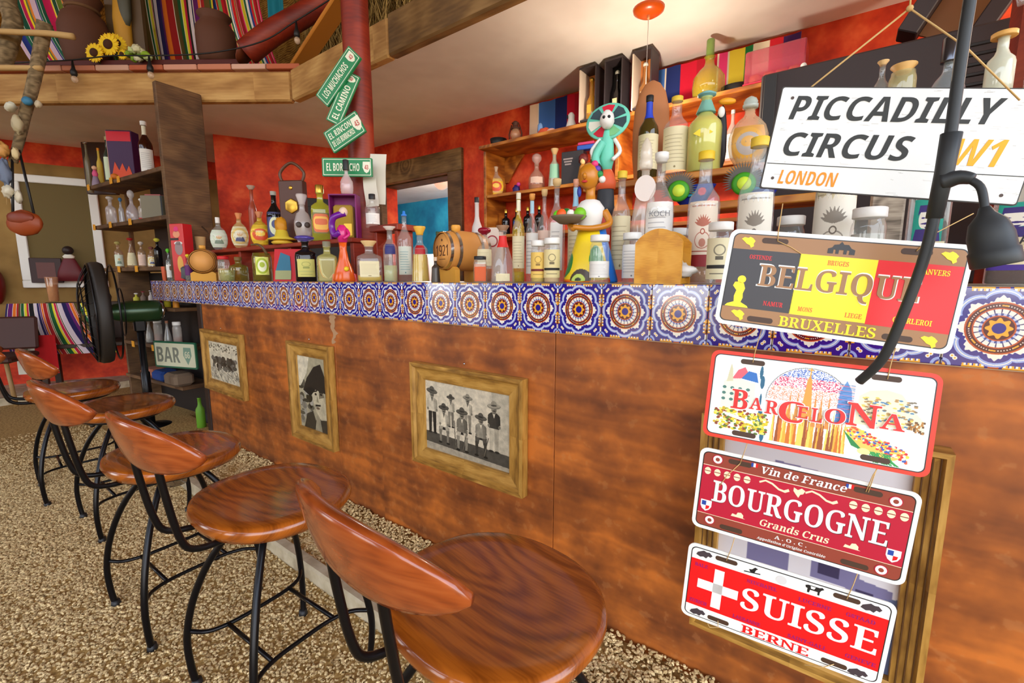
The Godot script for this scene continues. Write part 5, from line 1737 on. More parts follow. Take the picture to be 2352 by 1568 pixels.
	bottle("spirit_bottle", "bottle with portrait label on teal behind the black cable", Vector3(0.141, 1.136, -1.420), 0.345, 0.0374, "tall", clear, {"cap": ["flat", cork], "power": 3.5, "labels": [[face, 0.28, 0.55, 1.0], [cream, 0.08, 0.28, 1.6]]})
	o = bottle("spirit_bottle", "square bottle of dark spirit with mustached portrait label at right edge", Vector3(0.263, 1.136, -1.330), 0.276, 0.0345, "squat", clear, {"power": 5.0, "liquid": brown_l, "fill": 0.5, "cap": ["flat", cork], "labels": [[face, 0.34, 0.58, 1.0], [cream, 0.15, 0.34, 1.6], [col(70, 40, 140), 0.11, 0.15, 1.8]]})
	lettering(o, "LUCAS", 0.017, 0.062, Vector3(0, 0.088, 0.056), col(36, 30, 34), "sans_bold", 0.0, 0.0006)
	# ---- on the near rack
	bottle("leather_gourd", "tan leather covered gourd with stitched holes on the rack", Vector3(-0.671, 1.530, -1.840), 0.387, 0.0706, "dome", col(176, 112, 66, 0.7), {"cat": "gourd", "flat": 0.5, "turn": 20.0})
	bottle("spirit_bottle", "dark bottle with blue foil neck and white label on the rack", Vector3(-0.649, 1.530, -1.755), 0.301, 0.0370, "wine", glass(70, 60, 20, 0.75), {"cap": ["flat", M.black_plastic], "labels": [[col(30, 60, 190), 0.72, 0.92, 3.6], [cream, 0.1, 0.52, 2.6]]})
	bottle("spirit_bottle", "stout bottle with wide cream label on the rack", Vector3(-0.554, 1.530, -1.780), 0.283, 0.0448, "tall", clear, {"cap": ["flat", col(226, 190, 60)], "labels": [[cream, 0.06, 0.6, 2.6]]})
	o = bottle("spirit_bottle", "pale lime liqueur bottle with a knotted teal cloth on its neck", Vector3(-0.451, 1.530, -1.780), 0.275, 0.0569, "wine", glass(226, 226, 130, 0.55), {"liquid": lime_l, "fill": 0.62, "cap": ["ball", col(120, 176, 176)], "cap_r": 1.3, "labels": []})
	part(o, "cloth_bow", lathe([0.034, 0.205, 0.026, 0.225, 0.014, 0.255, 0.02, 0.275], 9), col(120, 176, 160, 0.9))
	part(o, "lips_print", prism(pv([-0.032, 0.0, -0.012, 0.014, 0.0, 0.009, 0.012, 0.014, 0.032, 0.0, 0.0, -0.016]), 0.002), col(240, 210, 40), Vector3(-0.006, 0.125, 0.0525))
	bottle("crystal_decanter", "big crystal decanter with gold rimmed medallion on the rack", Vector3(-0.308, 1.530, -1.780), 0.230, 0.0627, "round", glass(226, 200, 160, 0.4), {"flat": 0.55, "cap": ["spire", glass(200, 222, 214, 0.6)], "cap_r": 1.5, "labels": [[textured("label_medal", label_image(Color8(206, 150, 70), Color8(176, 164, 156), "sun", Color8(216, 160, 60)), 0.3), 0.06, 0.56, 1.9]]})
	o = thing("toucan_figure", "small black figure with an orange bill behind the lime bottle", "figurine", Vector3(-0.413, 1.546, -1.850), 30.0)
	o.position.y = T3
	part(o, "body", lump(Vector3(0.022, 0.12, 0.022), 0.2, 4), M.black_plastic, Vector3(0, 0.12, 0))
	part(o, "bill", lump(Vector3(0.03, 0.012, 0.012), 0.1, 5), col(236, 160, 20), Vector3(0.01, 0.25, 0.02))
	part(o, "eye_patch", ball(0.012, 1, 1.6, 0.5), white, Vector3(-0.008, 0.215, 0.02))
	var px := [Vector3(-0.492, 1.405, -1.640), Vector3(-0.289, 1.386, -1.640)]
	for i in 2:
		o = thing("lime_ornament", ["round lime slice ornament with dark spikes left of the agave bottles", "round lime slice ornament with dark spikes between the agave bottles"][i], "ornament", px[i], 18.0, "lime slice ornaments on the rack")
		o.position.y = T2
		part(o, "spikes", spikes(0.062, 0.04, 28), col(90, 86, 78, 0.8), Vector3(0, 0.06, -0.004))
		part(o, "rind", lathe([0.034, 0.0, 0.036, 0.006, 0.03, 0.012], 24), col(60, 150, 20), Vector3(0, 0.05, 0), Vector3(90, 0, 0))
		part(o, "flesh", lathe([0.021, 0.0, 0.02, 0.003], 20), col(200, 226, 60), Vector3(0, 0.05, 0.012), Vector3(90, 0, 0))
	for i in 2:
		o = thing("painted_bowl", ["blue painted bowl with yellow flowers on the rack, left one", "blue painted bowl with flowers on the rack, right one"][i], "bowl", [Vector3(-0.459, 1.453, -1.690), Vector3(-0.254, 1.430, -1.690)][i], 0.0, "painted bowls on the rack")
		o.position.y = T2
		part(o, "bowl", lathe([0.03, 0.0, 0.05, 0.02, 0.078, 0.07, 0.072, 0.071, 0.04, 0.02], 22, 2.0, 0.42), col(24, 44, 140, 0.3))
		for k in 3:
			part(o, "flower", prism(oval(0.014, 0.014, 7), 0.002), [col(240, 200, 40), col(30, 150, 190), col(226, 60, 80)][k], Vector3(-0.04 + k * 0.04, 0.045, 0.029))
	# ---- shelf on weathered posts behind the street sign
	o = thing("plank_shelf", "weathered grey plank shelf behind the hanging street sign", "shelf", Vector3(0.33, TOP, -1.86))
	part(o, "board", box(1.0, 0.03, 0.16, 0.004), M.grey_wood, Vector3(0, 0.455, 0))
	for x in [-0.245, 0.05, 0.42]:
		part(o, "post", box(0.085, 0.44, 0.05, 0.006), M.grey_wood, Vector3(x, 0.22, 0))
	var S := TOP + 0.47
	bottle("corked_bottle", "bottle with a turned pale stopper rising above the street sign", Vector3(0.038, 1.606, -1.860), 0.202, 0.0190, "tall", clear, {"cap": ["flare", cork], "cap_r": 1.7})
	bottle("corked_jar", "jar with a wide wooden cork rising above the street sign", Vector3(0.087, 1.606, -1.840), 0.171, 0.0331, "jar", glass(214, 206, 150, 0.4), {"cap": ["flare", col(216, 170, 100)], "cap_r": 1.05})
	bottle("crystal_decanter", "glass decanter with silver black stopper above the street sign", Vector3(0.186, 1.606, -1.840), 0.218, 0.0419, "decanter", bluish, {"cap": ["flat", mat("silver_black", Color8(90, 92, 100), 0.15, 0.8)], "cap_r": 1.3})
	bottle("milk_bottle", "milky glass bottle with a broad wooden stopper above the street sign", Vector3(0.290, 1.606, -1.840), 0.199, 0.0296, "tall", glass(222, 226, 206, 0.75), {"cap": ["lid", col(222, 170, 90)], "cap_r": 2.0})
	o = bottle("handled_jug", "clear jug with a looped handle at the right edge", Vector3(0.363, 1.606, -1.830), 0.103, 0.0265, "jar", clear, {"liquid": col(206, 150, 60), "fill": 0.6})
	part(o, "handle", tube(smooth([Vector3(-0.05, 0.26, 0), Vector3(-0.06, 0.33, 0), Vector3(-0.01, 0.36, 0), Vector3(0.03, 0.34, 0)], 5), 0.008, 8), clear)


func arch_image() -> Image:
	var im := canvas(128, 160, Color8(150, 140, 70))
	for k in 3:
		for s in [-1.0, 1.0]:
			var p := PackedVector2Array()
			for i in 20:
				var t := i / 19.0
				p.append(Vector2(64 + s * (58 - k * 15) * (1.0 - t * t), 10 + t * 140))
			for i in 20:
				var t := 1.0 - i / 19.0
				p.append(Vector2(64 + s * (50 - k * 15) * (1.0 - t * t), 10 + t * 140))
			fpoly(im, p, [Color8(206, 120, 40), Color8(226, 206, 120), Color8(196, 190, 130)][k])
	return im


func spikes(r1: float, r0: float, n: int) -> ArrayMesh:
	var p := PackedVector2Array()
	for i in n * 2:
		var a := PI * (-0.15 + 1.3 * i / (n * 2 - 1.0))
		p.append(Vector2(cos(a), sin(a)) * (r1 if i % 2 else r0))
	p.append(Vector2(0, -0.015))
	return prism(p, 0.003)


func barrel(label: String, c: Vector3, r: float, l: float, turn: float, number: String, stand: Material) -> void:
	# lies on a cradle; the head faces local +z
	var o := thing("barrel", label, "barrel", Vector3(c.x, TOP, c.z), turn, "small barrels on the bar")
	var y := r + 0.045
	var body := part(o, "staves", lathe([r * 0.84, -l / 2, r * 0.9, -l / 2 + 0.004, r * 0.97, -l / 4, r, 0.0, r * 0.97, l / 4, r * 0.9, l / 2 - 0.004, r * 0.84, l / 2], 28, 2.0, 1.0, true, false), mat("barrel_wood", Color8(206, 140, 66), 0.5), Vector3(0, y, 0), Vector3(90, 0, 0))
	for t in [-0.45, -0.26, 0.26, 0.45]:
		var rr := r * (1.0 - 0.13 * pow(absf(t) * 2.0, 2.0)) + 0.002
		part(body, "hoop", lathe([rr, t * l - 0.007, rr, t * l + 0.007], 28, 2.0, 1.0, false, false), M.chrome if number != "" else col(70, 50, 26))
	part(o, "barrel_head", lathe([r * 0.8, 0.0, r * 0.8, 0.004], 28), mat("barrel_head", Color8(226, 160, 84), 0.6), Vector3(0, y, l / 2 - 0.008), Vector3(90, 0, 0))
	part(o, "bung", lathe([0.018, 0.0, 0.02, 0.02, 0.017, 0.026], 14), col(226, 160, 60), Vector3(0, y + r - 0.004, 0.03))
	var poly := pv([-r * 0.85, 0.0, r * 0.85, 0.0, r * 0.85, 0.05, r * 0.62, 0.062, r * 0.3, 0.05, 0.0, 0.047, -r * 0.3, 0.05, -r * 0.62, 0.062, -r * 0.85, 0.05])
	for z in [-l * 0.36, l * 0.28]:
		part(o, "cradle", prism(poly, 0.022), stand if number == "" else mat("cradle_wood", Color8(222, 160, 60), 0.5), Vector3(0, 0, z))
	if number != "":
		lettering(o, number, r * 0.52, r * 1.15, Vector3(0, y, l / 2 - 0.0035), col(80, 40, 16), "sans", 0.0, 0.0008)
		part(o, "burnt_mark", prism(oval(0.005, 0.005), 0.0008), col(80, 40, 16), Vector3(0, y + r * 0.5, l / 2 - 0.0042))
		part(o, "burnt_mark", box(r * 0.6, 0.002, 0.0008), col(80, 40, 16), Vector3(0, y - r * 0.42, l / 2 - 0.0038))


func mermaid_vase() -> void:
	var o := thing("figure_bottle", "orange and purple glass mermaid bottle before the red post", "bottle", Vector3(0, 0, 0), 30.0, "bottles and jars on the bar")
	o.position = Vector3(-1.94, TOP, -1.275)
	var h := 0.345
	part(o, "tail", lathe([0.052, 0.0, 0.056, 0.01, 0.045, 0.05, 0.026, 0.10, 0.017, 0.15, 0.02, 0.19], 16, 2.0, 0.7), mat("orange_gloss", Color8(222, 92, 24), 0.2))
	part(o, "torso", lathe([0.02, 0.185, 0.026, 0.22, 0.023, 0.25, 0.012, 0.265], 14), mat("magenta_gloss", Color8(206, 40, 120), 0.2))
	part(o, "hair", tube(smooth([Vector3(0.02, 0.32, 0), Vector3(-0.03, 0.30, 0.015), Vector3(-0.045, 0.26, 0.01), Vector3(-0.03, 0.22, 0.015), Vector3(0.0, 0.23, 0.02)], 5), 0.015, 10), mat("purple_gloss", Color8(106, 24, 140), 0.2))
	part(o, "head", ball(0.02, 1.0, 1.15, 1.0), col(226, 196, 176), Vector3(0.01, 0.325, 0))
	part(o, "arm", tube(smooth([Vector3(0.022, 0.245, 0), Vector3(0.04, 0.22, 0.015), Vector3(0.02, 0.20, 0.03)], 4), 0.007, 8), M.magenta_gloss)
	for s in [-1, 1]:
		part(o, "fin", prism(pv([0, 0, s * 0.062, -0.006, s * 0.058, 0.028, s * 0.03, 0.045, 0, 0.05]), 0.012), M.orange_gloss if s < 0 else mat("red_gloss", Color8(190, 24, 30), 0.2), Vector3(0, 0.006, -0.01))
	part(o, "flower", ball(0.012), col(240, 200, 30), Vector3(0.025, 0.06, 0.026))


func basket_woman() -> void:
	# clay doll: flared painted skirt, white blouse, arms holding a basket of fruit
	var o := thing("clay_doll", "clay doll of a woman in a painted skirt carrying a fruit basket", "figurine", Vector3(0, 0, 0), 24.0)
	o.position = Vector3(-0.687, 1.150, -1.360)
	o.position.y = TOP
	var skin := col(196, 124, 30, 0.35)
	part(o, "skirt", lathe([0.082, 0.0, 0.084, 0.008, 0.066, 0.07, 0.048, 0.13, 0.036, 0.176], 20), textured("skirt_print", skirt_image(), 0.35))
	part(o, "skirt_back", lathe([0.076, 0.002, 0.077, 0.01, 0.06, 0.07, 0.044, 0.13, 0.034, 0.174], 20), col(10, 110, 206, 0.35), Vector3(0.018, 0, -0.012))
	part(o, "waistband", lathe([0.040, 0.168, 0.042, 0.174, 0.038, 0.182], 18), M.white_paint)
	part(o, "blouse", lathe([0.034, 0.18, 0.042, 0.215, 0.046, 0.24, 0.03, 0.262, 0.016, 0.268], 18, 2.0, 0.8), M.white_paint)
	part(o, "neck", lathe([0.017, 0.262, 0.015, 0.285, 0.016, 0.31], 12), skin)
	var head := part(o, "head", lump(Vector3(0.034, 0.042, 0.036), 0.12, 6), skin, Vector3(-0.006, 0.338, 0.004))
	part(head, "nose", lump(Vector3(0.007, 0.01, 0.012), 0.1, 2), skin, Vector3(-0.012, -0.004, 0.033))
	part(head, "lips", ball(0.008, 1.2, 0.5, 0.6), col(190, 40, 40), Vector3(-0.012, -0.02, 0.032))
	part(head, "hair", lump(Vector3(0.036, 0.036, 0.032), 0.2, 7), M.black_plastic, Vector3(0.008, 0.012, -0.012))
	for k in 4:
		part(head, "hair_flower", ball(0.011), [col(226, 60, 120), col(90, 60, 170), col(30, 140, 70), col(236, 230, 226)][k], Vector3(0.018 + 0.008 * k, 0.036 - k * 0.016, 0.01))
	part(head, "earring", ball(0.012, 0.6, 1.4, 0.6), col(40, 60, 150), Vector3(-0.03, -0.045, 0.0))
	for s in [-1, 1]:
		part(o, "arm", tube(smooth([Vector3(s * 0.045, 0.23, 0.0), Vector3(s * 0.062, 0.19, 0.012), Vector3(s * 0.03 - 0.02, 0.172, 0.05), Vector3(-0.05, 0.176, 0.06)], 5), 0.0125, 10, false, 0.008), skin)
	var bk := part(o, "basket", lathe([0.03, 0.19, 0.052, 0.205, 0.058, 0.212, 0.05, 0.213], 18), col(120, 104, 84, 0.8), Vector3(-0.066, 0, 0.035))
	for k in 6:
		part(bk, "fruit", ball(0.014 + 0.003 * (k % 3)), [col(96, 206, 20), col(230, 90, 20), col(20, 110, 40), col(236, 230, 220), col(190, 20, 60), col(120, 190, 20)][k], Vector3(-0.036 + k * 0.0145, 0.218, 0.012 * (k % 2)))


func skirt_image() -> Image:
	var im := canvas(256, 128, Color8(238, 206, 30))
	fpoly(im, pv([0, 96, 256, 90, 256, 128, 0, 128]), Color8(232, 120, 16))
	for q in [[40, 60, 16, 22], [110, 70, 18, 20], [180, 58, 16, 22], [232, 70, 16, 22]]:
		fell(im, q[0], q[1], q[2], q[3], Color8(20, 130, 60))
	for q in [[70, 92], [150, 96], [210, 92]]:
		fell(im, q[0], q[1], 18, 15, Color8(60, 40, 20))
		fell(im, q[0] + 3, q[1] + 3, 12, 10, Color8(190, 214, 90))
		fell(im, q[0] + 3, q[1] + 3, 5, 4, Color8(40, 40, 20))
	for q in [[20, 100], [100, 108], [185, 108]]:
		fell(im, q[0], q[1], 13, 8, Color8(206, 60, 20))
	fpoly(im, pv([0, 120, 256, 120, 256, 128, 0, 128]), Color8(90, 150, 190))
	return im


func napkin_holder() -> void:
	var o := thing("napkin_holder", "bamboo napkin holder with arched sides on the counter edge", "napkin holder", Vector3(0, 0, 0), 0.0)
	o.position = Vector3(-0.416, 1.140, -1.275)
	o.position.y = TOP
	var wood := tri("bamboo", wood_image(64, 256, Color8(196, 128, 18), Color8(220, 154, 36), Color8(232, 170, 60), 2.0, 0.4, 51), 5.0, 0.4, false)
	var w := 0.128
	var poly := PackedVector2Array([Vector2(-w / 2, 0), Vector2(w / 2, 0)])
	for i in 13:
		var t := i / 12.0
		poly.append(Vector2(w / 2 - w * t, 0.112 + 0.036 * pow(sin(PI * t), 0.8)))
	for z in [0.036, -0.045]:
		part(o, "side_board", prism(poly, 0.009), wood, Vector3(0, 0, z))
	part(o, "base_board", box_at(Vector3(0, 0.008, 0.0), w * 0.96, 0.015, 0.075, 0.001), wood)
	var nk := thing("napkin", "crumpled white paper napkin standing in the bamboo holder", "napkin", o.position + Vector3(0.03, 0.0165, -0.004), 0.0)
	part(nk, "fold", box(0.03, 0.10, 0.05, 0.008), M.white_paint, Vector3(0.0, 0.052, 0.0), Vector3(0, 0, 24))
	part(nk, "fold", lump(Vector3(0.05, 0.02, 0.028), 0.6, 13), M.white_paint, Vector3(0.012, 0.02, 0.0))



func stripes_image(sd: int, cols: Array, wide := 1.0, n := 512) -> Image:
	var im := canvas(n, 8, cols[0])
	var r := RandomNumberGenerator.new()
	r.seed = sd
	var x := 0
	var k := 0
	while x < n:
		var w := int(r.randi_range(n / 60, n / 18) * wide)
		im.fill_rect(Rect2i(x, 0, w, 8), cols[k % cols.size()])
		if r.randf() < 0.5:
			im.fill_rect(Rect2i(x + w - 3, 0, 3, 8), Color8(226, 214, 196))
		x += w
		k += 1
	return im


# hanging or draped striped cloth; stripes across u, folds along v. lean shifts the foot sideways
func cloth_mesh(w: float, h: float, folds: float, amp: float, lean := 0.0, nu := 48, thick := 0.004, flare := 0.0) -> ArrayMesh:
	var st := begin()
	for side in [1.0, -1.0]:
		for i in nu:
			for j in 8:
				var ps := []
				var us := []
				for e in [[i, j], [i + 1, j], [i + 1, j + 1], [i, j + 1]]:
					var u: float = float(e[0]) / nu
					var v: float = float(e[1]) / 8.0
					var z := amp * sin(u * folds * TAU + v * 0.8) * (0.35 + 0.65 * v) + amp * 0.4 * sin(u * folds * 2.3 * TAU + 1.0)
					ps.append(Vector3((u - 0.5) * w * (1.0 + flare * v) + lean * v * v, -v * h, z + side * thick * 0.5))
					us.append(Vector2(u, v))
				if side > 0.0:
					quad(st, ps[0], ps[1], ps[2], ps[3], us[0], us[1], us[2], us[3])
				else:
					quad(st, ps[3], ps[2], ps[1], ps[0], us[3], us[2], us[1], us[0])
	return done(st)


func serape(key: String, sd: int) -> StandardMaterial3D:
	if M.has(key):
		return M[key]
	var sets := {
		"red": [Color8(196, 10, 30), Color8(150, 8, 20), Color8(226, 20, 90), Color8(240, 220, 40), Color8(16, 100, 50), Color8(236, 230, 220), Color8(30, 60, 140), Color8(206, 12, 20), Color8(120, 170, 90)],
		"dark": [Color8(30, 20, 80), Color8(96, 20, 100), Color8(222, 110, 20), Color8(160, 20, 20), Color8(90, 70, 20), Color8(16, 84, 40), Color8(222, 206, 40), Color8(190, 20, 60), Color8(20, 16, 20), Color8(206, 190, 200)],
		"green": [Color8(206, 176, 196), Color8(20, 40, 120), Color8(16, 90, 66), Color8(10, 76, 56), Color8(196, 16, 84), Color8(232, 206, 20), Color8(16, 70, 40), Color8(90, 110, 20), Color8(226, 130, 30)],
		"pink": [Color8(226, 196, 170), Color8(60, 110, 190), Color8(20, 40, 110), Color8(206, 6, 50), Color8(180, 8, 40), Color8(240, 60, 130), Color8(236, 214, 60), Color8(16, 120, 60), Color8(226, 214, 190), Color8(200, 20, 40), Color8(60, 20, 90)],
	}
	return textured(key, stripes_image(sd, sets[key.get_slice("_", 1)], 1.5 if key.ends_with("runner") else (1.5 if key.ends_with("left") else 1.0)), 0.9, true)


func back_shelves() -> void:
	var wood: Material = M.honey_wood
	var W := -3.085
	var o := thing("wall_shelf", "honey coloured wooden wall shelf with three boards on the orange wall", "shelf", Vector3.ZERO)
	var A := -2.345
	var Y1 := 2.155
	var Y2 := 1.80
	var Y3 := 1.49
	part(o, "board", box_at(Vector3(-1.2, Y1 - 0.012, -2.92), 2.3, 0.024, 0.33, 0.003), wood)
	part(o, "board", box_at(Vector3(-1.27, Y2 - 0.012, -2.95), 2.1, 0.024, 0.27, 0.003), wood)
	part(o, "board", box_at(Vector3(-1.27, Y3 - 0.012, -2.95), 2.1, 0.024, 0.27, 0.003), wood)
	part(o, "upright", box_at(Vector3(A, (Y1 - 0.024 + 1.14) / 2, -2.95), 0.024, Y1 - 0.024 - 1.14, 0.26, 0.003), wood)
	part(o, "upright", box_at(Vector3(-1.245, (Y1 - 0.024 + Y2) / 2, -2.95), 0.024, Y1 - 0.024 - Y2, 0.26, 0.003), wood)
	part(o, "upright", box_at(Vector3(-1.245, (Y2 - 0.024 + Y3) / 2, -2.95), 0.024, Y2 - 0.024 - Y3, 0.26, 0.003), wood)
	part(o, "upright", box_at(Vector3(-0.35, (Y1 - 0.024 + Y2) / 2, -2.95), 0.024, Y1 - 0.024 - Y2, 0.26, 0.003), wood)
	part(o, "gusset", prism(pv([0, 0, 0.19, 0, 0.03, -0.2, 0, -0.2]), 0.016), wood, Vector3(A + 0.012, Y1 - 0.024, -3.08))
	var g := "things on the wall shelf"
	# top board
	solo("black_bowl", lathe([0.04, 0.0, 0.055, 0.01, 0.066, 0.07, 0.062, 0.071, 0.05, 0.02], 20), M.black_plastic, "black bowl at the left end of the top shelf", "bowl", Vector3(-2.27, Y1, -2.90), Vector3.ZERO, g)
	o = thing("oil_lantern", "rusty oil lantern standing on the top shelf", "lantern", Vector3(-2.120, 2.252, -2.920), 20.0, g)
	o.position.y = Y1
	var rust := col(84, 44, 30, 0.6)
	part(o, "tank", lathe([0.045, 0.0, 0.05, 0.01, 0.05, 0.035, 0.03, 0.045], 16), rust)
	part(o, "chimney_glass", lathe([0.03, 0.045, 0.042, 0.08, 0.03, 0.12], 16), glass(222, 170, 130, 0.5))
	part(o, "hood", lathe([0.034, 0.12, 0.036, 0.13, 0.022, 0.145, 0.024, 0.16, 0.03, 0.165, 0.012, 0.18], 16), rust)
	for s in [-1, 1]:
		part(o, "side_tube", tube([Vector3(s * 0.046, 0.03, 0), Vector3(s * 0.05, 0.09, 0), Vector3(s * 0.03, 0.155, 0)], 0.005, 8), rust)
	o = thing("serape_runner", "folded striped serape runner along the wall above the top shelf", "blanket", Vector3(-1.18, 2.465, W + 0.055))
	part(o, "cloth", cloth_mesh(1.76, 0.29, 7.0, 0.012), serape("serape_pink_runner", 61))
	o = thing("painted_bird", "small painted bird figure in many colours on the top shelf", "figurine", Vector3(-1.823, 2.248, -2.860), 0.0, g)
	o.position.y = Y1
	part(o, "body", lump(Vector3(0.05, 0.03, 0.025), 0.4, 21), col(226, 90, 50), Vector3(0, 0.03, 0))
	part(o, "wing", lump(Vector3(0.02, 0.045, 0.015), 0.3, 22), col(110, 150, 206), Vector3(-0.035, 0.06, 0))
	part(o, "tail", lump(Vector3(0.035, 0.015, 0.012), 0.3, 23), col(236, 180, 170), Vector3(0.06, 0.03, 0.01))
	o = thing("white_parrot", "small white bird figure before the serape on the top shelf", "figurine", Vector3(-1.604, 2.220, -2.860), 0.0, g)
	o.position.y = Y1
	part(o, "body", lathe([0.03, 0.0, 0.036, 0.03, 0.022, 0.075, 0.024, 0.10, 0.012, 0.118], 14), M.white_paint)
	part(o, "beak", ball(0.012, 0.6, 1.2, 1.0), M.black_plastic, Vector3(-0.018, 0.09, 0.014))
	# display boxes with a bottle each
	var bx := [Vector3(-1.422, 2.190, -2.800), Vector3(-1.248, 2.194, -2.800), Vector3(-1.069, 2.194, -2.800)]
	var lab := ["black display box with a gold bottle, left of three on the top shelf", "black display box with a dark bottle, middle of three on the top shelf", "black display box with a slim bottle, right of three on the top shelf"]
	for i in 3:
		o = thing("display_box", lab[i], "box", bx[i], 0.0, "black display boxes on the top shelf")
		o.position.y = Y1
		var h := 0.318
		var k := col(52, 44, 48, 0.5)
		part(o, "back_panel", box_at(Vector3(0, h / 2, -0.06), 0.11, h, 0.006), col(196, 120, 60) if i != 1 else M.black_plastic)
		part(o, "side_panel", box_at(Vector3(-0.055, h / 2, 0), 0.008, h, 0.125), col(222, 206, 190) if i != 1 else k)
		part(o, "side_panel", box_at(Vector3(0.055, h / 2, 0), 0.008, h, 0.125), k)
		part(o, "top_panel", box_at(Vector3(0, h + 0.003, 0), 0.118, 0.012, 0.13), k)
		part(o, "base_panel", box_at(Vector3(0, 0.005, 0), 0.102, 0.01, 0.12), k)
		part(o, "boxed_bottle", lathe([0.032, 0.012, 0.034, 0.016, 0.034, 0.13, 0.014, 0.17, 0.011, 0.25, 0.014, 0.252], 16), [glass(214, 150, 30, 0.7), mat("dark_glass", Color8(22, 18, 20), 0.08), glass(170, 110, 50, 0.7)][i])
		part(o, "boxed_cap", ball(0.016), [M.gold, col(160, 160, 150), M.white_paint][i], Vector3(0, 0.262, 0))
		part(o, "boxed_label", box(0.03, 0.05, 0.001), [col(226, 180, 60), col(206, 200, 150), col(222, 190, 150)][i], Vector3(0, 0.08, 0.0345))
	bottle("demijohn", "big bulbous amber green demijohn on the top shelf", Vector3(-0.715, 2.155, -2.840), 0.315, 0.0863, "decanter", glass(176, 164, 50, 0.45), {"group": g, "cap": ["flat", glass(110, 150, 40, 0.7)], "cap_r": 0.7})
	solo("black_dish", lathe([0.045, 0.0, 0.065, 0.012, 0.075, 0.06, 0.07, 0.061, 0.05, 0.015], 20, 2.0, 0.8), M.black_plastic, "black shallow dish right of the demijohn on the top shelf", "dish", Vector3(-0.586, 2.257, -2.900) * Vector3(1, 0, 1) + Vector3(0, 2.155, 0), Vector3.ZERO, g)
	o = thing("pink_case", "translucent pink case at the right end of the top shelf", "case", Vector3(-0.383, 2.219, -2.840) * Vector3(1, 0, 1) + Vector3(0, 2.155, 0), 0.0, g)
	part(o, "shell", box_at(Vector3(0, 0.085, 0), 0.27, 0.16, 0.16, 0.006), glass(196, 70, 96, 0.55))
	part(o, "tray", box_at(Vector3(0, 0.004, 0), 0.28, 0.008, 0.17, 0.002), col(200, 40, 70, 0.3))
	part(o, "latch", ball(0.014), M.white_paint, Vector3(0.13, 0.03, 0.085))
	for k in 4:
		part(o, "contents", lump(Vector3(0.035, 0.03, 0.04), 0.4, 60 + k), col(214, 130, 70), Vector3(-0.09 + k * 0.058, 0.042, 0))
	# middle board
	bottle("round_flask", "round decanter with an orange sun label on the wall shelf", Vector3(-2.326, 1.800, -2.940), 0.236, 0.0632, "round", glass(222, 200, 180, 0.3), {"group": g, "flat": 0.5, "cap": ["flare", col(206, 180, 150)], "labels": [[M.label_sun, 0.08, 0.6, 2.4]]})
	o = thing("clay_monkey", "tiny purple and blue crouching figure on the wall shelf", "figurine", Vector3(-2.117, 1.822, -2.940) * Vector3(1, 0, 1) + Vector3(0, 1.80, 0), 0.0, g)
	part(o, "body", lump(Vector3(0.03, 0.035, 0.025), 0.5, 31), col(40, 30, 110), Vector3(-0.01, 0.035, 0))
	part(o, "head", ball(0.016), col(206, 60, 150), Vector3(0.012, 0.075, 0))
	part(o, "tail", tube(smooth([Vector3(0.01, 0.02, 0), Vector3(0.045, 0.015, 0), Vector3(0.06, 0.03, 0)], 4), 0.005, 6), col(170, 40, 130))
	bottle("spirit_bottle", "clear bottle with ball stopper and amber spirit on the wall shelf", Vector3(-1.937, 1.800, -2.940), 0.276, 0.0625, "decanter", glass(206, 170, 150, 0.35), {"group": g, "cap": ["ball", glass(226, 190, 180, 0.5)], "cap_r": 1.4, "liquid": M.liquid_amber, "fill": 0.16, "labels": [[M.label_pink, 0.2, 0.36, 1.6]]})
	bottle("spirit_bottle", "pale green bottle with flared wooden stopper on the wall shelf", Vector3(-1.770, 1.800, -2.920), 0.279, 0.0444, "taper", glass(206, 214, 190, 0.5), {"group": g, "cap": ["flare", M.cork], "cap_r": 1.9, "labels": [[col(150, 206, 176), 0.25, 0.6, 2.0]]})
	o = thing("black_carton", "black carton with pale print standing on the wall shelf", "box", Vector3(-1.609, 1.882, -2.920) * Vector3(1, 0, 1) + Vector3(0, 1.80, 0), 8.0, g)
	part(o, "box_body", box_at(Vector3(0, 0.115, 0), 0.16, 0.23, 0.08, 0.003), col(40, 36, 40, 0.5))
	for k in 3:
		part(o, "printed_line", box(0.07 - 0.012 * k, 0.01, 0.001), col(150, 140, 140), Vector3(-0.03, 0.18 - k * 0.018, 0.0405))
	part(o, "blue_wrap", box_at(Vector3(0.09, 0.25, -0.01), 0.13, 0.03, 0.06, 0.004), col(40, 90, 190))
	part(o, "blue_wrap", box_at(Vector3(0.09, 0.276, -0.01), 0.12, 0.018, 0.06, 0.004), col(206, 60, 110))
	o = thing("seated_doll", "small doll with reddish hair seated beside the black carton", "figurine", Vector3(-1.493, 1.839, -2.830) * Vector3(1, 0, 1) + Vector3(0, 1.80, 0), 10.0, g)
	part(o, "body", lathe([0.034, 0.0, 0.036, 0.02, 0.022, 0.10, 0.012, 0.115], 12), col(176, 120, 50))
	part(o, "head", ball(0.018, 1, 1.2, 1), col(222, 190, 130), Vector3(0, 0.132, 0))
	part(o, "hair", lump(Vector3(0.034, 0.034, 0.026), 0.3, 41), col(96, 30, 30), Vector3(0, 0.15, -0.012))
	bottle("spirit_bottle", "small moss green bottle beside the middle shelf upright", Vector3(-1.435, 1.800, -2.900), 0.171, 0.0381, "jar", glass(90, 96, 50, 0.6), {"group": g, "cap": ["lid", col(190, 180, 140)], "liquid": glass(120, 130, 60, 0.6), "fill": 0.3})
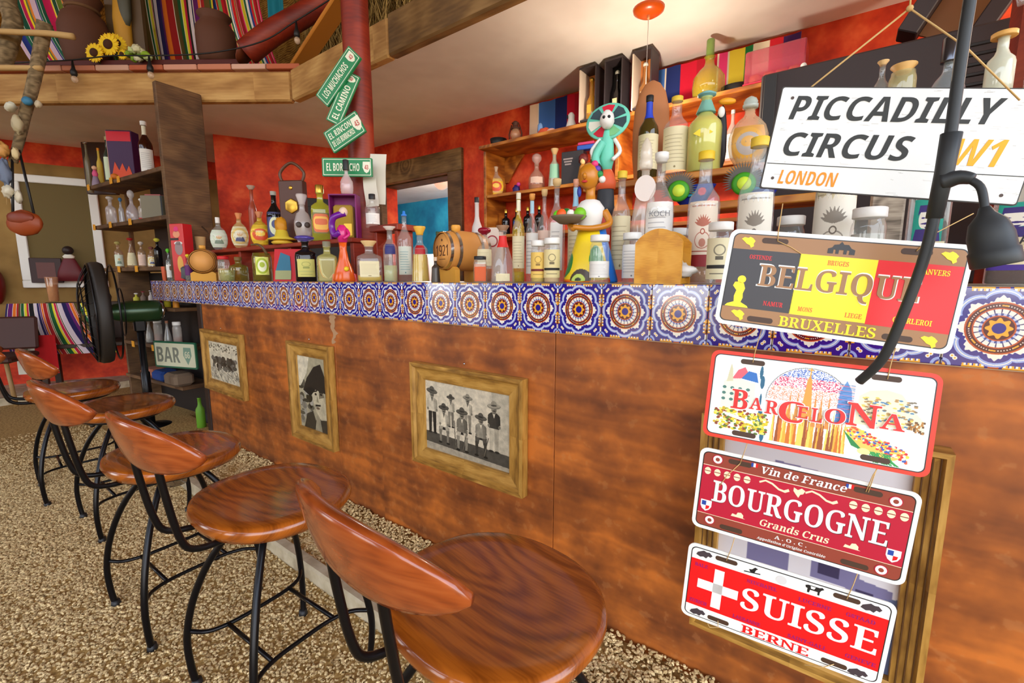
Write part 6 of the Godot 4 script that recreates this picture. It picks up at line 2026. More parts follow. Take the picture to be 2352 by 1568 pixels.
	bottle("spirit_bottle", "pale bottle behind the lime liqueur on the wall shelf", Vector3(-0.592, 1.800, -2.920), 0.298, 0.0294, "wine", glass(226, 206, 196, 0.5), {"group": g, "cap": ["flat", M.white_paint], "labels": [[M.label_lines, 0.1, 0.55, 2.6]]})
	for k in 4:
		bottle("dark_bottle", ["first dark bottle of four on the lowest shelf board, by the upright", "second dark bottle of four on the lowest shelf board, blue print", "third dark bottle of four on the lowest shelf board", "fourth dark bottle of four on the lowest shelf board, rightmost"][k], Vector3(-2.22 + k * 0.105, Y3, -2.93), 0.205, 0.034, "squat", M.dark_glass, {"group": "dark bottles on the lowest board", "cap": ["flat", M.gold], "labels": ([[col(30, 90, 190), 0.25, 0.5, 1.6]] if k == 1 else [])})
	# black cabinet and what leans on it
	o = thing("black_cabinet", "matt black metal cabinet with vent slots behind the street sign", "cabinet", Vector3(0.05, 1.13, -2.72))
	var bk := col(44, 32, 34, 0.6)
	part(o, "cabinet_body", box_at(Vector3(-0.03, 0.475, 0), 0.82, 0.95, 0.5, 0.008), bk)
	part(o, "trim_strip", box_at(Vector3(-0.40, 0.475, 0.253), 0.05, 0.93, 0.01, 0.002), M.black_plastic)
	for k in 8:
		part(o, "vent_slot", box_at(Vector3(0.30, 0.88 - k * 0.035, 0.252), 0.10, 0.012, 0.01, 0.002), M.black_plastic)
	o = thing("leaning_frame", "black wooden box frame leaning on top of the black cabinet", "frame", Vector3(0.22, 2.13, -2.62), 0.0)
	part(o, "rail", box_at(Vector3(-0.10, 0.15, 0.0), 0.07, 0.36, 0.12, 0.004), bk, Vector3.ZERO, Vector3(0, 0, -28))
	part(o, "rail", box_at(Vector3(0.12, 0.19, 0.0), 0.06, 0.34, 0.12, 0.004), bk, Vector3.ZERO, Vector3(0, 0, -28))
	part(o, "panel", box_at(Vector3(0.01, 0.17, -0.04), 0.17, 0.34, 0.01), col(150, 92, 30), Vector3.ZERO, Vector3(0, 0, -28))
	o = thing("timber_post", "broad red timber post at the right edge behind the jug", "post", Vector3(0.52, 0.0, -2.22))
	part(o, "shaft", box_at(Vector3(0, 1.25, 0), 0.30, 2.5, 0.2, 0.02), M.red_timber)
	# pendant lamps over the back bar: orange rose, thin cord, small glowing bulb
	pendant("orange ceiling rose with a thin cord hanging from the white ceiling", Vector3(-0.913, 2.500, -2.402))
	pendant("second orange pendant lamp, out to the right above the back bar", Vector3(0.9, 2.5, -2.3))
	# lamp inside the blue room
	o = thing("room_lamp", "white globe lamp on the ceiling of the blue room", "lamp", Vector3(-4.2, 2.36, -4.2))
	var gl := mat("globe_glow", Color8(255, 244, 226), 0.4)
	gl.emission_enabled = true
	gl.emission = Color8(255, 240, 216)
	gl.emission_energy_multiplier = 2.0
	part(o, "globe", ball(0.1), gl)
	part(o, "mount", lathe([0.03, 0.08, 0.05, 0.13, 0.05, 0.14], 12), M.chrome)
	var rl := OmniLight3D.new()
	rl.name = "room_lamp_light"
	rl.light_energy = 26.0
	rl.light_color = Color8(255, 244, 228)
	rl.light_size = 0.1
	rl.omni_range = 8.0
	rl.shadow_enabled = true
	o.add_child(rl)
	# things in the blue room
	o = thing("refrigerator", "pale grey rounded refrigerator in the blue room beyond the doorway", "refrigerator", Vector3(-5.05, 0.0, -4.75), 20.0)
	part(o, "cabinet", box_at(Vector3(0, 0.75, 0), 0.75, 1.5, 0.6, 0.05), col(196, 204, 210, 0.35))
	part(o, "door_handle", box_at(Vector3(0.3, 1.0, 0.31), 0.025, 0.4, 0.03, 0.006), M.chrome)
	catrina()


func pendant(label: String, at: Vector3) -> void:
	var o := thing("pendant_lamp", label, "lamp", at, 0.0, "pendant lamps over the back bar")
	part(o, "ceiling_rose", lathe([0.0, -0.03, 0.05, -0.028, 0.075, -0.012, 0.078, 0.0], 24), col(206, 84, 16, 0.3))
	part(o, "cord_grip", lathe([0.004, -0.05, 0.007, -0.045, 0.008, -0.026], 10), col(236, 170, 120))
	part(o, "cord", tube([Vector3(0, -0.045, 0), Vector3(0, -0.44, 0)], 0.0015, 6), col(196, 190, 186))
	part(o, "bulb_holder", lathe([0.012, -0.50, 0.016, -0.48, 0.014, -0.445, 0.004, -0.435], 12), col(206, 84, 16, 0.3))
	var g := mat("bulb_glow", Color8(255, 236, 206), 0.3)
	g.emission_enabled = true
	g.emission = Color8(255, 226, 186)
	g.emission_energy_multiplier = 3.0
	part(o, "bulb", ball(0.03, 1.0, 1.2, 1.0), g, Vector3(0, -0.53, 0))
	var l := OmniLight3D.new()
	l.name = "bulb_light"
	l.light_energy = 3.0
	l.light_color = Color8(255, 232, 204)
	l.light_size = 0.03
	l.omni_range = 8.0
	l.shadow_enabled = true
	l.position = Vector3(0, -0.53, 0)
	o.add_child(l)


func catrina() -> void:
	var o := thing("catrina_figure", "tall painted skeleton figurine with a teal dress and huge disc hat", "figurine", Vector3(0, 0, 0), 18.0)
	o.position = Vector3(-0.723, 1.521, -1.550) * Vector3(1, 0, 1) + Vector3(0, 1.136, 0)
	o.scale = Vector3.ONE * 0.79
	var teal := col(110, 206, 180)
	part(o, "base", lathe([0.035, 0.0, 0.038, 0.012, 0.02, 0.02], 16), col(60, 130, 80))
	part(o, "stand_rod", lathe([0.012, 0.018, 0.012, 0.3], 10), col(206, 60, 50))
	part(o, "legs", lathe([0.02, 0.16, 0.028, 0.22, 0.026, 0.30, 0.032, 0.37], 12, 2.0, 0.7), col(206, 70, 56))
	part(o, "skirt", lathe([0.03, 0.30, 0.042, 0.34, 0.036, 0.42, 0.026, 0.45], 14, 2.0, 0.7), col(46, 50, 58))
	part(o, "sash", lathe([0.043, 0.42, 0.046, 0.45, 0.034, 0.49, 0.022, 0.51], 14, 2.0, 0.7), col(226, 96, 50))
	part(o, "torso", lathe([0.022, 0.50, 0.034, 0.55, 0.03, 0.62, 0.02, 0.66, 0.014, 0.68], 14, 2.0, 0.75), teal)
	part(o, "tail_sash", tube(smooth([Vector3(-0.015, 0.62, 0.02), Vector3(-0.045, 0.56, 0.03), Vector3(-0.03, 0.50, 0.03)], 5), 0.018, 8), teal)
	part(o, "arm", tube(smooth([Vector3(0.03, 0.64, 0), Vector3(0.06, 0.58, 0.015), Vector3(0.03, 0.54, 0.035)], 5), 0.009, 8), M.white_paint)
	part(o, "arm", tube(smooth([Vector3(-0.03, 0.64, 0), Vector3(-0.065, 0.59, 0.015), Vector3(-0.05, 0.55, 0.03)], 5), 0.009, 8), M.white_paint)
	var h := part(o, "skull", lump(Vector3(0.032, 0.04, 0.03), 0.1, 14), M.white_paint, Vector3(0, 0.715, 0.02))
	for s in [-1, 1]:
		part(h, "eye_socket", ball(0.007), M.black_plastic, Vector3(s * 0.011, 0.004, 0.026))
	var hat := part(o, "hat_brim", lathe([0.096, 0.0, 0.1, 0.004, 0.096, 0.008], 30, 2.0, 0.86), teal, Vector3(0.0, 0.715, -0.012), Vector3(78, 0, 8))
	for k in 7:
		var a := PI * k / 3.5 + 0.3
		part(hat, "hat_segment", prism(PackedVector2Array([Vector2(cos(a), sin(a)) * 0.03, Vector2(cos(a), sin(a)) * 0.085, Vector2(cos(a + 0.35), sin(a + 0.35)) * 0.088, Vector2(cos(a + 0.7), sin(a + 0.7)) * 0.085, Vector2(cos(a + 0.7), sin(a + 0.7)) * 0.03]), 0.002), [col(44, 66, 74), col(206, 14, 50), col(44, 66, 74), col(226, 226, 210), col(190, 10, 40), col(120, 190, 130), col(44, 66, 74)][k], Vector3(0, 0.0085, 0), Vector3(-90, 0, 0), Vector3(1, 0.86, 1))



func left_corner() -> void:
	var wood := M.dark_plank as Material
	# shelf standing at the far end of the counter, one tall side plank
	var o := thing("bottle_shelf", "dark plank bottle shelf with yellow price tags at the bar's far end", "shelf", Vector3(-4.075, 0, -1.225), 5.3)
	part(o, "side_plank", box_at(Vector3(0.03, 1.835, -0.145), 0.045, 1.395, 0.30, 0.006), wood)
	var ys := [1.965, 1.62, 1.245]
	for y in ys:
		part(o, "board", box_at(Vector3(-0.71, y - 0.016, -0.14), 1.43, 0.032, 0.27, 0.004), wood)
	for y in [0.93, 0.62, 0.32]:
		part(o, "board", box_at(Vector3(-0.5, y - 0.014, -0.10), 1.05, 0.028, 0.24, 0.004), wood)
	part(o, "side_plank", box_at(Vector3(-1.02, 0.62, -0.12), 0.03, 1.215, 0.24, 0.004), wood)
	part(o, "back_panel", box_at(Vector3(-0.5, 0.6, -0.235), 1.05, 1.2, 0.02), col(26, 18, 16))
	part(o, "back_panel", box_at(Vector3(-0.45, 1.6, -0.28), 0.95, 0.68, 0.012), col(40, 22, 20))
	part(o, "strut", box_at(Vector3(-1.41, 1.6, -0.27), 0.03, 0.75, 0.03, 0.003), wood)
	var tagm := col(226, 156, 30, 0.7)
	for t in [[-1.40, 1.95], [-0.75, 1.95], [-0.9, 1.955], [-1.38, 1.605], [-1.02, 1.605], [-0.62, 1.605], [-0.95, 1.23], [-0.6, 1.23], [-0.78, 0.905], [-0.42, 0.90], [-0.78, 0.60], [-0.4, 0.595], [-0.12, 0.59]]:
		part(o, "price_tag", box(0.052, 0.05, 0.003), tagm, Vector3(t[0], t[1], 0.004 if t[1] > 1.0 else 0.0235), Vector3(0, 0, rng.randf_range(-6, 6)))
	var g := "things on the price tag shelf"
	# top board
	o = thing("dark_carton", "dark brown open carton at the left of the top price tag shelf", "box", Vector3(-5.892, 1.965, -1.270), 40.0, g)
	part(o, "box_body", box_at(Vector3(0, 0.24, -0.02), 0.27, 0.48, 0.05, 0.003), col(56, 28, 20))
	o = thing("red_carton", "tall carton with red and violet print on the top price tag shelf", "box", Vector3(-5.137, 1.965, -1.290), 42.0, g)
	part(o, "box_body", box_at(Vector3(0, 0.22, 0), 0.2, 0.44, 0.10, 0.003), col(60, 16, 70))
	part(o, "side_panel", box_at(Vector3(-0.101, 0.22, 0), 0.003, 0.43, 0.095), col(206, 150, 130))
	part(o, "red_print", box_at(Vector3(0.0, 0.39, 0.051), 0.19, 0.08, 0.002), col(206, 10, 36))
	part(o, "flame_print", prism(pv([-0.09, 0.0, 0.09, 0.0, 0.08, 0.06, 0.06, 0.13, 0.035, 0.08, 0.01, 0.15, -0.02, 0.09, -0.05, 0.16, -0.075, 0.07]), 0.002), col(214, 70, 16), Vector3(0, 0.02, 0.0505))
	bottle("brown_bottle", "brown bottle with white capsule at the right of the top price tag shelf", Vector3(-4.654, 1.965, -1.310), 0.437, 0.0472, "wine", mat("brown_glass", Color8(52, 20, 12), 0.1), {"group": g, "cap": ["flat", M.white_paint], "cap_r": 1.3, "labels": [[M.label_lines, 0.1, 0.5, 2.2], [col(226, 222, 196), 0.76, 0.92, 5.0]]})
	bottle("flute_bottle", "slim silver topped bottle at the left end of the top price tag shelf", Vector3(-5.880, 1.965, -1.190), 0.463, 0.0228, "tall", col(120, 110, 84, 0.3), {"group": g, "cap": ["ball", M.chrome], "cap_r": 1.6})
	bottle("green_bottle", "green and white labelled bottle amid the top price tag shelf", Vector3(-5.332, 1.965, -1.220), 0.420, 0.0319, "wine", col(50, 60, 50, 0.2), {"group": g, "cap": ["flat", col(190, 180, 130)], "labels": [[col(206, 222, 190), 0.12, 0.58, 2.6]]})
	bottle("yellow_bottle", "slim yellow bottle behind a pink doll on the top price tag shelf", Vector3(-5.617, 1.965, -1.220), 0.370, 0.0225, "tall", col(206, 176, 60), {"group": g, "cap": ["flat", col(214, 130, 20)]})
	o = thing("pink_doll", "little doll in pink on the top price tag shelf", "figurine", Vector3(-5.570, 1.965, -1.170), 30.0, g)
	part(o, "dress", lathe([0.035, 0.0, 0.03, 0.05, 0.016, 0.11], 12), col(150, 130, 150))
	part(o, "bodice", lathe([0.016, 0.10, 0.022, 0.13, 0.012, 0.16], 12), col(226, 90, 140))
	part(o, "head", ball(0.02), col(226, 176, 140), Vector3(0, 0.18, 0))
	solo("orange_ball", ball(0.028), col(206, 110, 20), "small orange ball ornament on the top price tag shelf", "ornament", Vector3(-4.984, 1.965, -1.170) + Vector3(0, 0.027, 0), Vector3.ZERO, g)
	# second board
	bottle("clear_bottle", "clear round shouldered bottle left on the second price tag shelf", Vector3(-5.439, 1.620, -1.220), 0.271, 0.0387, "squat", glass(226, 220, 224, 0.35), {"group": g, "cap": ["ball", glass(226, 220, 214, 0.6)], "cap_r": 1.6})
	bottle("mini_bottle", "tiny blue capped bottle on the second price tag shelf", Vector3(-5.378, 1.620, -1.280), 0.260, 0.0242, "taper", glass(206, 214, 226, 0.4), {"group": g, "cap": ["ball", col(60, 120, 170)], "cap_r": 1.6})
	bottle("clear_bottle", "clear flared bottle in the middle of the second price tag shelf", Vector3(-4.944, 1.620, -1.250), 0.273, 0.0456, "decanter", glass(226, 216, 224, 0.35), {"group": g, "cap": ["ball", glass(220, 210, 206, 0.6)], "cap_r": 1.3})
	bottle("mini_bottle", "small white capped bottle with a red foot on the second price tag shelf", Vector3(-4.769, 1.620, -1.270), 0.191, 0.0240, "squat", glass(226, 220, 214, 0.4), {"group": g, "cap": ["ball", M.white_paint], "cap_r": 1.5, "labels": [[col(190, 40, 40), 0.02, 0.16, 3.0]]})
	o = thing("grey_carton", "grey carton with black edge on the second price tag shelf", "box", Vector3(-4.628, 1.620, -1.330), 40.0, g)
	part(o, "box_body", box_at(Vector3(0, 0.1, 0), 0.17, 0.2, 0.1, 0.003), col(130, 122, 100))
	part(o, "box_edge", box_at(Vector3(0.078, 0.1, 0.051), 0.012, 0.2, 0.002), M.black_plastic)
	part(o, "box_edge", box_at(Vector3(0.0, 0.206, 0.0), 0.12, 0.012, 0.06), col(176, 90, 90))
	# third board
	var tops := [col(176, 160, 90), col(176, 30, 26), col(206, 190, 176), col(120, 60, 50)]
	var lb := ["olive topped decorated bottle left on the third price tag shelf", "red topped decorated bottle on the third price tag shelf", "pale topped decorated bottle on the third price tag shelf", "brown topped decorated bottle at the right of the third price tag shelf"]
	var bb := [[Vector3(-5.359, 1.245, -1.220), 0.242, 0.0330], [Vector3(-5.062, 1.245, -1.240), 0.259, 0.0380], [Vector3(-4.861, 1.245, -1.260), 0.218, 0.0288], [Vector3(-4.686, 1.245, -1.280), 0.169, 0.0342]]
	for i in 4:
		bottle("decorated_bottle", lb[i], bb[i][0], bb[i][1], bb[i][2], ["squat", "pear", "squat", "taper"][i], glass(176, 140, 110, 0.5), {"group": g, "cap": ["ball", tops[i]], "cap_r": 1.5, "labels": [[[M.label_pale, M.label_cream, M.label_pink, M.label_saint][i], 0.08, 0.5, 2.2]]})
	bottle("yellow_bottle", "black bottle with yellow cap beside the red carton", Vector3(-4.597, 1.245, -1.300), 0.236, 0.0284, "squat", M.dark_glass, {"group": g, "cap": ["ball", col(206, 196, 60)], "cap_r": 1.7})
	# boards under the counter
	var cs := [col(196, 190, 60), col(120, 100, 84), col(206, 196, 190), col(176, 40, 60), col(206, 190, 40), col(206, 130, 20)]
	for i in 6:
		bottle("mini_bottle", ["miniature bottle with yellow body on the shelf below the counter", "miniature bottle with grey body on the shelf below the counter", "miniature bottle with pale body on the shelf below the counter", "miniature bottle with crimson body on the shelf below the counter", "miniature bottle with mustard body on the shelf below the counter", "miniature bottle with amber body on the shelf below the counter"][i], Vector3(-4.86 + i * 0.145, 0.93, -1.19 - 0.012 * i), 0.10 + 0.015 * (i % 3), 0.022, ["squat", "wine", "taper"][i % 3], cs[i], {"group": "miniature bottles under the counter", "cap": ["ball", [M.white_paint, col(176, 30, 60), M.chrome][i % 3]], "cap_r": 1.5})
	for i in 5:
		bottle("mini_bottle", ["first clear miniature from the left on the lower board", "second clear miniature from the left on the lower board", "third clear miniature from the left on the lower board", "fourth clear miniature from the left on the lower board", "fifth clear miniature from the left on the lower board"][i], Vector3(-4.84 + i * 0.17, 0.62, -1.19 - 0.014 * i), 0.2, 0.03, ["jar", "pear"][i % 2], glass(190, 186, 180, 0.5), {"group": "miniature bottles under the counter", "cap": ["flat", [M.white_paint, col(180, 120, 90)][i % 2]], "liquid": [col(180, 110, 80), col(150, 150, 140)][i % 2], "fill": 0.4})
	for i in 3:
		solo("folded_cloth", box(0.2, 0.07 + 0.015 * i, 0.14, 0.02), [col(176, 110, 84, 0.9), col(20, 60, 130, 0.9), col(120, 100, 80, 0.9)][i], ["brick coloured folded cloth on the lowest shelf board", "blue folded cloth on the lowest shelf board", "grey brown folded cloth on the lowest shelf board"][i], "cloth", Vector3(-4.75 + i * 0.29, 0.32 + 0.036 + 0.0075 * i, -1.23), Vector3(0, 5, 0))
	bottle("green_bottle", "small lime green bottle low under the counter end", Vector3(-3.83, 0.0, -1.24), 0.28, 0.03, "tall", col(96, 150, 30), {"group": g})
	solo("book_stack", box(0.26, 0.12, 0.2, 0.01), col(26, 24, 40), "stack of dark books on the floor under the counter end", "books", Vector3(-3.86, 0.06, -1.42), Vector3(0, 8, 0))
	# pub sign
	o = thing("bar_sign", "small green and cream sign reading Bar on the counter post", "sign", Vector3(-4.003, 0.584, -1.170), 20.0)
	part(o, "board", prism(round_rect(0.42, 0.2, 0.01), 0.012), col(20, 90, 60), Vector3(0, 0, -0.012))
	part(o, "face", prism(round_rect(0.395, 0.175, 0.008), 0.001), col(206, 206, 176))
	lettering(o, "BAR", 0.115, 0.23, Vector3(-0.065, 0, 0.0012), col(120, 124, 110), "sans_bold", 0.0, 0.001)
	part(o, "shield", prism(pv([0.09, 0.06, 0.16, 0.06, 0.165, 0.0, 0.125, -0.07, 0.085, 0.0]), 0.001), col(120, 150, 130), Vector3(0, 0, 0.001))
	lettering(o, "66", 0.05, 0.05, Vector3(0.125, 0.005, 0.0022), col(206, 206, 176), "sans_bold", 0.0, 0.001)
	fan()
	# mirror on the far wall
	var c := [Vector3(-6.703, 2.155, -0.791), Vector3(-6.472, 2.127, -1.326), Vector3(-6.468, 1.108, -1.336), Vector3(-6.712, 1.084, -0.771)]
	var m := thing("wall_mirror", "white framed mirror on the tan wall at far left", "mirror", (c[0] + c[1] + c[2] + c[3]) / 4.0, 0.0)
	var ux: Vector3 = ((c[1] - c[0]) * Vector3(1, 0, 1)).normalized()
	m.rotation.y = -atan2(ux.z, ux.x)
	var mw: float = ((c[1] - c[0]) * Vector3(1, 0, 1)).length()
	var mh: float = (c[0].y + c[1].y - c[2].y - c[3].y) / 2.0
	part(m, "glass_pane", box(mw, mh, 0.006), mat("dull_mirror", Color8(104, 86, 40), 0.75), Vector3(0, 0, 0.0))
	for s in [-1, 1]:
		part(m, "frame_rail", box(mw + 0.08, 0.075, 0.03, 0.006), M.white_paint, Vector3(0, s * mh / 2, 0.01))
		part(m, "frame_stile", box(0.075, mh - 0.075, 0.03, 0.006), M.white_paint, Vector3(s * mw / 2, 0, 0.01))
	# raised slab, bench with serape, bits on it
	struct("trim_5", slab([-7.4, -1.4, -6.1, -1.4, -6.1, 1.6, -8.0, 1.6], 0.0, 0.07), M.concrete)
	var dkw := col(54, 34, 20, 0.6)
	o = thing("side_bench", "dark wooden bench with a high back standing before the mirror wall", "bench", Vector3(-6.2, 0.07, -1.22), 66.0)
	part(o, "seat", box_at(Vector3(0, 0.42, 0), 0.95, 0.04, 0.42, 0.006), dkw)
	part(o, "back", box_at(Vector3(0, 0.64, -0.2), 0.95, 0.40, 0.035, 0.006), dkw)
	for x in [-0.44, 0.44]:
		part(o, "leg", box_at(Vector3(x, 0.2, 0.17), 0.05, 0.40, 0.05, 0.004), dkw)
		part(o, "leg", box_at(Vector3(x, 0.2, -0.17), 0.05, 0.40, 0.05, 0.004), dkw)
	o = thing("serape_blanket", "bright striped serape draped over the side bench", "blanket", Vector3(-6.617, 0.914, -0.990) + Vector3(0.918, 0, 0.396) * 0.42, 50.0)
	part(o, "cloth", cloth_mesh(0.60, 0.50, 2.0, 0.02, 0.12, 48, 0.006, 0.45), serape("serape_dark_bench", 71))
	o = thing("printed_cloth", "white and red cloth with a dark leaf print on the bench", "cloth", Vector3(-6.649, 0.620, -0.917) + Vector3(0.918, 0, 0.396) * 0.55, 50.0)
	part(o, "white_half", cloth_mesh(0.15, 0.37, 1.0, 0.006), M.paper, Vector3(-0.075, 0, 0))
	part(o, "red_half", cloth_mesh(0.17, 0.37, 1.0, 0.006), col(176, 6, 14, 0.9), Vector3(0.085, 0, 0))
	for k in 5:
		part(o, "leaf_print", prism(pv([0, 0, 0.012, 0.03, 0.004, 0.06, -0.01, 0.03]), 0.002), col(96, 100, 76), Vector3(-0.075, -0.18 + k * 0.012, 0.014), Vector3(0, 0, -50 + k * 25))
	o = thing("candle_glass", "tall amber candle glass above the serape", "candle", Vector3(-6.615, 0.923, -0.994) + Vector3(0.918, 0, 0.396) * 0.2)
	part(o, "glass_cup", lathe([0.035, 0.0, 0.04, 0.01, 0.05, 0.24, 0.048, 0.245], 14, 2.0, 1.0, true, false), glass(206, 150, 110, 0.5))
	part(o, "wax", lathe([0.034, 0.005, 0.04, 0.17], 12), col(206, 140, 70))
	o = thing("red_robed_figure", "small figure in a dark red robe below the mirror's corner", "figurine", Vector3(-6.563, 1.127, -1.116) + Vector3(0.918, 0, 0.396) * 0.12, 60.0)
	part(o, "robe", lathe([0.12, 0.0, 0.10, 0.1, 0.05, 0.22, 0.03, 0.24], 14, 2.0, 0.4), col(96, 14, 24))
	part(o, "collar", lathe([0.04, 0.23, 0.05, 0.25, 0.03, 0.27], 12, 2.0, 0.5), M.paper)
	part(o, "head", ball(0.045), col(36, 20, 16), Vector3(0, 0.31, 0))
	o = thing("dark_picture", "small dark picture leaning below the mirror", "picture", Vector3(-6.640, 1.114, -0.936) + Vector3(0.918, 0, 0.396) * 0.06, 66.0)
	part(o, "panel", box_at(Vector3(0, 0.12, 0), 0.24, 0.25, 0.02, 0.004), col(48, 20, 22))
	part(o, "print", box_at(Vector3(0, 0.12, 0.011), 0.14, 0.16, 0.002), col(96, 50, 46))
	solo("wall_gourd", lump(Vector3(0.1, 0.19, 0.07), 0.15, 77), col(110, 16, 16, 0.4), "dark red gourd hung on the wall at the far left edge", "gourd", Vector3(-6.789, 1.086, -0.592) + Vector3(0.06, 0, 0.03))
	o = thing("potted_plant", "dark potted plant with narrow leaves at the far left edge", "plant", Vector3(-6.45, 0.07, -0.02))
	part(o, "pot", lathe([0.11, 0.0, 0.15, 0.1, 0.17, 0.36, 0.16, 0.37], 16), col(30, 22, 20))
	for k in 16:
		var a := TAU * k / 16.0 + 0.3 * (k % 3)
		var l := 0.16 + 0.05 * (k % 4)
		part(o, "leaf", tube(smooth([Vector3(0, 0.35, 0), Vector3(cos(a) * 0.05, 0.38 + l * 0.9, sin(a) * 0.05), Vector3(cos(a) * 0.15, 0.38 + l * 1.3, sin(a) * 0.15)], 4), 0.011, 5, false, 0.002), col(60 + 8 * (k % 3), 66, 34))
	o = thing("rattan_chair", "dark wooden chair with pale crossed legs at the far left", "chair", Vector3(-5.9, 0.07, -0.38), 60.0)
	part(o, "seat", box_at(Vector3(0, 0.40, 0), 0.5, 0.05, 0.45, 0.015), col(58, 26, 18))
	part(o, "back", box_at(Vector3(-0.02, 0.62, -0.2), 0.5, 0.3, 0.04, 0.015), col(64, 28, 20), Vector3.ZERO, Vector3(-8, 0, 0))
	for s in [[-0.2, 0.18], [0.2, 0.18], [-0.2, -0.18], [0.2, -0.18]]:
		part(o, "leg", tube([Vector3(s[0], 0.38, s[1]), Vector3(s[0] * 1.15, 0.0, s[1] * 1.1)], 0.016, 8), col(150, 116, 70))
	hanging_branch()


func fan() -> void:
	var c := Vector3(-4.200, 0.911, -0.857)
	var o := thing("standing_fan", "large black pedestal fan seen edge on beside the bottle shelf", "fan", Vector3(c.x, 0.0, c.z - 0.09))
	var r := 0.345
	var head := Node3D.new()
	var k: Material = M.black_metal
	var y := c.y
	# the fan faces local +z; turned to look along the bar toward the left
	o.rotation_degrees.y = -7.0
	head = null
	for e in [[0.0, 1.0, 0.009], [0.05, 0.99, 0.006], [-0.07, 0.97, 0.006], [0.10, 0.62, 0.004], [-0.11, 0.5, 0.004]]:
		var q := []
		for i in 40:
			var t := TAU * i / 40
			q.append(Vector3(cos(t) * r * e[1], y + sin(t) * r * e[1], 0.12 + e[0]))
		part(o, "guard_ring", tube(q, e[2], 6, true), k if e[1] < 1.0 else col(110, 96, 70, 0.5))
	part(o, "drum_rim", fan_rim(r, 0.075, y), col(40, 34, 28, 0.6), Vector3(0, 0, 0.09))
	for i in 24:
		var t := TAU * i / 24
		var d := Vector3(cos(t), sin(t), 0)
		part(o, "guard_wire", tube(smooth([d * 0.05 + Vector3(0, y, 0.235), d * r * 0.6 + Vector3(0, y, 0.225), d * r * 0.99 + Vector3(0, y, 0.17)], 3), 0.0022, 5), k)
	for i in 3:
		var t := TAU * i / 3 + 0.4
		var st := begin()
		var prev := []
		for j in 7:
			var u := j / 6.0
			var a := t + u * 0.9
			var row := []
			for w in 5:
				var rr: float = 0.05 + (r * 0.9 - 0.05) * w / 4.0
				row.append(Vector3(cos(a) * rr, y + sin(a) * rr, 0.08 + 0.07 * u))
			if j > 0:
				for w in 4:
					quad(st, prev[w], prev[w + 1], row[w + 1], row[w])
					quad(st, row[w] + Vector3(0, 0, 0.003), row[w + 1] + Vector3(0, 0, 0.003), prev[w + 1] + Vector3(0, 0, 0.003), prev[w] + Vector3(0, 0, 0.003))
			prev = row
		part(o, "blade", done(st), mat("fan_blade", Color8(30, 28, 28), 0.3, 0.5))
	part(o, "motor", lathe([0.05, -0.22, 0.075, -0.21, 0.08, -0.19, 0.08, -0.02, 0.06, 0.05, 0.03, 0.1], 20), mat("motor_green", Color8(40, 66, 36), 0.25, 0.3), Vector3(0, y, 0), Vector3(90, 0, 0))
	part(o, "motor_cap", lathe([0.05, -0.235, 0.06, -0.225, 0.06, -0.215], 18), M.chrome, Vector3(0, y, 0), Vector3(90, 0, 0))
	part(o, "pole", lathe([0.03, 0.03, 0.03, 0.45, 0.022, 0.46, 0.022, y - 0.06], 14), k, Vector3(0, 0, -0.08))
	part(o, "tilt_bracket", box_at(Vector3(0, y - 0.09, -0.08), 0.07, 0.12, 0.07, 0.01), k)
	part(o, "base", lathe([0.24, 0.0, 0.24, 0.015, 0.2, 0.03, 0.06, 0.05, 0.04, 0.06], 28), k, Vector3(0, 0, -0.08))


func fan_rim(r: float, w: float, y: float) -> ArrayMesh:
	var rings := []
	for e in [[1.0, 0.0], [1.03, 0.02], [1.03, w - 0.02], [1.0, w], [0.985, w - 0.01], [0.985, 0.01], [1.0, 0.0]]:
		var q := PackedVector3Array()
		for i in 44:
			var t := TAU * i / 44
			q.append(Vector3(cos(t) * r * e[0], y + sin(t) * r * e[0], e[1]))
		rings.append(q)
	return loft(rings, false, false)


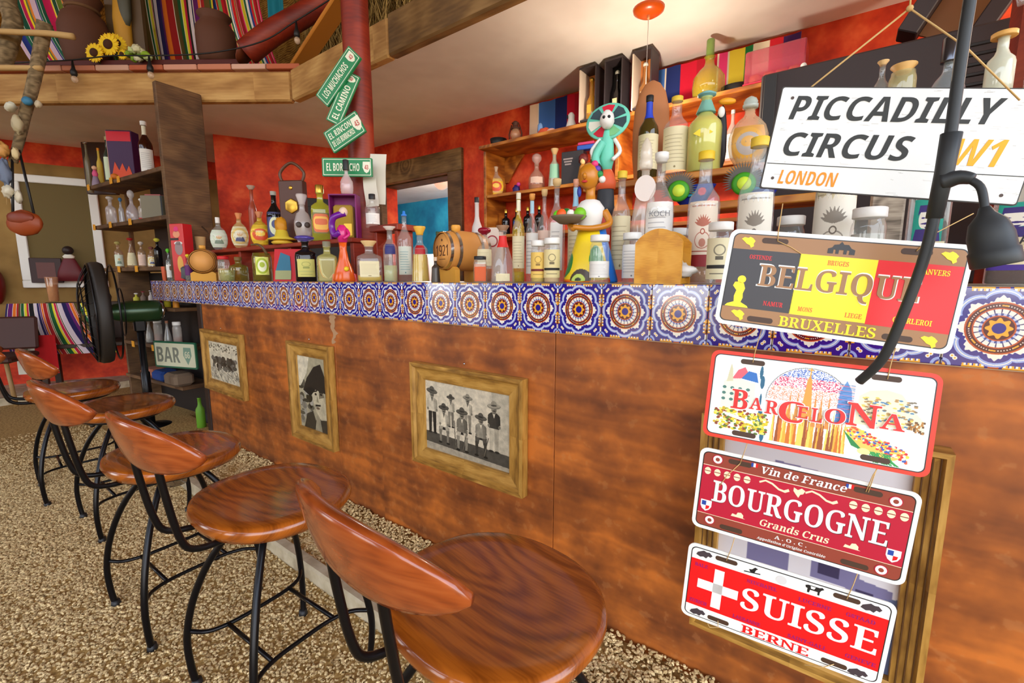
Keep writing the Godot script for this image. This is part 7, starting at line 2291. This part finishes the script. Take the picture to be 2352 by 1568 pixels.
func hanging_branch() -> void:
	var bark := tri("bark", wood_image(64, 128, Color8(92, 76, 52), Color8(128, 108, 78), Color8(160, 138, 104), 3.0, 0.8, 91), 4.0, 0.9, false)
	var pale := col(196, 160, 104, 0.85)
	var c := 3.3
	var o := thing("driftwood_hanger", "crooked driftwood branch with cross sticks hanging at upper left", "driftwood", Vector3.ZERO)
	part(o, "branch", tube(smooth([Vector3(-4.584, 2.896, -0.797), Vector3(-4.618, 2.763, -0.773), Vector3(-4.631, 2.614, -0.739), Vector3(-4.666, 2.456, -0.702), Vector3(-4.742, 2.297, -0.661), Vector3(-4.791, 2.190, -0.639), Vector3(-4.853, 2.060, -0.607), Vector3(-4.884, 1.980, -0.585)], 5), 0.042, 9, false, 0.026), bark)
	part(o, "branch", tube(smooth([Vector3(-4.826, 3.239, -0.699), Vector3(-4.870, 3.075, -0.668), Vector3(-4.852, 2.935, -0.681), Vector3(-4.896, 2.795, -0.650), Vector3(-4.961, 2.652, -0.604)], 5), 0.05, 9, false, 0.055), bark)
	part(o, "cross_stick", tube(smooth([Vector3(-4.888, 2.830, -0.533), Vector3(-4.691, 2.816, -0.672), Vector3(-4.519, 2.806, -0.794), Vector3(-4.378, 2.785, -0.894)], 4), 0.018, 8, false, 0.022), pale)
	part(o, "cross_stick", tube(smooth([Vector3(-4.921, 2.592, -0.510), Vector3(-4.745, 2.590, -0.634), Vector3(-4.581, 2.586, -0.750)], 4), 0.022, 8, false, 0.018), pale)
	part(o, "blue_bead", lathe([0.022, -0.02, 0.03, 0.0, 0.022, 0.02], 12), col(60, 130, 170), Vector3(-4.632, 2.360, -0.665), Vector3(70, 30, 0))
	part(o, "shell", lump(Vector3(0.075, 0.03, 0.03), 0.3, 92), col(226, 226, 206), Vector3(-4.764, 2.329, -0.596))
	part(o, "shell", lump(Vector3(0.03, 0.025, 0.02), 0.3, 93), col(206, 190, 160), Vector3(-4.601, 2.345, -0.712))
	part(o, "shell", lump(Vector3(0.045, 0.06, 0.03), 0.5, 94), col(190, 176, 140), Vector3(-4.738, 2.217, -0.615))
	part(o, "shell", lump(Vector3(0.05, 0.05, 0.03), 0.5, 95), col(206, 150, 80), Vector3(-4.841, 2.044, -0.541))
	part(o, "rag", lump(Vector3(0.04, 0.09, 0.03), 0.5, 96), col(110, 124, 150), Vector3(-4.850, 1.898, -0.535))
	part(o, "shell", lump(Vector3(0.09, 0.045, 0.03), 0.4, 97), col(226, 220, 196), Vector3(-4.852, 1.764, -0.534))
	part(o, "shell", lump(Vector3(0.045, 0.045, 0.02), 0.4, 98), col(222, 214, 190), Vector3(-4.777, 1.726, -0.574))
	part(o, "shell", lump(Vector3(0.03, 0.04, 0.02), 0.4, 99), col(220, 200, 150), Vector3(-4.772, 2.023, -0.590))
	part(o, "thread", tube([Vector3(-4.847, 2.003, -0.550), Vector3(-4.884, 1.675, -0.523)], 0.003, 5), M.string)
	var b := thing("round_bag", "round orange brown leather bag on a black strap, hung from the branch", "bag", Vector3(-4.720, 1.541, -0.578), 40.0)
	part(b, "bag_body", lump(Vector3(0.115, 0.09, 0.045), 0.12, 81, 20), col(150, 62, 16, 0.5))
	part(b, "bag_flap", lump(Vector3(0.09, 0.05, 0.03), 0.15, 82, 18), col(126, 46, 12, 0.5), Vector3(0, 0.03, 0.022))
	var p: Vector3 = Vector3(-4.720, 1.541, -0.578)
	var inv := Basis(Vector3.UP, deg_to_rad(40.0)).inverse()
	part(b, "strap", tube([Vector3(-0.07, 0.06, 0), inv * (Vector3(-4.879, 2.061, -0.588) - p)], 0.008, 7), M.black_plastic)
	part(b, "strap", tube([Vector3(0.07, 0.06, 0), inv * (Vector3(-4.793, 2.052, -0.612) - p)], 0.008, 7), M.black_plastic)



func upper_floor() -> void:
	var F := 2.90
	# board on trestles behind the brick edge carries the jars and the figure; a pole above carries the blankets
	var o := thing("upper_ledge", "dark red plank ledge running behind the brick edge of the upper floor", "ledge", Vector3(-5.208, 2.983, -1.360) * Vector3(1, 0, 1), 35.3)
	part(o, "plank", box_at(Vector3(-0.45, F - 0.02, 0), 3.3, 0.04, 0.56, 0.004), col(84, 22, 14, 0.7))
	for x in [-2.0, -0.9, 0.1, 1.1]:
		part(o, "trestle", box_at(Vector3(x, (2.65 + F - 0.04) / 2, 0), 0.06, F - 0.04 - 2.65, 0.4, 0.004), col(70, 40, 24, 0.7))
	o = thing("blanket_pole", "wooden pole the blankets hang from above the upper ledge", "pole", Vector3.ZERO)
	part(o, "pole", tube([Vector3(-6.825, 3.926, -0.509), Vector3(-5.526, 3.911, -1.429), Vector3(-4.151, 3.887, -2.403)], 0.025, 8), M.red_timber)
	# striped blankets hung along the railing of the upper floor
	o = thing("serape_blanket", "green and pink striped serape hanging at the upper left", "blanket", Vector3(-6.043, 3.834, -1.013), 35.0)
	part(o, "cloth", cloth_mesh(0.66, 0.90, 2.5, 0.025, 0.34, 60), serape("serape_green_left", 81))
	o = thing("serape_blanket", "dark rainbow striped serape hanging in the upper middle", "blanket", Vector3(-5.097, 3.845, -1.733), 35.0)
	part(o, "cloth", cloth_mesh(0.78, 0.89, 3.0, 0.03, 0.06, 60), serape("serape_dark_upper", 82))
	o = thing("serape_blanket", "red striped serape hanging beside the red log", "blanket", Vector3(-4.707, 3.863, -2.058), 35.0)
	part(o, "cloth", cloth_mesh(0.52, 0.79, 2.0, 0.03, 0.16, 60), serape("serape_red_upper", 83))
	# clay jars
	var clay := mat("clay", Color8(92, 52, 32), 0.75)
	o = thing("clay_jar", "large brown clay jar with narrow neck on the upper floor", "jar", Vector3(-5.287, 2.966, -1.157))
	o.position.y = F
	part(o, "jar_body", lathe([0.13, 0.0, 0.15, 0.06, 0.172, 0.2, 0.172, 0.3, 0.14, 0.40, 0.10, 0.44, 0.105, 0.47, 0.14, 0.54, 0.135, 0.55, 0.09, 0.47], 28), clay)
	part(o, "rope_collar", lathe([0.107, 0.445, 0.118, 0.455, 0.108, 0.47], 24), col(110, 76, 48, 0.9))
	o = thing("clay_jar", "smaller brown clay jar before the red serape on the upper floor", "jar", Vector3(-4.331, 2.951, -1.773))
	o.position.y = F
	part(o, "jar_body", lathe([0.12, 0.0, 0.14, 0.05, 0.145, 0.2, 0.14, 0.27, 0.10, 0.32, 0.10, 0.34, 0.125, 0.37, 0.12, 0.375, 0.08, 0.33], 26), clay)
	# carved robed figure
	o = thing("carved_figure", "carved wooden figure in a golden robe and dark mantle, upper floor", "statue", Vector3(-5.084, 3.003, -1.362), 30.0)
	o.position.y = F
	part(o, "back_panel", prism(round_rect(0.34, 1.0, 0.15), 0.03), col(84, 62, 36), Vector3(0, 0.5, -0.05))
	part(o, "robe", lathe([0.05, 0.04, 0.07, 0.12, 0.075, 0.42, 0.06, 0.55, 0.035, 0.62], 16, 2.0, 0.6), mat("robe_gold", Color8(186, 134, 26), 0.6))
	part(o, "mantle", lathe([0.03, 0.35, 0.05, 0.42, 0.06, 0.6, 0.05, 0.7, 0.03, 0.76], 14, 2.0, 0.6), col(72, 70, 56), Vector3(0.045, 0, 0.01))
	part(o, "head", lump(Vector3(0.034, 0.045, 0.034), 0.1, 61), col(170, 120, 60), Vector3(-0.005, 0.665, 0.02))
	part(o, "plinth", lathe([0.09, 0.0, 0.1, 0.02, 0.06, 0.06], 16), col(70, 48, 28))
	# sunflowers and a green posy
	var spots := [Vector3(-4.976, 2.936, -1.132), Vector3(-4.903, 3.006, -1.209), Vector3(-4.900, 3.038, -1.259), Vector3(-4.843, 2.940, -1.275)]
	var lb := ["lowest sunflower at the left on the upper ledge", "largest sunflower on the upper ledge, before the figure", "sunflower turned aside behind the largest one", "small sunflower bud near the green posy"]
	for i in 4:
		o = thing("sunflower", lb[i], "sunflower", spots[i], 35.0 if i != 2 else 80.0, "sunflowers on the upper ledge")
		var s: float = [0.075, 0.088, 0.07, 0.04][i]
		for q in 2:
			for k in 14:
				var a := TAU * (k + 0.5 * q) / 14.0
				var d := Vector2(cos(a), sin(a))
				var n := d.orthogonal()
				part(o, "petal", prism(PackedVector2Array([d * s * 0.4 - n * s * 0.1, d * s * 0.75 - n * s * 0.15, d * s, d * s * 0.75 + n * s * 0.15, d * s * 0.4 + n * s * 0.1]), 0.003), col(246, 204, 10, 0.7) if q == 0 else col(232, 176, 6, 0.7), Vector3(0, 0, -0.005 * q))
		part(o, "flower_heart", lathe([s * 0.42, 0.0, s * 0.42, 0.01, s * 0.2, 0.018], 16), col(70, 34, 12, 0.9), Vector3.ZERO, Vector3(90, 0, 0))
		part(o, "stem", tube([Vector3(0, 0, -0.01), Vector3(0, -0.06, -0.04), Vector3(0, F - spots[i].y, -0.06)], 0.006, 6), col(50, 90, 30))
	o = thing("green_posy", "pale green paper flowers on the upper ledge", "flowers", Vector3(-4.712, 2.920, -1.344))
	for k in 12:
		part(o, "blossom", lump(Vector3(0.035, 0.024, 0.03), 0.6, 200 + k), [col(206, 222, 150), col(140, 176, 40), col(226, 222, 180)][k % 3], Vector3(rng.randf_range(-0.1, 0.1), rng.randf_range(-0.03, 0.05), rng.randf_range(-0.04, 0.04)))
	part(o, "bundle", box_at(Vector3(0, (F - o.position.y) / 2 - 0.01, 0), 0.16, absf(F - o.position.y), 0.06, 0.02), col(96, 130, 40))
	# red log brace
	o = thing("log_brace", "thick rough red log slanting up beside the red post", "log", Vector3.ZERO)
	part(o, "log", tube(smooth([Vector3(-3.955, 2.913, -1.831), Vector3(-3.837, 3.039, -1.939), Vector3(-3.740, 3.138, -2.045), Vector3(-3.622, 3.241, -2.165), Vector3(-3.466, 3.403, -2.324), Vector3(-3.299, 3.667, -2.504)], 4), 0.092, 14, false, 0.082), M.red_timber)
	part(o, "cut_end", lathe([0.088, 0.0, 0.088, 0.006], 16), col(126, 60, 34), Vector3(-3.964, 2.907, -1.825), Vector3(0, 35, 54))
	solo("timber_plank", box(0.9, 0.035, 0.14, 0.006), col(206, 130, 40, 0.7), "orange yellow plank lying above the edge beam near the red post", "plank", Vector3(-3.415, 3.010, -2.140), Vector3(2, -2, 20))
	solo("teal_cloth", cloth_mesh(0.13, 0.3, 1.0, 0.012), col(0, 110, 130, 0.9), "strip of teal cloth hanging above the red log", "cloth", Vector3(-4.010, 3.578, -2.123), Vector3(0, 35, 0))
	# straw of the thatch
	var st := begin()
	var r := RandomNumberGenerator.new()
	r.seed = 17
	var placed := []
	for i in 2600:
		var x := r.randf_range(-4.6, -1.2)
		var z := -2.62 - r.randf() * 0.2
		var y := r.randf_range(2.72, 4.3)
		placed.append(Transform3D(Basis.from_euler(Vector3(r.randf_range(-0.5, 0.2), r.randf() * TAU, r.randf_range(-0.5, 0.5))), Vector3(x, y, z)))
	var mm2 := MultiMesh.new()
	mm2.transform_format = MultiMesh.TRANSFORM_3D
	mm2.use_colors = true
	mm2.mesh = tube([Vector3(0, -0.22, 0), Vector3(0.006, 0, 0.006), Vector3(0, 0.22, 0)], 0.005, 5, false, 0.003)
	mm2.instance_count = placed.size()
	for i in placed.size():
		mm2.set_instance_transform(i, placed[i])
		mm2.set_instance_color(i, Color(0.16, 0.09, 0.02).lerp(Color(0.56, 0.36, 0.11), r.randf()))
	var t := MultiMeshInstance3D.new()
	t.name = "thatch_straw"
	t.multimesh = mm2
	var sm := mat("straw_strand", Color.WHITE, 0.9)
	sm.vertex_color_use_as_albedo = true
	t.material_override = sm
	add_child(t)
	tag(t, "loose straw of the thatch behind the red log and post", "straw")
	t.set_meta("kind", "stuff")
	# festoon lights: a wire with bulbs along the ledge
	o = thing("string_lights", "black festoon wire with small unlit bulbs along the upper ledge", "string lights", Vector3.ZERO)
	var wire := [Vector3(-5.343, 2.743, -0.578), Vector3(-5.054, 2.768, -0.795), Vector3(-4.805, 2.774, -0.959), Vector3(-4.599, 2.820, -1.154), Vector3(-4.326, 2.799, -1.298), Vector3(-3.999, 2.832, -1.579), Vector3(-3.670, 2.907, -1.813), Vector3(-3.466, 3.058, -1.981), Vector3(-3.195, 3.215, -2.149)]
	part(o, "wire", tube(smooth(wire, 6), 0.005, 6), M.black_plastic)
	for i in [2, 4, 7]:
		var p: Vector3 = wire[i]
		var hl := part(o, "lamp_holder", lathe([0.014, -0.115, 0.022, -0.10, 0.02, -0.075, 0.012, -0.06, 0.005, 0.0], 12), M.black_plastic, p)
		part(hl, "bulb", ball(0.022, 1.0, 1.2, 1.0), glass(230, 200, 170, 0.5), Vector3(0, -0.135, 0))
